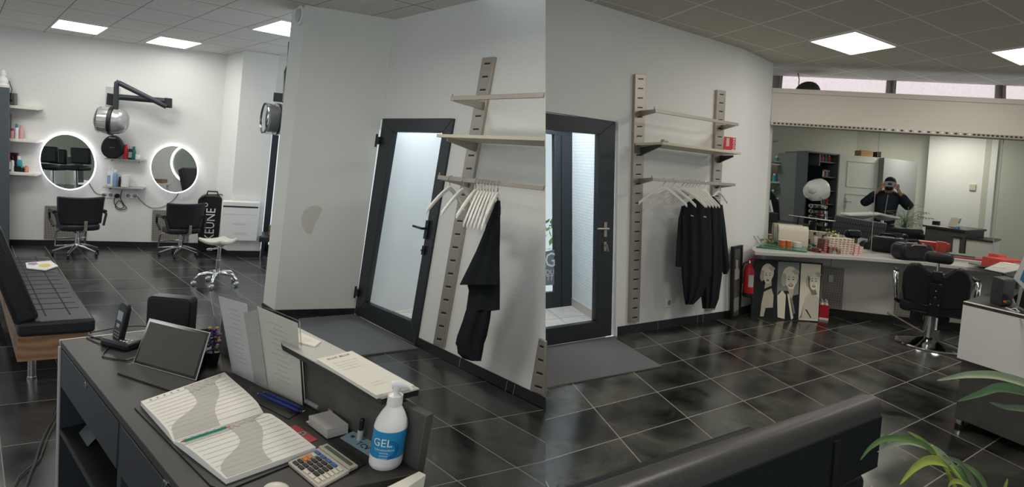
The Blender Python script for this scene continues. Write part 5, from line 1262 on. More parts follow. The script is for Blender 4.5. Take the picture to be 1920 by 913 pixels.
g = G(); LR.poly(g, [(1361.5, 274), (1367, 274.5), (1368, 259), (1362.5, 258.5)], .2062, .2066); pn = obj('printed_panel', g, mat('pale_pink_print', (.62, .42, .42), .6), o)
g = G(); P_ = LR.at(1375.6, 270, .2066); g.text('Boost', .075, lambda a, b, h: P_+LR.u*(-a*-1)-LR.e*(b-.02)*-1*-1+LR.N*h); obj('lettering', g, WPL, o)
# hangers: arms reach out across the rail
aR = LR.N*.80+LR.e*.35
def hangR(x, txt, grp, w=.22, drop=.15, d=None, bar=False, yy=None):
    y = 333+(x-1222)*.071+2
    return hanger(LR.at(x, y, oR-.005), d if d is not None else aR, LR.u, txt, grp, w=w, drop=drop, bar=bar)
hangR(1244, 'leftmost white hanger on the rail of the cape wall, well apart', None, w=.23, d=LR.N*.45+LR.e*.6)
hangR(1262, 'second white hanger from the left on the rail of the cape wall', None, w=.22, d=LR.N*.6+LR.e*.45)
hangR(1279, 'third white hanger from the left, at the left edge of the bunch above the capes', None, w=.23, d=LR.N*.6+LR.e*.6)
for i, x in enumerate((1286, 1292, 1298, 1304, 1310)): hangR(x, 'white hanger in the close bunch above the black capes on the cape wall', 'bunched white hangers above the black capes', d=LR.N*.6+LR.e*(.58-.03*i), w=.21)
hangR(1321, 'white hanger right of the bunch, half hidden behind it on the cape wall rail', None, w=.15, d=LR.N*.25+LR.e*.9)
h_ = hanger(LR.at(1348, 342+4, oR-.15), LR.e*.97+LR.N*.2, LR.u, 'white hanger with a bar, rightmost on the cape wall beside the upright', None, w=.13, drop=.10, bar=True)
def capeR(rows, off, th, txt, seed, tagpx):
    t = thing('black_cape', lst(LR.at((rows[0][1]+rows[0][2])/2, rows[3][0], off)), txt, 'cape')
    for nm, rr in rows_split(rows): pass
    return t
def mkcape(parts, off, txt, tagpx, seed):
    y0, a, b = parts[0][1][0]; t = thing('black_cape', lst(LR.at((a+b)/2, y0, off)), txt, 'cape')
    for i, (nm, rows) in enumerate(parts):
        g = cape_mesh(rows, LR, off-(.0 if nm == 'body' else .01), .05 if nm == 'body' else .035, folds=3 if nm == 'body' else 1, amp=.014, seed=seed+i); obj(nm, g, CLOTH, t, smooth=True)
    if tagpx:
        g = G(); x, y = tagpx; LR.poly(g, [(x-2.5, y-1), (x+2.5, y), (x+2.3, y+2), (x-2.7, y+1)], off+.10, off+.103); obj('collar_tag', g, PAPG, t)
    return t
mkcape([('body', [(372, 1302, 1318), (377, 1292, 1326), (386, 1281, 1330), (405, 1277, 1333), (450, 1277, 1335), (515, 1278, 1334), (555, 1282, 1316), (571, 1285, 1300)]),
        ('sleeve', [(386, 1278, 1290), (410, 1272, 1288), (450, 1269, 1285), (499, 1266.5, 1281), (500.5, 1268, 1276)])], .30, 'left one of the two black capes hanging on the cape wall', (1298, 404), 3)
mkcape([('body', [(368, 1326, 1338), (374, 1318, 1344), (386, 1314, 1354), (405, 1314, 1356), (450, 1313, 1356), (515, 1313, 1354), (560, 1315, 1348), (578.5, 1317, 1341)]),
        ('sleeve', [(384, 1340, 1355), (425, 1343, 1360.5), (470, 1348, 1365), (500, 1351, 1369), (506, 1353, 1367), (514, 1356, 1363.5)])], .24, 'right one of the two black capes hanging on the cape wall', (1322, 406), 9)
# wall outlet
t = thing('wall_socket', lst(LR.at(1253, 567, 0)), 'white single wall socket low on the cape wall', 'socket'); fr = LR.fr(1253, 567, 0)
g = G(); g.box(-.05, .05, 0, .014, -.05, .05); obj('plate', g, WPL, t, fr=fr, bev=.004)
g = G(); g.lathe([(.03, .014), (.03, .0155), (.024, .006), (0, .006)], 20, axis='y'); obj('outlet', g, PAPG, t, fr=fr)
# narrow framed mirror/picture leaning at the corner
NP = Wall(F(1373, 600), F(1390, 594), UR)
t = thing('narrow_frame', lst(F(1381, 590)), 'narrow black framed picture standing on the floor beside the fire extinguisher', 'picture')
ou = [(1372.5, 599), (1389, 593), (1393.5, 459.3), (1375, 462.8)]; c_ = np.array([1382.5, 525.])
inn = [(1375.5, 594), (1386.5, 590), (1390.8, 464), (1378, 466.5)]
g = G()
for i in range(4): j = (i+1) % 4; NP.poly(g, [ou[i], ou[j], inn[j], inn[i]], -.03, 0)
obj('frame', g, BLK, t)
g = G(); NP.poly(g, inn, -.02, -.012); pc = obj('picture_print', g, mat('grey_photo', (.10, .10, .095), .3, noise=.5, scale=9), t)
for q, mt in (([(1378, 505), (1383, 500), (1387, 508), (1386, 522), (1378, 525)], PAPG), ([(1376, 560), (1386, 556), (1386, 580), (1376, 585)], mat('photo_mid_grey', (.28, .27, .24), .4)), ([(1380, 488), (1384, 487), (1384, 500), (1380, 501)], PAPG)):
    g = G(); NP.poly(g, q, -.0119, -.0115); obj('printed_shape', g, mt, pc)
# fire extinguisher
t = thing('fire_extinguisher', lst(SR.at(1402, 545, .12)), 'red fire extinguisher hanging in the corner beside the triptych of portraits', 'extinguisher')
P = SR.at(1402, 556, .13); sE = hgt(P, 1405, 479, UR)/.62; fr = Fr(P, np.array([1, 0, 0])*sE, np.array([0, 1, 0])*sE, UR*sE)
g = G(); g.lathe([(.070, .03), (.075, .05), (.075, .40), (.055, .46), (.025, .49), (.022, .51)], 24); obj('cylinder', g, RED, t, fr=fr, smooth=True)
g = G(); g.lathe([(.070, 0), (.078, .005), (.078, .06), (.07, .065)], 24); obj('boot', g, BLK, t, fr=fr, smooth=True)
g = G(); th = -PI/2+.35
rows = [[(.0765*math.cos(a), .0765*math.sin(a), z) for z in (.16, .34)] for a in np.linspace(-2.0, -.9, 10)]; g.sheet(rows); obj('label', g, LGRY, t, fr=fr, recalc=False)
g = G(); g.tube([(0, 0, .50), (0, 0, .55)], .02, 10); obj('valve', g, CHR, t, fr=fr)
g = G(); g.tube([(-.02, 0, .55), (.06, -.02, .60), (.10, -.03, .62)], .014, 8); g.tube([(-.02, 0, .54), (.05, -.02, .555)], .012, 8); obj('handle', g, RED, t, fr=fr)
g = G(); g.tube([(-.02, 0, .53), (-.09, -.02, .50), (-.11, -.02, .40), (-.10, -.01, .20)], .012, 8); obj('hose', g, BLK, t, fr=fr, smooth=True)
g = G(); p = SR.at(1402, 525, 0); g.tube([p, P+UR*(.3*sE)], .012, 8); obj('wall_hook', g, CHR, t)
# triptych of stylised portraits (plain stand-ins)
back = -nrm(np.cross(F(1534, 604)-F(1407.5, 596), UZ)); back = back if back[1] > 0 else -back
TP = Wall(F(1407.5, 596), F(1534, 604), nrm(UR+back*.10)/nrm(UR+back*.10)[2])
t = thing('portrait_triptych', lst(F(1470, 601)), 'large black canvas with three stylised portraits of a blonde woman, leaning under the counter', 'picture')
g = G(); TP.poly(g, [(1407.5, 596.5), (1534, 604.5), (1543, 493.6), (1416.7, 484.8)], -.03, 0); obj('canvas', g, mat('canvas_blue_black', (.022, .026, .032), .5, noise=.1), t, bev=.003)
def bil(q, u, v): a, b, c, d = [np.array(p, float) for p in q]; return (a*(1-u)+b*u)*(1-v)+(d*(1-u)+c*u)*v      # v up
CRM = mat('print_cream', (.88, .83, .66), .6); CRD = mat('print_grey_tone', (.24, .24, .22), .6); CRB = mat('print_black', (.015, .018, .022), .5); LIP = mat('print_lips', (.38, .09, .11), .5); SHD = mat('print_mid_cream', (.60, .56, .45), .6)
def shp(q, pts, mt, lay, par, nm):
    g = G(); TP.poly(g, [bil(q, *p) for p in pts], .0002+.0004*(lay-1), .0002+.0004*lay); return obj(nm, g, mt, par)
def ell(cx, cy, rx, ry, n=18, a0=0, a1=2*PI, rot=0): return [(cx+rx*math.cos(a)*math.cos(rot)-ry*math.sin(a)*math.sin(rot), cy+rx*math.cos(a)*math.sin(rot)*.35+ry*math.sin(a)) for a in np.linspace(a0, a1, n, endpoint=(a1-a0 < 6.2))]
qa = [(1411, 594), (1450, 597), (1456, 489), (1420, 487)]
qb = [(1454.5, 596.5), (1495.5, 600.5), (1499, 492.5), (1459.5, 490.5)]
qc = [(1497, 599.5), (1533.5, 602), (1539.5, 496.5), (1502.5, 493.5)]
pp = obj('left_portrait', (lambda g: (TP.poly(g, qa, .0001, .0002), g)[1])(G()), CRB, t)
def face(q, par, cx, cy, s, look=1, tilt=0, mouth=1.):
    shp(q, ell(cx-.01, cy+.03, .33*s, .155*s, 22), CRM, 1, par, 'hair'); shp(q, ell(cx-.26*s, cy-.03, .11*s, .10*s), SHD, 2, par, 'hair_curl'); shp(q, ell(cx+.20*s, cy+.10*s, .16*s, .04*s), SHD, 2, par, 'hair_wave')
    shp(q, ell(cx+.03, cy-.035, .215*s, .130*s, 22, rot=tilt), mat('print_face', (.95, .91, .76), .6), 3, par, 'face')
    for e in (-1, 1):
        x = cx+.03+e*.095*s; shp(q, [(x-.07*s, cy+.010*s), (x, cy+.028*s), (x+.07*s, cy+.012*s), (x, cy+.018*s)], CRB, 4, par, 'eyebrow')
        shp(q, [(x-.05*s, cy-.018*s), (x, cy-.006*s), (x+.05*s, cy-.018*s), (x, cy-.026*s)], CRB, 4, par, 'eye')
    shp(q, [(cx+.0*s, cy-.066*s), (cx+.05*s, cy-.074*s), (cx+.02*s, cy-.06*s)], CRD, 4, par, 'nose')
    shp(q, ell(cx+.03, cy-.105*s, .07*s*mouth, .016*s*mouth), LIP, 4, par, 'lips')
    if mouth > 1: shp(q, ell(cx+.03, cy-.102*s, .05*s*mouth, .006*s*mouth), CRM, 5, par, 'teeth')
shp(qa, [(.50, .62), (.80, .66), (.84, .50), (.95, .40), (.95, .17), (.60, .17), (.52, .02), (.35, .02), (.38, .25), (.45, .42)], SHD, 1, pp, 'shoulders')
shp(qa, [(.44, .50), (.86, .57), (.88, .53), (.46, .45)], CRB, 2, pp, 'choker')
shp(qa, [(.58, .17), (.99, .19), (.99, .0), (.60, .0)], CRB, 2, pp, 'dress')
face(qa, pp, .58, .76, 1.0)
pp = obj('middle_portrait', (lambda g: (TP.poly(g, qb, .0001, .0002), g)[1])(G()), mat('print_bg_grey', (.30, .30, .30), .6), t)
shp(qb, [(.0, .0), (1, 0), (1, .45), (.75, .42), (.5, .5), (.1, .48), (.0, .40)], CRB, 1, pp, 'dress')
shp(qb, [(.02, .40), (.25, .50), (.42, .42), (.40, .0), (.08, .02)], CRM, 2, pp, 'arm'); shp(qb, [(.48, .45), (.56, .44), (.80, .03), (.70, .0)], CRM, 2, pp, 'glove')
shp(qb, [(.60, .40), (.72, .38), (.88, .12), (.80, .10)], CRD, 2, pp, 'shawl_fold')
shp(qb, [(.50, .55), (.80, .58), (.72, .38), (.60, .37)], SHD, 2, pp, 'neck')
face(qb, pp, .60, .72, 1.15, mouth=1.5, tilt=.5)
pp = obj('right_portrait', (lambda g: (TP.poly(g, qc, .0001, .0002), g)[1])(G()), CRM, t)
shp(qc, [(.08, .02), (.20, .22), (.28, .40), (.50, .49), (.80, .47), (.98, .40), (.98, .02)], mat('print_shoulder', (.66, .63, .52), .6), 1, pp, 'shoulder')
shp(qc, [(.30, .20), (.42, .18), (.66, .05), (.62, .04)], CRB, 2, pp, 'arm_crease'); shp(qc, [(.0, .0), (.12, .1), (.22, .3), (.16, .05)], CRD, 2, pp, 'back_shade')
shp(qc, [(.36, .80), (.42, .60), (.62, .45), (.9, .47), (.6, .7)], CRD, 2, pp, 'neck_shadow')
face(qc, pp, .66, .72, 1.05, mouth=1.25, tilt=-.5)
# red carton with bottles
P = F(1546, 600); t = thing('bottle_carton', lst(P), 'red carton holding white bottles on the floor right of the portrait triptych', 'carton')
CWa = Wall(F(1536, 600), F(1550, 602), UR); fr = Fr(F(1545, 600), CWa.e, -CWa.N, UR); hC = hgt(F(1546, 600), 1548, 566, UR)
g = G(); g.box(-.06, .05, 0, .14, 0, hC*.82); obj('carton', g, RED, t, fr=fr, bev=.003)
g = G(); g.box(-.058, .048, .0-.0006, 0, .0, hC*.12); obj('white_print', g, WPL, t, fr=fr)
for i, (x_, y_) in enumerate(((-.03, .03), (.02, .03), (-.03, .09), (.02, .09))):
    g = G(); g.lathe([(.022, hC*.3), (.022, hC*.86), (.014, hC*.93)], 14, c=(x_, y_, 0)); bt_ = obj('bottle', g, WPL, t, fr=fr, smooth=True)
    g = G(); g.lathe([(.014, hC*.93), (.014, hC*1.05), (.01, hC*1.07)], 12, c=(x_, y_, 0)); obj('bottle_cap', g, LGRY, bt_, fr=fr, smooth=True)
plate(MR, [(1541, 577), (1578.5, 580), (1583.5, 503), (1543, 498.5)], 'diamond tread plate on the wall under the counter beside the portraits', .013, .016)
plate(MR, [(1677, 590), (1776, 602), (1783, 524), (1683, 513)], 'diamond tread plate on the wall behind the barber chair', .013, .016)
t = thing('cable_duct', lst(MR.at(1558, 520, 0)), 'thin vertical cable duct with a switch under the counter', 'cable duct')
g = G(); MR.rect(g, 1557.2, 521, 1560, 478, .0, .022); obj('duct', g, LGRY, t)
g = G(); MR.rect(g, 1553.5, 528.5, 1562.5, 516, .017, .035); obj('switch', g, LGRY, t, bev=.003)

# ---------------------------------------------------------------- things on the counter
def K_(x, y, dz=0., mg=.16):       # point on the worktop, kept clear of the mirror
    p = F(x, y, zc+dz); d = (p-MR.P(0, 0, .01)) @ nrm(MR.N*np.array([1, 1, 0]))
    return p+nrm(MR.N*np.array([1, 1, 0]))*max(0, mg-d)
eF = nrm(K_(1740, 491)-K_(1440, 472)); nF = np.cross(UZ, eF); nF = nF if nF[1] > 0 else -nF
def cfr(x, y, ang=0, dz=0.): 
    a = math.radians(ang); ex = eF*math.cos(a)+nF*math.sin(a); return Fr(K_(x, y, dz), ex, np.cross(UZ, ex), UZ)
g = G(); tq = [K_(1418, 462, .018), K_(1513, 471, .018), K_(1516, 460, .018, .03), K_(1428, 450, .018, .03)]; g.prism3([p-UZ*.018 for p in tq], tq); o = obj('glass_tray', g, GGLS, bev=.003); tag(o, 'green glass tray at the left end of the worktop', 'tray')
# folded cream pad
PWa = Wall(K_(1459, 458, 0, .14)-UZ*zc, K_(1516, 465, 0, .14)-UZ*zc, UR); t = thing('folded_pad', lst(K_(1488, 461)), 'tall cream padded sheet folded over behind the orange cups', 'pad')
z0_, z1_ = zc+.019, PWa.sz(1490, 424)[1]; s0, s1 = PWa.sz(1460, 440)[0], PWa.sz(1516, 445)[0]
g = G(); rows = []
arc = [(0, z0_), (0, z1_-.07), (-.012, z1_-.03), (-.04, z1_-.005), (-.07, z1_), (-.10, z1_-.02), (-.115, z1_-.06), (-.12, z0_+.02)]
g.sheet([[PWa.P(s0+(s1-s0)*k/4, z, -o_) if False else PWa.P(s0+(s1-s0)*k/4, z, o_) for k in range(5)] for o_, z in arc], PWa.N*.012); obj('sheet', g, mat('cream_foam', (.68, .62, .50), .7), t, smooth=True)
def cup(x, y, r, h, mt, txt, cat='cup', grp=None):
    t = thing('cup', lst(K_(x, y, 0, .3)), txt, cat, grp); fr = Fr(K_(x, y, .019, .3), ez=UR)
    g = G(); g.lathe([(r*.8, 0), (r, h), (r*.93, h), (r*.74, .005), (0, .005)], 22); obj('bowl', g, mt, t, fr=fr, smooth=True)
    g = G(); g.lathe([(r*1.02, h), (r*1.02, h+.006), (r*.9, h+.006)], 22); obj('rim', g, WPL, t, fr=fr); return t
cup(1466, 461, .038, .07, ORNG, 'left orange cup before the cream pad', grp=None); cup(1478, 462, .038, .07, ORNG, 'right orange cup, touching the stack of white discs')
t = thing('disc_stack', lst(K_(1494, 463)), 'stack of white discs right of the orange cups', 'discs')
for k in range(5): g = G(); g.lathe([(.052, 0), (.055, .003), (.055, .009), (.052, .012)], 24); obj('disc', g, PAPER, t, fr=Fr(K_(1494, 463.5, .019, .3)+UR*.0135*k, ez=UR), smooth=True)
for i, (a, b) in enumerate((((1464, 450), (1483, 438)), ((1470, 452), (1468, 438)), ((1478, 452), (1490, 447)))):
    pass
for x0, y0, x1, y1, txt in ((1415, 446, 1422, 456, 'left thin stick leaning at the left end of the worktop'), (1421, 445, 1429, 456, 'right thin stick leaning at the left end of the worktop')):
    g = G(); a_ = K_(x1, y1, .02); b_ = a_+UR*.09-eF*.07; g.tube([a_, b_], .004, 6); o = obj('stick', g, STL); tag(o, txt, 'stick')
t = thing('small_bouquet', lst(K_(1445, 457)), 'small bunch of white and green flowers lying on the glass tray', 'flowers'); rg = random.Random(2)
for k in range(18):
    g = G(); a = rg.uniform(-.13, .13); z = rg.uniform(.015, .055); b = rg.uniform(-.03, .03); p = K_(1443, 457, .02)+eF*a+nF*b+UZ*z; g.ball(p, (.016, .014, .011), 8, 5); obj('blossom' if k % 3 else 'leaf', g, (PAPER if a > 0 else mat('sage_leaf', (.22, .27, .18), .6)) if k % 3 else LEAF, t, smooth=True)
g = G(); g.tube([K_(1432, 459, .025), K_(1455, 461, .025)], .005); obj('stem', g, LEAF, t)
for (x, y), txt in (((1466, 460), 'curled'),):
    pass
bottle('bottle', K_(1523, 461), .19, .025, (mat('blue_grey_glass', (.09, .16, .20), .2), BLK), 'blue-grey bottle right of the cream pad', u=UR, cap=.15)
g = G(); CW2 = Wall(K_(1527, 462, 0, .05)-UZ*zc, K_(1544, 464, 0, .05)-UZ*zc, UR); CW2.poly(g, [(1527, 459), (1543, 461), (1544, 447), (1527, 442)], -.004, 0); o = obj('cream_card', g, BEIGE); tag(o, 'pale peach card standing behind the dark red boxes', 'card')
t = thing('flower_sprig', lst(K_(1529, 459)), 'sprig with yellow and white petals above the blue-grey bottle', 'flowers')
for k in range(12):
    g = G(); p = K_(1530, 459, 0, .12)+eF*rg.uniform(-.05, .08)+UZ*(.20+rg.uniform(-.05, .05)); g.ball(p, (.014, .012, .014), 7, 5); obj('petal', g, [mat('yellow_petal', (.6, .42, .05), .5), PAPER, mat('green_petal', (.12, .2, .1), .5)][k % 3], t)
g = G(); g.tube([K_(1530, 459, 0, .12), K_(1530, 459, 0, .12)+UZ*.19], .004); obj('stem', g, LEAF, t)
# hair colour boxes
bw, bh, bd = .052, .027, .13
def cbox(x0, k, row, mt, txt, grp, dep=0.):
    p = K_(1553, 475, 0, .2)+eF*(x0)+UZ*(row*bh)+nF*dep+eF*random.uniform(-.002, .002)+nF*random.uniform(-.004, .004)
    fr = Fr(p, eF, nF, UR); g = G(); g.box(.001, bw-.001, 0, bd, .0003, bh-.0006); g.mi = 1; g.box(.010, bw-.010, -.0006, 0, .006, bh*.62); g.mi = 2; g.box(.010, bw-.012, -.0006, 0, bh*.66, bh*.82)
    o = obj('colour_box', g, mt, fr=fr); tag(o, txt, 'box', grp)
PINKB = mat('pink_box', (.68, .40, .35), .6, noise=.1); CRMB = mat('cream_box', (.70, .62, .50), .6, noise=.08)
for c_ in range(6):
    for r_ in range(7):
        if r_ < 3 and c_ < 3: continue
        cbox(c_*bw, c_, r_, [CRMB, mat('box_print_brown', (.30, .20, .15), .6), mat('box_print_rose', (.55, .22, .2), .6)], 'small cream hair colour box in the tall block on the worktop', 'cream hair colour boxes stacked on the worktop')
for c_ in range(3):
    for r_ in range(3):
        cbox(c_*bw, c_, r_, [BRN, MC['box_print_brown'], MC['box_print_rose']] if (c_, r_) not in ((1, 0), (2, 2)) else [mat('mint_box', (.25, .42, .36), .6), MC['box_print_brown'], PAPER], 'small red-brown hair colour box under the cream ones' if (c_, r_) not in ((1, 0), (2, 2)) else ('mint box in the bottom row of the red-brown stack' if r_ == 0 else 'mint box in the top row of the red-brown stack'), 'red-brown hair colour boxes under the cream ones' if (c_, r_) not in ((1, 0), (2, 2)) else None)
for r_ in range(5): cbox(6*bw+.01, 6, r_, [PINKB, PAPER, MC['box_print_rose']], 'pink and white hair colour box in the five-high column', 'pink boxes in the five-high column', -.01)
for r_ in range(4): cbox(7*bw+.012, 7, r_, [PINKB, PAPER, MC['box_print_rose']], 'pink and white hair colour box in the rightmost, four-high column', 'pink boxes in the rightmost column', -.015)
for r_ in range(6): cbox(-bw-.005, -1, r_, [BRN, MC['box_print_rose'], MC['box_print_brown']], 'dark red hair colour box in the six-high column left of the cream block', 'dark red boxes in the left column', .02)
for i, (x, y, a, z) in enumerate(((1521, 471, 10, 0), (1530, 472, -25, 0), (1537, 471, 40, 0), (1531, 469, 15, .027), (1538, 473.5, -5, 0))):
    fr = cfr(x, y, a, z); g = G(); g.box(-.026, .026, -.05, .05, .0005, bh); g.mi = 1; g.box(-.018, .018, -.0506, -.05, .006, .018); o = obj('colour_box', g, [BRN, MC['box_print_rose']], fr=fr)
    tag(o, ['small dark red box at the left end of the scattered ones', 'second dark red box from the left among the scattered ones', 'dark red box lying askew beside the left column', 'dark red box lying on top of the scattered ones', 'dark red box in front of the left column'][i], 'box')
# black bag and barber chair
P = K_(1716, 489, 0, .24); fr = Fr(P+nF*.06, eF, nF, UR); t = thing('black_bag', lst(P), 'black padded bag with a top handle on the worktop behind the barber chair', 'bag')
hbag = hgt(P+nF*.06, 1715, 450, UR); wb = np.linalg.norm(K_(1745, 490)-K_(1687, 487))/2
g = G(); prb = rrect(-wb, wb, 0, hbag*.85, hbag*.34, 7); g.exty(prb, -.10, .10); obj('body', g, LEA, t, fr=fr, bev=.04, seg=4)
g = G(); g.tube([(-wb*.45, -.09, hbag*.72), (-wb*.35, -.11, hbag*.80), (wb*.35, -.11, hbag*.80), (wb*.45, -.09, hbag*.72)], .009, 8); obj('zip_pull_band', g, STL, t, fr=fr, smooth=True)
g = G(); g.tube([(-wb*.55, 0, hbag*.80), (-wb*.35, 0, hbag*.97), (wb*.25, 0, hbag*.98), (wb*.5, 0, hbag*.80)], .016, 10); obj('handle', g, LEA, t, fr=fr, smooth=True)
P = F(1740, 647); fr = yawfr(P, -33, UR, 1.0); t = thing('barber_chair', lst(P), 'black barber chair with chrome disc base seen from behind', 'chair')
g = G(); g.lathe([(.315, 0), (.32, .008), (.31, .022), (.22, .045), (.10, .075), (.07, .10)], 48); obj('base', g, CHR, t, fr=fr, smooth=True)
g = G(); g.lathe([(.068, .06), (.068, .34)], 28); g.box(.03, .085, -.06, .04, .06, .20); obj('hydraulic_column', g, CHR, t, fr=fr, smooth=True)
g = G(); g.tube([(-.05, -.03, .14), (-.16, -.10, .20), (-.36, -.20, .31)], .009, 8); g.tube([(-.34, -.19, .30), (-.40, -.22, .325)], .014, 8); obj('pump_lever', g, STL, t, fr=fr, smooth=True)
g = G(); g.box(-.16, .16, -.05, .30, .33, .37); g.box(-.18, -.06, .2, .30, .20, .35); g.box(.06, .18, .2, .30, .20, .35); obj('seat_mount', g, BLK, t, fr=fr)
g = G(); g.box(-.30, .30, -.16, .36, .37, .51); obj('seat', g, LEA, t, fr=fr, bev=.045, seg=4)
oB = [(-.10, .46), (-.27, .50), (-.295, .62), (-.30, .78), (-.27, .88), (-.21, .925), (-.15, .92), (-.10, .87), (-.06, .83), (.06, .83), (.10, .87), (.15, .92), (.21, .925), (.27, .88), (.30, .78), (.295, .62), (.27, .50), (.10, .46)]
g = G(); g.prism3([(x, -.19-.10*(z-.46), z) for x, z in oB], [(x, -.08-.10*(z-.46), z) for x, z in oB]); obj('backrest', g, LEA, t, fr=fr, bev=.03, seg=3)
g = G(); g.prism3([(x, -.215-.10*(z-.46), z) for x, z in ((-.05, .36), (.05, .36), (.06, .70), (.05, .73), (-.05, .73), (-.06, .70))], [(x, -.17-.10*(z-.46), z) for x, z in ((-.05, .36), (.05, .36), (.06, .70), (.05, .73), (-.05, .73), (-.06, .70))]); sp_ = obj('spine_plate', g, BLK, t, fr=fr, bev=.008)
for x, z in ((.0, .65), (-.035, .50), (.035, .50), (.0, .58)): g = G(); g.ball((x, -.222-.1*(z-.46), z), (.008, .006, .008), 10, 6); obj('bolt', g, CHR, sp_, fr=fr)
g = G(); g.box(-.045, .045, -.27, -.20, .77, .86); obj('headrest_clamp', g, BLK, t, fr=fr, bev=.006)
g = G(); g.tube([(0, -.23, .80), (0, -.215, .96)], .014, 8); obj('headrest_post', g, CHR, t, fr=fr, smooth=True)
g = G(); g.box(-.125, .125, -.27, -.17, .945, 1.065); obj('headrest', g, LEA, t, fr=fr, bev=.045, seg=4)
for s in (-1, 1):
    g = G(); g.tube([(s*.34, -.10, .50), (s*.355, -.12, .66), (s*.36, -.08, .76), (s*.36, .04, .78), (s*.355, .26, .74), (s*.345, .32, .60), (s*.33, .30, .46)], [.018, .026, .028, .026, .024, .02, .018], 10); ar = obj('armrest', g, CHR, t, fr=fr, smooth=True)
    g = G(); g.box(s*.355-.028, s*.355+.028, -.04, .24, .775, .81); obj('arm_pad', g, LEA, ar, fr=fr, bev=.012)
    g = G(); g.tube([(s*.29, -.02, .44), (s*.34, -.06, .47)], .02, 8); obj('arm_joint', g, BLK, ar, fr=fr)
# red binders and papers on the counter's right end
for k, (x, y, sx, sy, sz_, mt, txt, dz) in enumerate(((1876, 500, .10, .12, .13, mat('coral_box', (.68, .09, .07), .5), 'small coral red box at the far right end of the worktop', .055), (1903, 506, .36, .22, .10, mat('coral_box', (.68, .09, .07), .5), 'long coral red box at the far right end of the worktop', .06))):
    fr = cfr(x, y, 0, dz); g = G(); g.box(-sx/2, sx/2, 0, sy, 0, sz_); g.mi = 1; g.box(-sx*.1, sx/2-.02, -.001, 0, .02, sz_-.02); o = obj('coral_box', g, [mt, mat('box_grey_print', (.42, .36, .33), .6)], fr=fr, bev=.003); tag(o, txt, 'box')
for k in range(3):
    fr = cfr(1893+3*k, 505, 4*k-4, .0005+.018*k); g = G(); g.box(-.30, .22, -.03, .24, 0, .017); o = obj('booklet', g, [PAPER, mat('pink_booklet', (.55, .05, .15), .5), PAPER][k]); o.location = (0, 0, 0) if False else o.location
    bpy.data.objects.remove(o); o = obj('booklet', g, [PAPER, mat('pink_booklet', (.55, .05, .15), .5), mat('green_booklet', (.2, .3, .2), .5)][k], fr=fr); tag(o, ['white booklet at the bottom of the pile under the coral boxes', 'magenta booklet in the middle of the pile under the coral boxes', 'greenish booklet right beneath the coral boxes'][k], 'booklet')

# ================================================================ RECEPTION DESK seen in the right half
zE = hgt(F(1797, 800), 1806, 565, UR)
d0 = F(1806, 565.5, zE); d1 = F(1920, 592, zE); DR = Wall(d0-UR*zE, d1-UR*zE, UR)
dk = F(1853, 549, zE); dkv = nrm(dk-d0); dkl = np.linalg.norm(dk-d0)*1.0
t = thing('reception_counter', lst(d0*np.array([1, 1, 0])+DR.e*.5), 'reception desk with white front and dark concrete base at the right edge', 'desk')
Ld = 1.15; g = G(); a, b = d0, d0+DR.e*Ld
q = [a, b, b+dkv*dkl, a+dkv*dkl]; g.prism3([p-UZ*.02 for p in q], [p-UZ*.0005 for p in q]); obj('desk_top', g, DESKT, t)
zl = DR.sz(1793, 670.5)[1]
g = G(); DR.box(g, 0, Ld, zl, zE+.004, -.02, .0); obj('front_panel', g, WHITE2, t, bev=.002)
zf = DR.sz(1781, 779, -.04)[1]
n_ = dkv-DR.N*0
g = G(); q = [DR.P(.01, 0, -.04), DR.P(Ld, 0, -.04), DR.P(Ld, 0, -.04)+dkv*(dkl-.06), DR.P(.01, 0, -.04)+dkv*(dkl-.06)]
g.prism3([p+UR*zf for p in q], [p+UR*(zE-.021) for p in q]); obj('body', g, CONC, t, bev=.003)
for p in (F(1799, 800)-0*UZ, F(1799, 800)+DR.e*.95, F(1799, 800)+dkv*(dkl-.2)+DR.e*.03):
    g = G(); g.lathe([(.022, 0), (.022, zf)], 16); l = obj('foot', g, CHR, t, fr=Fr(p, ez=UR)); g = G(); g.lathe([(.028, 0), (.028, .025)], 16); obj('foot_pad', g, BLK, l, fr=Fr(p, ez=UR))
# black box on it
bq = [F(1855, 566, zE), F(1876.5, 575, zE), F(1898, 572.5, zE)]; bq.append(bq[0]+bq[2]-bq[1]); hB = hgt(bq[1], 1880.5, 524.5, UR)
t = thing('modem_box', lst(sum(bq)/4), 'dark grey rounded box standing on the white fronted desk', 'router')
ex = nrm(bq[1]-bq[0]); ln = np.linalg.norm(bq[1]-bq[0]); dp_ = bq[2]-bq[1]; rr = rrect(0, ln, 0, hB, .018)
g = G(); g.prism3([bq[0]+ex*a+UR*z for a, z in rr], [bq[0]+ex*a+UR*z+dp_ for a, z in rr]); obj('casing', g, mat('matte_black_casing', (.035, .038, .04), .5), t, bev=.004)
nb = nrm(np.cross(ex, UR)); nb = nb if (CAM-bq[0]) @ nb > 0 else -nb
g = G(); c_ = bq[0]+ex*ln*.5+UR*hB*.52+nb*.0012; g.prism3([c_+ex*a+UR*b for a, b in ((-.006, -.008), (.006, -.008), (.006, .008), (-.006, .008))], [c_+nb*.0005+ex*a+UR*b for a, b in ((-.006, -.008), (.006, -.008), (.006, .008), (-.006, .008))]); obj('mark', g, BLKG, t)
dd2 = nrm(dp_); nn = nrm(np.cross(dd2, UR)); nn = nn if (CAM-bq[1]) @ nn > 0 else -nn
for s, mt in ((.2, ORNG), (.5, mat('green_plug', (.03, .22, .1), .4))): g = G(); c_ = bq[1]+dp_*s+UR*.035; g.tube([c_, c_+nn*.015], .009, 8); obj('plug', g, mt, t)
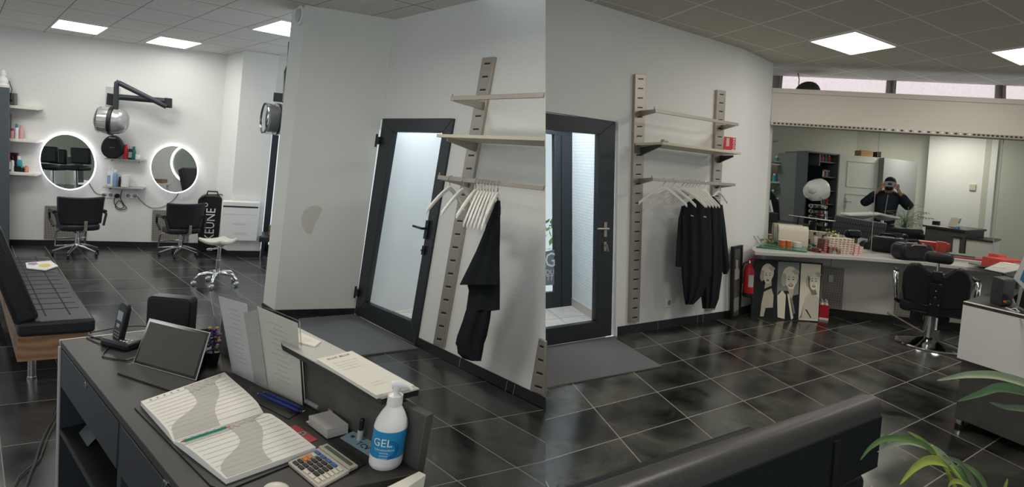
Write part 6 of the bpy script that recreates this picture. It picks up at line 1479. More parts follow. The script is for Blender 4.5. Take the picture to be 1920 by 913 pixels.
for pts, txt in (([(1893, 563, .03), (1899, 562, .05), (1905, 572, .02), (1908, 584, .004), (1913, 596, -.02), (1919, 612, -.06), (1928, 640, -.12)], 'grey cable running from the dark box over the desk front'),
                 ([(1886, 577, .004), (1895, 580, .004), (1904, 578, .02), (1912, 585, .004), (1900, 583, .004), (1892, 580, .004)], 'white cable coiled behind the desk edge')):
    g = G(); P_ = [F(x, y, zE+dz) for x, y, dz in pts]; g.tube(P_, .004, 6); o = obj('cable', g, WPL if 'white' in txt else PAPG, smooth=True); tag(o, txt, 'cable')
# raised shelf part with cards
zS2 = zE+.185
q = [F(x, y, zS2) for x, y in ((1846, 503.5), (1883, 511), (1936, 501), (1876, 491))]
t = thing('desk_shelf', lst(sum(q)/4), 'pale raised shelf on the right desk with white cards on it', 'shelf')
g = G(); g.prism3([p-UZ*.006 for p in q], q); obj('board', g, LGRY, t)
g = G(); g.prism3([p-UZ*.014 for p in q], [p-UZ*.0065 for p in q]); obj('underside', g, BLK, t)
for k_ in (1, 2):
    g = G(); p_ = q[k_]+(sum(q)/4-q[k_])*.45; g.tube([p_*np.array([1, 1, 0])+UZ*zE, p_-UZ*.0145], .012, 8); obj('support', g, CONC, t)
for (x, y), txt in (((1868, 501.5), 'left white card pile on the raised shelf of the right desk'), ((1877, 502), 'right white card pile on the raised shelf of the right desk'), ((1893, 495), 'cream leaflet on the raised shelf of the right desk')):
    g = G(); P_ = F(x, y, zS2+.0005); s = .02 if 'card' in txt else .05; g.box(-s, s, -s*.7, s*.7, 0, .006); o = obj('card_pile', g, PAPER, fr=Fr(P_, DR.e, np.cross(UZ, DR.e), UZ)); tag(o, txt, 'cards')
t = thing('display_card', lst(F(1915, 560, zE)), 'white framed card with a blue print in a stand, cut by the right edge', 'stand')
AWr = Wall(F(1895, 574, zE)-UR*zE, F(1930, 590, zE)-UR*zE, UR)
g = G(); AWr.poly(g, [(1900, 522), (1926, 548), (1960, 500), (1925, 470)], -.006, 0); obj('frame', g, WPL, t)
g = G(); AWr.poly(g, [(1912, 524), (1925, 536), (1945, 505), (1924, 495)], .0002, .001); obj('blue_print', g, mat('blue_print', (.03, .22, .45), .4), t)
g = G(); AWr.poly(g, [(1904, 576), (1907, 577), (1916, 540), (1912, 538)], -.008, 0); obj('stand_leg', g, PAPG, t)
t = thing('desk_device', lst(F(1915, 580, zE)), 'black device standing under the white card at the right edge', 'device')
g = G(); AWr.poly(g, [(1899, 556), (1905, 572), (1960, 600), (1960, 540), (1921, 543)], -.03, -.012); obj('body', g, BLK, t, bev=.004)

# ================================================================ FOREGROUND BENCH BACKREST AND PLANT
f0 = F(1240, 913, .78); f1 = F(1641, 757, .78)
f1 = F(1650, 760, .78); BW = Wall(np.array([*f0[:2], 0]), np.array([*f1[:2], 0]), UR)
t = thing('waiting_bench', lst((f0+f1)/2*np.array([1, 1, 0])), 'black leather bench seen from behind in the bottom foreground', 'bench')
aL0, aR0 = BW.sz(1240, 913)[0]-.5, BW.sz(1655, 770)[0]
zb0 = BW.sz(1628, 886)[1]; zt0 = .78
tl = BW.N  # towards the camera
def bp(a, z, o): return BW.P(a, z, o)
prof = [(zb0, 0), (zt0-.04, 0), (zt0-.012, -.012), (zt0, -.035), (zt0-.004, -.085), (zt0-.04, -.105), (zb0, -.085)]
g = G(); L_ = [bp(aL0, z, o_) for z, o_ in prof]; R_ = [bp(aR0, z, o_) for z, o_ in prof]; g.prism3(L_, R_); obj('backrest', g, LEAT, t, bev=.012, seg=3)
g = G(); BW.box(g, aL0+.02, aR0-.012, zb0+.01, zt0-.075, .0, .006); obj('back_cover', g, CLOTH, t, bev=.002)
gx = BW.sz(1562, 860)[0]
g = G(); BW.box(g, gx-.02, gx+.02, zb0-.02, zt0-.10, .006, .014); obj('bracket', g, BLK, t)
g = G(); q = [bp(aR0-.02, 0, -.03), bp(aL0, 0, -.03), bp(aL0, 0, -.60), bp(aR0-.02, 0, -.60)]
g.prism3([p+UR*(zb0-.16) for p in q], [p+UR*(zb0-.04) for p in q]); obj('seat', g, LEA, t, bev=.03, seg=3)
g = G(); q = [bp(aR0-.05, 0, -.06), bp(aL0, 0, -.06), bp(aL0, 0, -.56), bp(aR0-.05, 0, -.56)]; g.prism3([p+UR*.12 for p in q], [p+UR*(zb0-.161) for p in q]); obj('base_panel', g, WOOD, t)
for a in (aR0-.15, aL0+.2):
    for o_ in (-.12, -.5): g = G(); g.lathe([(.022, 0), (.022, .12)], 14); obj('leg', g, CHR, t, fr=Fr(bp(a, 0, o_), ez=UR))
def leafblade(pts, wd, mt, par, roll=(0, 0, 1), name='leaf'):
    P = [np.array(p) for p in pts]; Q = []
    for i in range(len(P)-1):
        p0_, p1_, p2_, p3_ = P[max(i-1, 0)], P[i], P[i+1], P[min(i+2, len(P)-1)]
        for k in range(6): s = k/6; Q.append(.5*((2*p1_)+(-p0_+p2_)*s+(2*p0_-5*p1_+4*p2_-p3_)*s*s+(-p0_+3*p1_-3*p2_+p3_)*s**3))
    Q.append(P[-1]); n = len(Q); rows = []; rl = nrm(np.array(roll, float))
    for i, p in enumerate(Q):
        t_ = nrm(Q[min(i+1, n-1)]-Q[max(i-1, 0)]); sd = nrm(np.cross(t_, rl)); u_ = np.cross(sd, t_); s = i/(n-1); w_ = wd*(math.sin(PI*min(1, .18+.82*s))**.8)+.0008
        rows.append([p+sd*w_+u_*w_*.35, p+sd*w_*.5+u_*w_*.08, p, p-sd*w_*.5+u_*w_*.08, p-sd*w_+u_*w_*.35])
    g = G(); g.sheet(rows, UZ*.0008); return obj(name, g, mt, par, smooth=True)
def RP_(x, y, d):        # point at forward distance d along the pixel's ray
    r = ray(x, y); return CAM+r*(d/r[1])
base = RP_(1830, 985, 1.65); pf = base*np.array([1, 1, 0])
t = thing('potted_palm', lst(pf), 'green and yellow long-leaved pot plant rising from the bottom right corner', 'plant')
g = G(); hP = base[2]-.12; g.lathe([(.10, 0), (.13, .02), (.16, hP*.75), (.165, hP*.76), (.15, hP*.74), (0, hP*.72)], 28); obj('pot', g, BLK, t, fr=Fr(pf), smooth=True)
g = G(); g.lathe([(.148, hP*.725), (0, hP*.735)], 24); obj('soil', g, SOIL, t, fr=Fr(pf))
st = pf+UZ*hP*.73
g = G(); g.tube([st, RP_(1812, 960, 1.62), RP_(1775, 880, 1.6), RP_(1745, 835, 1.6)], .006, 8); obj('stem', g, LEAFY, t, smooth=True)
g = G(); g.tube([st, RP_(1835, 970, 1.62), RP_(1805, 905, 1.58), RP_(1780, 870, 1.6)], .005, 8); obj('stem', g, LEAFY, t, smooth=True)
cmv = lambda x, y, d: RP_(x, y, d)
vw = (0, -1, .4)
LV = [([(1760, 862, 1.6), (1735, 835, 1.58), (1700, 822, 1.55), (1660, 822, 1.52), (1632, 838, 1.5), (1613, 862, 1.5)], .008, LEAF),
      ([(1790, 880, 1.6), (1760, 848, 1.6), (1720, 830, 1.6), (1690, 829, 1.6), (1645, 847, 1.6)], .010, mat('pale_leaf', (.28, .33, .20), .5, noise=.2)),
      ([(1770, 862, 1.62), (1745, 838, 1.62), (1722, 820, 1.62), (1702, 809, 1.62)], .005, LEAFY),
      ([(1795, 890, 1.6), (1775, 868, 1.6), (1740, 862, 1.58), (1712, 878, 1.55), (1687, 908, 1.5)], .013, LEAFY),
      ([(1815, 913, 1.6), (1800, 885, 1.6), (1768, 868, 1.6), (1735, 866, 1.6), (1715, 870, 1.6)], .010, LEAF),
      ([(1830, 925, 1.6), (1818, 895, 1.6), (1800, 868, 1.6), (1760, 852, 1.6)], .009, mat('grey_green_leaf', (.11, .14, .08), .5)),
      ([(1850, 925, 1.6), (1840, 900, 1.6), (1822, 880, 1.6), (1804, 868, 1.6)], .008, LEAF),
      ([(1880, 930, 1.6), (1883, 915, 1.6), (1889, 897, 1.6)], .005, LEAFY),
      ([(1820, 915, 1.58), (1800, 903, 1.56), (1785, 903, 1.56), (1778, 912, 1.56)], .006, LEAFY)]
for pts, wd, mt in LV: leafblade([RP_(*p) for p in pts], wd, mt, t, vw)
t2 = thing('tall_plant', lst(RP_(2080, 900, 1.75)*np.array([1, 1, 0])), 'plant outside the right edge whose long green leaves reach in before the desk', 'plant')
b2 = RP_(2080, 900, 1.75); pf2 = b2*np.array([1, 1, 0])
g = G(); g.lathe([(.12, 0), (.16, .3), (.165, .32), (.15, .3), (0, .29)], 28); obj('pot', g, BLK, t2, fr=Fr(pf2), smooth=True)
g = G(); g.tube([pf2+UZ*.29, b2, RP_(2060, 800, 1.75)], .01, 8); obj('stem', g, LEAF, t2)
for pts, wd, mt in [([(2060, 830, 1.75), (1990, 755, 1.72), (1930, 722, 1.7), (1870, 704, 1.68), (1820, 702, 1.66), (1790, 706, 1.65), (1757, 713, 1.65)], .012, MC['pale_leaf']),
                    ([(2060, 840, 1.75), (2000, 765, 1.72), (1940, 738, 1.7), (1875, 726, 1.68), (1835, 738, 1.66), (1795, 752, 1.65)], .015, mat('mid_green_leaf', (.09, .17, .07), .5, noise=.2)),
                    ([(2060, 845, 1.75), (1990, 785, 1.72), (1925, 767, 1.7), (1885, 763, 1.68), (1855, 754, 1.66)], .010, mat('grey_green_leaf', (.11, .14, .08), .5))]:
    leafblade([RP_(*p) for p in pts], wd, mt, t2, vw)

# ================================================================ WHAT THE WALL MIRROR SHOWS (real things, placed at their mirrored positions)
MO = MR.P(0, 0, .010); MN = nrm(MR.N*np.array([1, 1, 0]))
def Rf(p): p = np.array(p, float); return p-2*((p-MO) @ MN)*MN
def vobj(name, g, mt, par=None, **k): return obj(name, g, mt, par, fr=Rf, **k)
def vth(name, loc, *a): return thing(name, lst(Rf(loc)), *a)
def Vp(x, y, d): r = ray(x, y); return CAM+r*(d/r[1])
def vwall(x0, x1, d0, d1):
    a, b = Vp(x0, 400, d0), Vp(x1, 400, d1); return Wall(a*np.array([1, 1, 0]), b*np.array([1, 1, 0]), UM)
WA1 = mat('warm_white_wall', (.66, .65, .56), .9, noise=.02, scale=20)
A1 = vwall(1380, 1606, 12.6, 13.4); A2 = vwall(1606, 1752, 13.4, 13.0); A3 = vwall(1752, 1860, 12.6, 11.8); A4 = vwall(1860, 2150, 11.8, 10.6)
for Wq, x1, dpt, nm, mt in ((A1, 1606, 13.4, 'wall_rear', WA1), (A2, 1752, 13.0, 'wall_rear_middle', WA1), (A3, 1860, 11.8, 'wall_rear_right', WHITE), (A4, 2150, 10.6, 'wall_rear_far', WA1)):
    g = G(); L_ = np.linalg.norm((Vp(x1, 400, dpt)*np.array([1, 1, 0])-Wq.O)); Wq.box(g, -.1, L_+.1, 0, ZR, -.1, 0); o = vobj(nm, g, mt); o['kind'] = 'structure'
# wardrobe
Wd1 = vwall(1467, 1490, 12.0, 12.4); Wd2 = vwall(1489, 1569, 11.4, 11.9)
ctr = Vp(1520, 430, 11.7)*np.array([1, 1, 0]); t = vth('open_wardrobe', ctr, 'tall dark grey open wardrobe with product shelves, seen in the wall mirror', 'wardrobe')
g = G(); Wd2.poly(g, [(1467, 500), (1489, 500), (1506, 286), (1467, 285)], -.3, -.28) if False else None
WS = vwall(1462, 1508, 12.3, 11.4); g = G(); z_ = WS.sz(1490, 286)[1]; WS.box(g, 0, WS.sz(1488, 400)[0], 0, z_, -.02, 0); vobj('side_panel', g, mat('mid_grey_cabinet', (.17, .19, .19), .5), t)
g = G(); s0, s1 = WS.sz(1488, 400)[0], WS.sz(1508, 400)[0]; WS.box(g, s0, s1, 0, z_, -.02, 0); vobj('door', g, GRYW, t)
zt = Wd2.sz(1540, 288)[1]; w0, w1, w2 = Wd2.sz(1508, 400)[0], Wd2.sz(1534, 400)[0], Wd2.sz(1566, 400)[0]
g = G(); Wd2.box(g, w0, w2+.12, 0, zt, -.55, -.5); vobj('back_panel', g, mat('wardrobe_back', (.03, .035, .035), .7), t)
g = G(); Wd2.box(g, w2, w2+.12, 0, zt, -.5, 0); vobj('side_panel', g, GRYW, t)
g = G(); Wd2.box(g, w0, w2+.12, zt, zt+.03, -.55, 0); vobj('top', g, GRYW, t)
g = G(); Wd2.box(g, w1-.03, w1, 0, zt, -.5, -.02); vobj('divider', g, GRYW, t)
shz = []
for y in (303, 331, 357, 382, 407):
    z = Wd2.sz(1550, y)[1]; shz.append(z); g = G(); Wd2.box(g, w1, w2, z-.02, z, -.5, -.02); vobj('inner_shelf', g, GRYW, t)
def vbottle(name, P, h, r, mts, txt, grp):
    t = vth(name, P, txt, 'bottle', grp)
    g = G(); g.T = Fr(P, ez=UM); g.lathe([(r, 0), (r, h*.7), (r*.6, h*.8)], 14); vobj('body', g, mts[0], t, smooth=True)
    g = G(); g.T = Fr(P, ez=UM); g.lathe([(r*.62, h*.8), (r*.6, h)], 12); vobj('cap', g, mts[1], t, smooth=True)
pal = [(DRED, PAPER), (PAPG, PAPER), (mat('green_bottle', (.04, .14, .08), .4), PAPER), (RED, PAPER), (WPL, SALM), (PAPER, RED)]
rg = random.Random(12)
for r_, (z, n) in enumerate(zip(shz, (4, 7, 3, 4, 4))):
    for k in range(n):
        a = w1+.05+(w2-w1-.1)*(k+.5)/n; h = [.17, .15, .15, .15, .15][r_]*rg.uniform(.85, 1.05); rr_ = min(.045, (w2-w1-.1)/n*.42); P = Wd2.P(a, z, -.15)
        vbottle('bottle', P, h, rr_, pal[(k+r_*2) % 6] if r_ else pal[[1, 0, 2, 3][k]], 'bottle on the %s shelf of the dark wardrobe seen in the mirror' % ['top', 'second', 'third', 'fourth', 'fifth'][r_], 'bottles on the %s wardrobe shelf' % ['top', 'second', 'third', 'fourth', 'fifth'][r_])
for k in range(5):
    g = G(); a = w0+.03+(w1-w0-.08)*(k+.5)/5; rows = [[Wd2.P(a+.02*math.sin(3*j)+.03*(i-.5), zt-.25-.95*j/6, -.25+.12*(i-.5)) for i in range(4)] for j in range(7)]; g.sheet(rows, Wd2.N*.02)
    o = vobj('hanging_garment', g, CLOTH); tag(o, 'dark garment hanging in the left bay of the wardrobe seen in the mirror', 'garment', 'dark garments in the wardrobe')
# poster beside it, white door, boxes
PO = vwall(1572, 1590, 12.5, 12.5); g = G(); zz = PO.sz(1580, 306)[1]; PO.box(g, 0, PO.sz(1589, 400)[0], 0, zz, -.04, 0); o = vobj('dark_screen_panel', g, GRYW); tag(o, 'tall dark grey panel between wardrobe and white door in the mirror', 'panel')
t = vth('poster', PO.at(1580, 335, .01), 'colourful poster on the dark panel seen in the mirror', 'poster'); g = G(); PO.poly(g, [(1573, 354), (1584, 355), (1587, 315), (1575, 315)], .003, .006); vobj('sheet', g, PAPG, t)
for i, (q, c_) in enumerate((([(1574, 352), (1579, 352), (1580, 338), (1575, 338)], (.5, .35, .1)), ([(1580, 350), (1584, 350), (1585, 333), (1581, 333)], (.3, .2, .4)), ([(1576, 333), (1582, 333), (1583, 320), (1577, 320)], (.5, .2, .2)))):
    g = G(); PO.poly(g, q, .0062, .007); vobj('printed_block', g, mat('poster_print_%s' % 'abc'[i], c_, .6), t)
WD = vwall(1578, 1660, 11.9, 12.0); t = vth('white_cupboard', WD.P(.5, 0), 'big white cupboard with a panelled door, seen in the wall mirror', 'cupboard')
zt = WD.sz(1620, 293)[1]; b0_, b1_ = 0, WD.sz(1662, 350)[0]
g = G(); WD.box(g, 0, b1_, 0, zt, -.5, 0); cbd = vobj('body', g, mat('off_white_door', (.76, .75, .68), .6), t)
g = G()
for q in ([.15, .85, zt*.72, zt*.95], [.15, .85, .15, zt*.66]):
    a, b, c_, d = WD.sz(1586, 350)[0], WD.sz(1642, 350)[0], q[2], q[3]
    for (x0, x1, y0, y1) in ((a, b, c_, c_+.012), (a, b, d-.012, d), (a, a+.012, c_, d), (b-.012, b, c_, d)): WD.box(g, x0, x1, y0, y1, .0, .008)
vobj('door_moulding', g, mat('off_white_shade', (.62, .61, .55), .6), t)
g = G(); p = WD.at(1585, 380, 0); g.T = Fr(p, WD.e, WD.N, WD.u); g.box(-.02, .02, 0, .01, -.12, .1); g.tube([(0, .01, .03), (0, .05, .03), (.10, .05, .03)], .01, 8); vobj('handle', g, PAPG, t)
WG = vwall(1661, 1719, 11.9, 12.6); g = G(); L_ = WG.sz(1718, 350)[0]; WG.box(g, 0, L_, 0, zt+.0, -.4, 0); o = vobj('grey_side', g, mat('grey_cupboard_side', (.30, .31, .30), .6), t)
for x, w_, txt in ((1628, .27, 'cardboard box on top of the white cupboard seen in the mirror'), (1652, .06, 'small dark box on top of the white cupboard seen in the mirror')):
    p = WD.P(WD.sz(x, 350)[0], zt+.001, -.2); g = G(); g.T = Fr(p, WD.e, WD.N, UM); g.box(-w_/2, w_/2, -.1, .1, 0, .13); o = vobj('cardboard_box', g, CARD if w_ > .1 else BLK, bev=.003); tag(o, txt, 'box')
# hood steamer on a stand and metal bowls
P = Vp(1512, 430, 11.3)*np.array([1, 1, 0]); t = vth('hair_steamer', P, 'white hooded hair steamer on a black stand, seen in the wall mirror', 'hair steamer')
hc = Vp(1532, 356, 11.2); hz_ = hc[2]
g = G(); g.T = Fr(P, ez=UM); g.tube([(0, 0, .05), (0, 0, hz_-.1)], .025, 10); g.tube([(0, 0, hz_-.1), (.03, 0, hz_+.05)], .03, 10); vobj('pole', g, BLK, t, smooth=True)
for k in range(5):
    a = 2*PI*k/5; g = G(); g.T = Fr(P, ez=UM); g.tube([(0, 0, .08), (.28*math.cos(a), .28*math.sin(a), .04)], .018, 8); vobj('base_leg', g, BLK, t)
g = G(); g.T = Fr(hc, nrm(np.array([.9, .1, .25])), nrm(np.array([-.1, .95, .0])), nrm(np.array([-.25, 0, .95])))
g.lathe([(.0, -.24), (.12, -.22), (.20, -.12), (.22, .0), (.21, .10), (.17, .16)], 24, axis='x'); vobj('hood', g, WPL, t, smooth=True)
g = G(); g.T = Fr(hc+np.array([.06, -.16, -.06])); g.lathe([(.10, -.02), (.12, 0), (.10, .05)], 20, axis='y'); vobj('face_visor', g, LGRY, t, smooth=True)
g = G(); g.T = Fr(hc+np.array([-.14, -.12, .02])); g.ball((0, 0, 0), (.10, .10, .12)); vobj('motor_cap', g, WPL, t, smooth=True)
for k, y in enumerate((388, 398, 409, 420)):
    P = Vp(1533, y+3, 11.0); g = G(); g.T = Fr(P, ez=UM); g.lathe([(.14, 0), (.165, .02), (.17, .07), (.155, .075), (.13, .02), (0, .02)], 28); o = vobj('metal_tray', g, CHR, smooth=True)
    tag(o, ['topmost', 'second', 'third', 'lowest'][k]+' of the four round metal trays of the trolley seen in the mirror', 'tray', 'round metal trays')
t = vth('tray_trolley', Vp(1533, 430, 11.0)*np.array([1, 1, 0]), 'dark trolley frame carrying round metal trays, seen in the mirror', 'trolley')
for s in (-1, 1): g = G(); p = Vp(1533, 430, 11.0)*np.array([1, 1, 0]); p = p+np.array([s*.19, 0, 0]); g.tube([p, p+UM*1.35], .012, 8); vobj('post', g, BLK, t)
# shelves and bottles on the wall at the mirror's left end, second cape
for y, x0, x1, txt, mt in ((262, 1438, 1460, 'short steel bracket at the top left of the wall mirror view', STL), (302, 1436, 1480, 'cream ledge near the left end of the mirror view', CREAM), (307.5, 1448, 1481, 'topmost white ledge in the mirror view', WPL), (341, 1444, 1478, 'middle white ledge in the mirror view', WPL), (371, 1442, 1476, 'lowest white ledge in the mirror view', WPL)):
    SWv = vwall(x0, x1, 12.2, 12.2); g = G(); z = SWv.sz((x0+x1)/2, y)[1]; SWv.box(g, 0, SWv.sz(x1, y)[0], z-.03, z, -.28, 0); o = vobj('wall_ledge', g, mt); tag(o, txt, 'shelf')
    if mt is WPL:
        for k in range({307.5: 1, 341: 3, 371: 3}[y]):
            P = SWv.P(SWv.sz(x1, y)[0]*(.45+.22*k), z+.001, -.12); vbottle('bottle', P, .17, .04, [(TEAL, WPL), (PNK, PNK), (DRED, WPL)][k], 'small bottle on the %s white ledge in the mirror view' % {307.5: 'topmost', 341: 'middle', 371: 'lowest'}[y], 'bottles on the %s white ledge' % {307.5: 'topmost', 341: 'middle', 371: 'lowest'}[y])
CWv = vwall(1425, 1470, 11.2, 11.2); t = vth('black_cape', CWv.at(1446, 400), 'black cape seen at the left end of the wall mirror', 'cape')
def vcape(rows, Wx, off, th, seed): return cape_mesh(rows, Wx, off, th, folds=2, amp=.015, seed=seed)
g = vcape([(358, 1436, 1446), (368, 1433, 1454), (380, 1431, 1460), (410, 1430, 1462), (450, 1429, 1462), (462, 1430, 1461)], CWv, 0, .05, 4); vobj('body', g, CLOTH, t, smooth=True)
g = G(); p = CWv.at(1441, 350, 0); g.tube([p, p-UM*.1], .006); vobj('hanger', g, HANG, t)
# bench and armchair
BB = vwall(1560, 1666, 9.75, 9.35); t = vth('quilted_bench', BB.P(.5, 0), 'black quilted bench facing the wall mirror', 'bench')
zq0, zq1 = BB.sz(1610, 452)[1], BB.sz(1610, 410)[1]; LB = BB.sz(1664, 430)[0]
quad = [(1558, 437), (1655, 452), (1664, 419), (1566, 403)]
g = G(); BB.poly(g, quad, -.06, 0); vobj('backrest', g, mat('grey_sheen_leather', (.075, .08, .09), .35, noise=.2, scale=30), t, bev=.02, seg=3)
g = G()
for k in range(1, 22): a = bil(quad, k/22, .04); b = bil(quad, k/22, .96); BB.poly(g, [a, a+(.7, 0), b+(.7, 0), b], .0, .002)
for v_ in (.36, .68): a = bil(quad, .01, v_); b = bil(quad, .99, v_); BB.poly(g, [a, b, b+(0, .7), a+(0, .7)], .0, .002)
vobj('seams', g, MC['seam_black'], t, kind='stuff')
g = G(); BB.box(g, 0, LB, .33, .45, .0, .55); vobj('seat', g, LEA, t, bev=.03)
g = G(); BB.box(g, .03, LB-.03, .10, .329, .03, .50); vobj('base_panel', g, WOOD, t)
for a in (.15, LB-.15): g = G(); p = BB.P(a, 0, .25); g.tube([p, p+UM*.1], .022); vobj('leg', g, CHR, t)
AC = vwall(1668, 1738, 10.2, 10.2); t = vth('black_armchair', AC.P(.3, 0), 'low black leather armchair right of the quilted bench in the mirror', 'armchair')
LA = AC.sz(1736, 440)[0]; z0_ = AC.sz(1700, 428)[1]
g = G(); AC.box(g, .0, LA, .12, .42, -.1, .55); vobj('seat', g, LEA, t, bev=.05, seg=3)
g = G(); AC.box(g, .0, LA, .3, z0_, -.16, -.02); vobj('backrest', g, LEA, t, bev=.05, seg=3)
for s in (0, 1): g = G(); AC.box(g, s*(LA-.14), s*(LA-.14)+.14, .10, z0_-.08, -.1, .55); vobj('armrest', g, LEA, t, bev=.05, seg=3)
for k in range(4): g = G(); p = AC.P(.1+(LA-.2)*(k % 2), 0, .0+.45*(k//2)); g.tube([p, p+UM*.12], .02); vobj('leg', g, CHR, t)
# two white wash-basin seats
for i, (x, d, txt) in enumerate(((1612, 10.3, 'left white curved seat shell beyond the bench in the mirror'), (1655, 10.45, 'right white curved seat shell below the person in the mirror'))):
    c_ = Vp(x, 404+i*2, d); P = c_*np.array([1, 1, 0]); t = vth('basin_seat', P, txt, 'seat')
    g = G(); rows = [[c_+np.array([(.28 if i == 0 else .22)*s, .16*v, .05-.09*(1-s*s)*(1-v*v)+.03*s*(-1 if i else 1)]) for s in np.linspace(-1, 1, 11)] for v in np.linspace(-1, 1, 7)]; g.sheet(rows, UZ*.04); vobj('shell', g, WPL, t, smooth=True, bev=.01)
    g = G(); g.tube([P+UZ*.02, c_-UZ*.02], .03, 10); vobj('post', g, CHR, t); g = G(); g.T = Fr(P); g.lathe([(.22, 0), (.22, .015), (.05, .04)], 24); vobj('foot', g, CHR, t)
# plant in the mirror
P = Vp(1699, 450, 10.6)*np.array([1, 1, 0]); t = vth('indoor_palm', P, 'feathery green potted palm before the person in the mirror', 'plant')
g = G(); g.T = Fr(P); g.lathe([(.12, 0), (.16, .34), (.17, .36), (.15, .35), (0, .34)], 24); vobj('pot', g, LGRY, t, smooth=True)
cen = Vp(1694, 422, 10.6); rg = random.Random(3)
for k in range(22):
    a = rg.uniform(0, 6.28); L_ = rg.uniform(.28, .5); e = rg.uniform(.2, .9); d_ = np.array([math.cos(a), math.sin(a)*.6, 0]); root = P+UZ*.35
    mid = cen+np.array([rg.uniform(-.05, .05), 0, rg.uniform(-.1, .1)]); stem = [root, mid, mid+d_*L_*.5+UZ*L_*e*.8, mid+d_*L_+UZ*L_*e*.75]
    g = G(); g.tube(stem, .004, 5)
    for m_ in range(9):
        s = m_/8; b_ = stem[1]*(1-s)**2+2*stem[2]*s*(1-s)+stem[3]*s*s
        for sg_ in (-1, 1):
            sd = np.cross(d_, UZ)*sg_; tip = b_+sd*.09+d_*.07-UZ*.03; g.add([b_, (b_+tip)/2+d_*.01, tip, (b_+tip)/2-d_*.008], [[0, 1, 2, 3]])
    vobj('frond', g, [mat('palm_green', (.16, .26, .07), .5), mat('palm_yellow', (.33, .38, .12), .5)][k % 2], t, recalc=False)
# dark side of the real desk as seen in the mirror
DD = vwall(1752, 1812, 9.6, 9.1); t = vth('side_desk', DD.P(.4, 0), 'dark desk with papers at the right of the wall mirror view', 'desk')
zd_ = DD.sz(1785, 428)[1]; L_ = DD.sz(1810, 440)[0]
g = G(); DD.box(g, 0, L_, .08, zd_-.03, -.4, 0); vobj('body', g, CONC, t); g = G(); DD.box(g, -.03, L_+.02, zd_-.03, zd_, -.42, .03); vobj('desk_top', g, DESKT, t)
DE = vwall(1808, 1866, 9.1, 8.8); g = G(); z2_ = DE.sz(1840, 452)[1]; DE.box(g, 0, DE.sz(1862, 450)[0], .08, z2_, -.4, 0); vobj('white_return', g, WHITE2, t); g = G(); DE.box(g, -.02, DE.sz(1864, 450)[0], z2_, z2_+.025, -.42, .02); vobj('return_top', g, DESKT, t)
g = G()
for p in (DD.P(.05, 0, -.1), DD.P(L_-.05, 0, -.1)): g.tube([p, p+UM*.08], .02)
vobj('feet', g, CHR, t)
for i, (q, mt, txt) in enumerate((([(1777, 424), (1792, 427), (1800, 410), (1784, 407)], mat('cream_sheet', (.72, .68, .58), .7), 'cream sheets leaning on the dark desk in the mirror'), ([(1747, 433), (1759, 434), (1760, 415), (1748, 414)], BLK, 'black upright terminal on the dark desk in the mirror'))):
    g = G(); DD.poly(g, q, -.24, -.2); o = vobj('leaning_sheets' if i == 0 else 'card_terminal', g, mt); tag(o, txt, 'papers' if i == 0 else 'device')
P = DE.P(.02, z2_+.026, -.1); t = vth('blue_bottle', P, 'small bottle with blue label on the white desk part in the mirror', 'bottle'); g = G(); g.T = Fr(P, ez=UM); g.lathe([(.035, 0), (.035, .12), (.02, .15)], 16); vobj('body', g, BLU, t, smooth=True); g = G(); g.T = Fr(P, ez=UM); g.lathe([(.015, .15), (.015, .2)], 12); vobj('pump', g, WPL, t)
g = G(); c_ = A3.at(1824, 351, 0); g.T = Fr(c_, A3.e, A3.N, A3.u); g.box(-.055, .055, 0, .03, -.065, .065); o = vobj('wall_box', g, CREAM, bev=.006); tag(o, 'small square cream box on the white wall in the mirror', 'wall device')
# ---- the person photographing, standing beyond the bench
hp_ = Vp(1671, 331, 11.0); gp = hp_*np.array([1, 1, 0]); Hh = hp_[2]/1.78
FX = nrm(np.array([1, -.0, 0])*1.0-0*MN); fwd = np.array([0, -1, 0.]); FX = np.array([1., 0, 0])
fwd = nrm((CAM-gp)*np.array([1, 1, 0])); FX = np.cross(fwd, UZ); FX = FX if FX[0] > 0 else -FX
def B(x, y, z): return gp+(FX*x+fwd*y+UZ*z)*Hh         # x right in view, y towards viewer, z up
def skin(name, verts, edges, radii, mt, par, sub=2, root=0):
    me = bpy.data.meshes.new(name); vs = [Rf(v) for v in verts]; loc = np.array(par['org'])
    me.from_pydata([tuple(v-loc) for v in vs], edges, []); o = bpy.data.objects.new(name, me); C.objects.link(o)
    s = o.modifiers.new('s', 'SKIN'); s.use_smooth_shade = True
    for i, r in enumerate(radii): me.skin_vertices[0].data[i].radius = (r*Hh, r*Hh) if not isinstance(r, tuple) else (r[0]*Hh, r[1]*Hh)
    me.skin_vertices[0].data[root].use_root = True
    if sub: ss = o.modifiers.new('ss', 'SUBSURF'); ss.levels = sub; ss.render_levels = sub
    dg = bpy.context.evaluated_depsgraph_get(); dg.update(); ev = o.evaluated_get(dg); nm_ = bpy.data.meshes.new_from_object(ev)
    o.modifiers.clear(); o.data = nm_; nm_.materials.clear(); nm_.materials.append(mt)
    for p in nm_.polygons: p.use_smooth = True
    o.parent = par; o['org'] = lst(loc); return o
pr = thing('person', lst(Rf(gp)), 'person in a dark jacket holding a phone before the face, in the wall mirror', 'person')
hd = [B(0, 0, 1.02), B(0, 0, 1.22), B(0, 0, 1.40), B(0, .01, 1.50), B(0, .02, 1.56), B(0, .02, 1.66), B(0, .02, 1.73)]
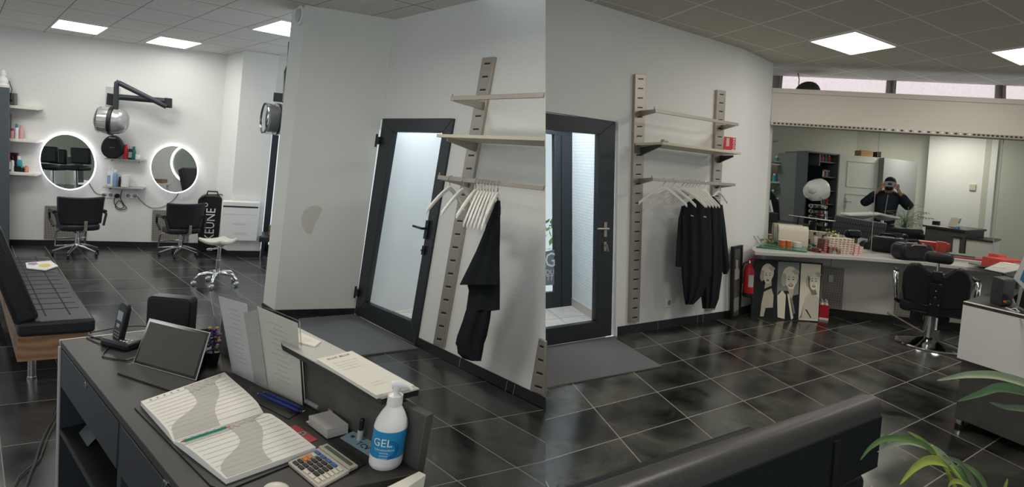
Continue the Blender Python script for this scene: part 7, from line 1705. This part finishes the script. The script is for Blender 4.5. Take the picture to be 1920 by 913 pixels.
body_v = hd+[B(-.19, 0, 1.42), B(.19, 0, 1.42), B(-.33, .10, 1.27), B(.33, .10, 1.27), B(-.155, .26, 1.52), B(.155, .26, 1.52), B(-.12, .28, 1.58), B(.12, .28, 1.58), B(-.10, 0, .93), B(.10, 0, .93), B(-.12, .02, .50), B(.12, .02, .50), B(-.13, 0, .08), B(.13, 0, .08), B(-.14, .14, .03), B(.14, .14, .03)]
ed = [(0, 1), (1, 2), (2, 3), (3, 4), (4, 5), (5, 6), (2, 7), (2, 8), (7, 9), (8, 10), (9, 11), (10, 12), (11, 13), (12, 14), (0, 15), (0, 16), (15, 17), (16, 18), (17, 19), (18, 20), (19, 21), (20, 22)]
ra = [.14, .13, .12, .055, .075, .09, .06, .06, .06, .042, .042, .026, .026, .028, .028, .085, .085, .06, .06, .04, .04, .04, .04]
skin('body', body_v, ed, ra, SKIN, pr)
ja = [B(0, 0, .88), B(0, 0, 1.05), B(0, 0, 1.22), B(0, 0, 1.40), B(0, -.01, 1.50), B(-.20, 0, 1.42), B(.20, 0, 1.42), B(-.35, .10, 1.26), B(.35, .10, 1.26), B(-.19, .24, 1.48), B(.19, .24, 1.48)]
skin('jacket', ja, [(0, 1), (1, 2), (2, 3), (3, 4), (3, 5), (3, 6), (5, 7), (6, 8), (7, 9), (8, 10)], [(.20, .15), (.19, .15), (.18, .15), (.17, .14), .10, .10, .10, .085, .085, .055, .055], NAVY, pr)
skin('trousers', [B(0, 0, .95), B(-.10, 0, .88), B(.10, 0, .88), B(-.12, .02, .5), B(.12, .02, .5), B(-.13, 0, .1), B(.13, 0, .1)], [(0, 1), (0, 2), (1, 3), (2, 4), (3, 5), (4, 6)], [.12, .10, .10, .075, .075, .06, .06], NAVY, pr)
def vball(name, c, r, mt, par, n=16, k=12): g = G(); g.T = lambda p: c+(FX*p[0]+fwd*p[1]+UZ*p[2])*Hh; g.ball((0, 0, 0), r, n, k); return vobj(name, g, mt, par, smooth=True)
vball('hair', B(0, -.015, 1.69), (.088, .10, .088), HAIR, pr)
vball('beard', B(0, .06, 1.575), (.062, .055, .045), HAIR, pr)
for s in (-1, 1): vball('ear', B(s*.083, .0, 1.63), (.012, .02, .03), SKIN, pr, 10, 8); vball('eye', B(s*.03, .098, 1.655), (.013, .006, .007), PAPER, pr, 10, 6)
vball('nose', B(0, .112, 1.63), (.013, .018, .022), SKIN, pr, 10, 8); vball('mouth', B(0, .112, 1.588), (.024, .008, .006), mat('lips', (.35, .12, .1), .5), pr, 10, 6)
g = G(); g.tube([B(0, .165, .92), B(0, .15, 1.2), B(0, .14, 1.46)], .007, 6); vobj('zip', g, PAPG, pr, smooth=True)
vball('hood', B(0, -.10, 1.46), (.15, .08, .09), NAVY, pr)
for s in (-1, 1):
    for k in range(4):
        z = 1.66-.022*k; g = G(); L_ = [.052, .058, .055, .045][k]
        g.tube([B(s*.125, .285, z-.045), B(s*.12, .315, z-.02), B(s*(.125-L_), .325, z-.012), B(s*(.118-L_), .318, z-.012)], [.010*Hh, .0095*Hh, .008*Hh, .006*Hh], 8); vobj('finger', g, SKIN, pr, smooth=True)
    g = G(); g.tube([B(s*.12, .275, 1.57), B(s*.10, .29, 1.575), B(s*.07, .30, 1.585)], [.012*Hh, .010*Hh, .007*Hh], 8); vobj('thumb', g, SKIN, pr, smooth=True)
    vball('palm', B(s*.125, .285, 1.605), (.022, .018, .045), SKIN, pr, 12, 8)
ph = vth('phone', B(0, .31, 1.62), 'phone held sideways in both hands by the person in the mirror', 'phone')
g = G(); g.T = lambda p: B(*p); g.box(-.095, .095, .296, .308, 1.60, 1.685); vobj('body', g, mat('phone_blue_grey', (.25, .32, .38), .3), ph, bev=.003)
g = G(); g.T = lambda p: B(*p); g.box(-.03, .03, .3085, .314, 1.625, 1.665); vobj('camera_bump', g, BLK, ph)

# ================================================================ WHAT THE ROUND MIRRORS SHOW
BO = BL.at(230, 310, .07); BN = nrm(BL.N*np.array([1, 1, 0]))
def Rb(p): p = np.array(p, float); return p-2*((p-BO) @ BN)*BN
def bwall(x0, x1, d0, d1): a, b = Vp(x0, 400, d0), Vp(x1, 400, d1); return Wall(a*np.array([1, 1, 0]), b*np.array([1, 1, 0]), UZ)
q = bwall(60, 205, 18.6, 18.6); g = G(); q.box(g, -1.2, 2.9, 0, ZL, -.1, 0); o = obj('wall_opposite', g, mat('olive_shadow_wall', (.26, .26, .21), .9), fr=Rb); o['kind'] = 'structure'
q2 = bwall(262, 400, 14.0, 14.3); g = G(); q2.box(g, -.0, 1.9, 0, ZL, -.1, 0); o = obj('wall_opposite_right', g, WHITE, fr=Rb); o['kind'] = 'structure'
def bthing(n, p, *a): return thing(n, lst(Rb(p)), *a)
q = bwall(84, 122, 16.6, 16.6); t = bthing('white_sideboard', q.P(.3, 0), 'white low sideboard reflected in the left round mirror', 'sideboard')
g = G(); q.box(g, -.1, q.sz(121, 330)[0], .0, q.sz(100, 306)[1], -.4, 0); obj('body', g, WHITE2, t, fr=Rb); g = G(); q.box(g, -.12, q.sz(122, 330)[0], q.sz(100, 306)[1], q.sz(100, 303)[1], -.42, .02); obj('top', g, BLK, t, fr=Rb)
q = bwall(123, 138, 17.3, 17.3); t = bthing('dark_counter', q.P(.1, 0), 'dark counter block reflected in the left round mirror', 'counter'); g = G(); q.box(g, 0, q.sz(138, 330)[0], 0, q.sz(130, 294)[1], -.4, 0); obj('body', g, CONC, t, fr=Rb); g = G(); q.box(g, -.02, q.sz(139, 330)[0], q.sz(130, 294)[1], q.sz(130, 292)[1], -.42, .02); obj('top', g, LGRY, t, fr=Rb)
for i, (x, y, txt) in enumerate(((90, 290, 'black chair back reflected at the left of the left round mirror'), (108, 294, 'lower black chair back reflected left of centre in the left round mirror'), (152, 293, 'black chair back reflected at the right of the left round mirror'))):
    c_ = Vp(x, y, 14.8+.9*(i == 1)); t = bthing('dark_chair', c_*np.array([1, 1, 0]), txt, 'chair'); g = G(); g.T = Fr(c_); g.box(-.26, .26, -.05, .05, -.2, .22); obj('backrest', g, LEA, t, fr=Rb, bev=.04)
    g = G(); g.T = Fr(c_); g.box(-.25, .25, -.45, .05, -.36, -.24); obj('seat', g, LEA, t, fr=Rb, bev=.04); g = G(); g.T = Fr(c_*np.array([1, 1, 0])); g.tube([(0, -.2, 0), (0, -.2, c_[2]-.36)], .04); g.lathe([(.25, 0), (.25, .02), (.05, .04)], 20, c=(0, -.2, 0)); obj('base', g, CHR, t, fr=Rb)
q = bwall(330, 372, 13.8, 13.8); cc = q.at(357, 308, .06); t = bthing('round_mirror', cc, 'second lit ring reflected inside the right round mirror', 'mirror')
g = G(); n = 48; vs = []
for k in range(n):
    a = 2*PI*k/n
    for rr_, yy in ((.43, 0), (.475, 0), (.475, .03), (.43, .03)): vs.append(cc+q.e*rr_*math.cos(a)+q.u*rr_*math.sin(a)+q.N*yy)
fs = [[4*k+i, 4*((k+1) % n)+i, 4*((k+1) % n)+(i+1) % 4, 4*k+(i+1) % 4] for k in range(n) for i in range(4)]
g.add(vs, fs); obj('led_rim', g, HALO, t, fr=Rb)
g = G(); g.T = Fr(cc, q.e, q.N, q.u); g.lathe([(.43, .0), (.43, .01)], 48, axis='y'); obj('glass', g, mat('greenish_painted_reflection', (.40, .45, .40), .5), t, fr=Rb)  # opaque disc, what the ring would reflect is put into its flat colour
q = bwall(286, 306, 13.2, 13.2); t = bthing('wooden_crate', q.P(.1, q.sz(296, 343)[1]), 'small wooden crate reflected at the lower left of the right round mirror', 'crate'); g = G(); z = q.sz(296, 343)[1]; q.box(g, 0, .24, z, q.sz(296, 336)[1], -.2, 0); obj('crate', g, WOOD, t, fr=Rb)
g = G(); q.box(g, -.1, .30, z-.04, z-.001, -.25, .02); q.box(g, -.08, -.04, 0, z-.04, -.2, -.16); q.box(g, .24, .28, 0, z-.04, -.2, -.16); obj('stand', g, WPL, t, fr=Rb)
for o in bpy.data.objects:
    if 'org' in o: del o['org']
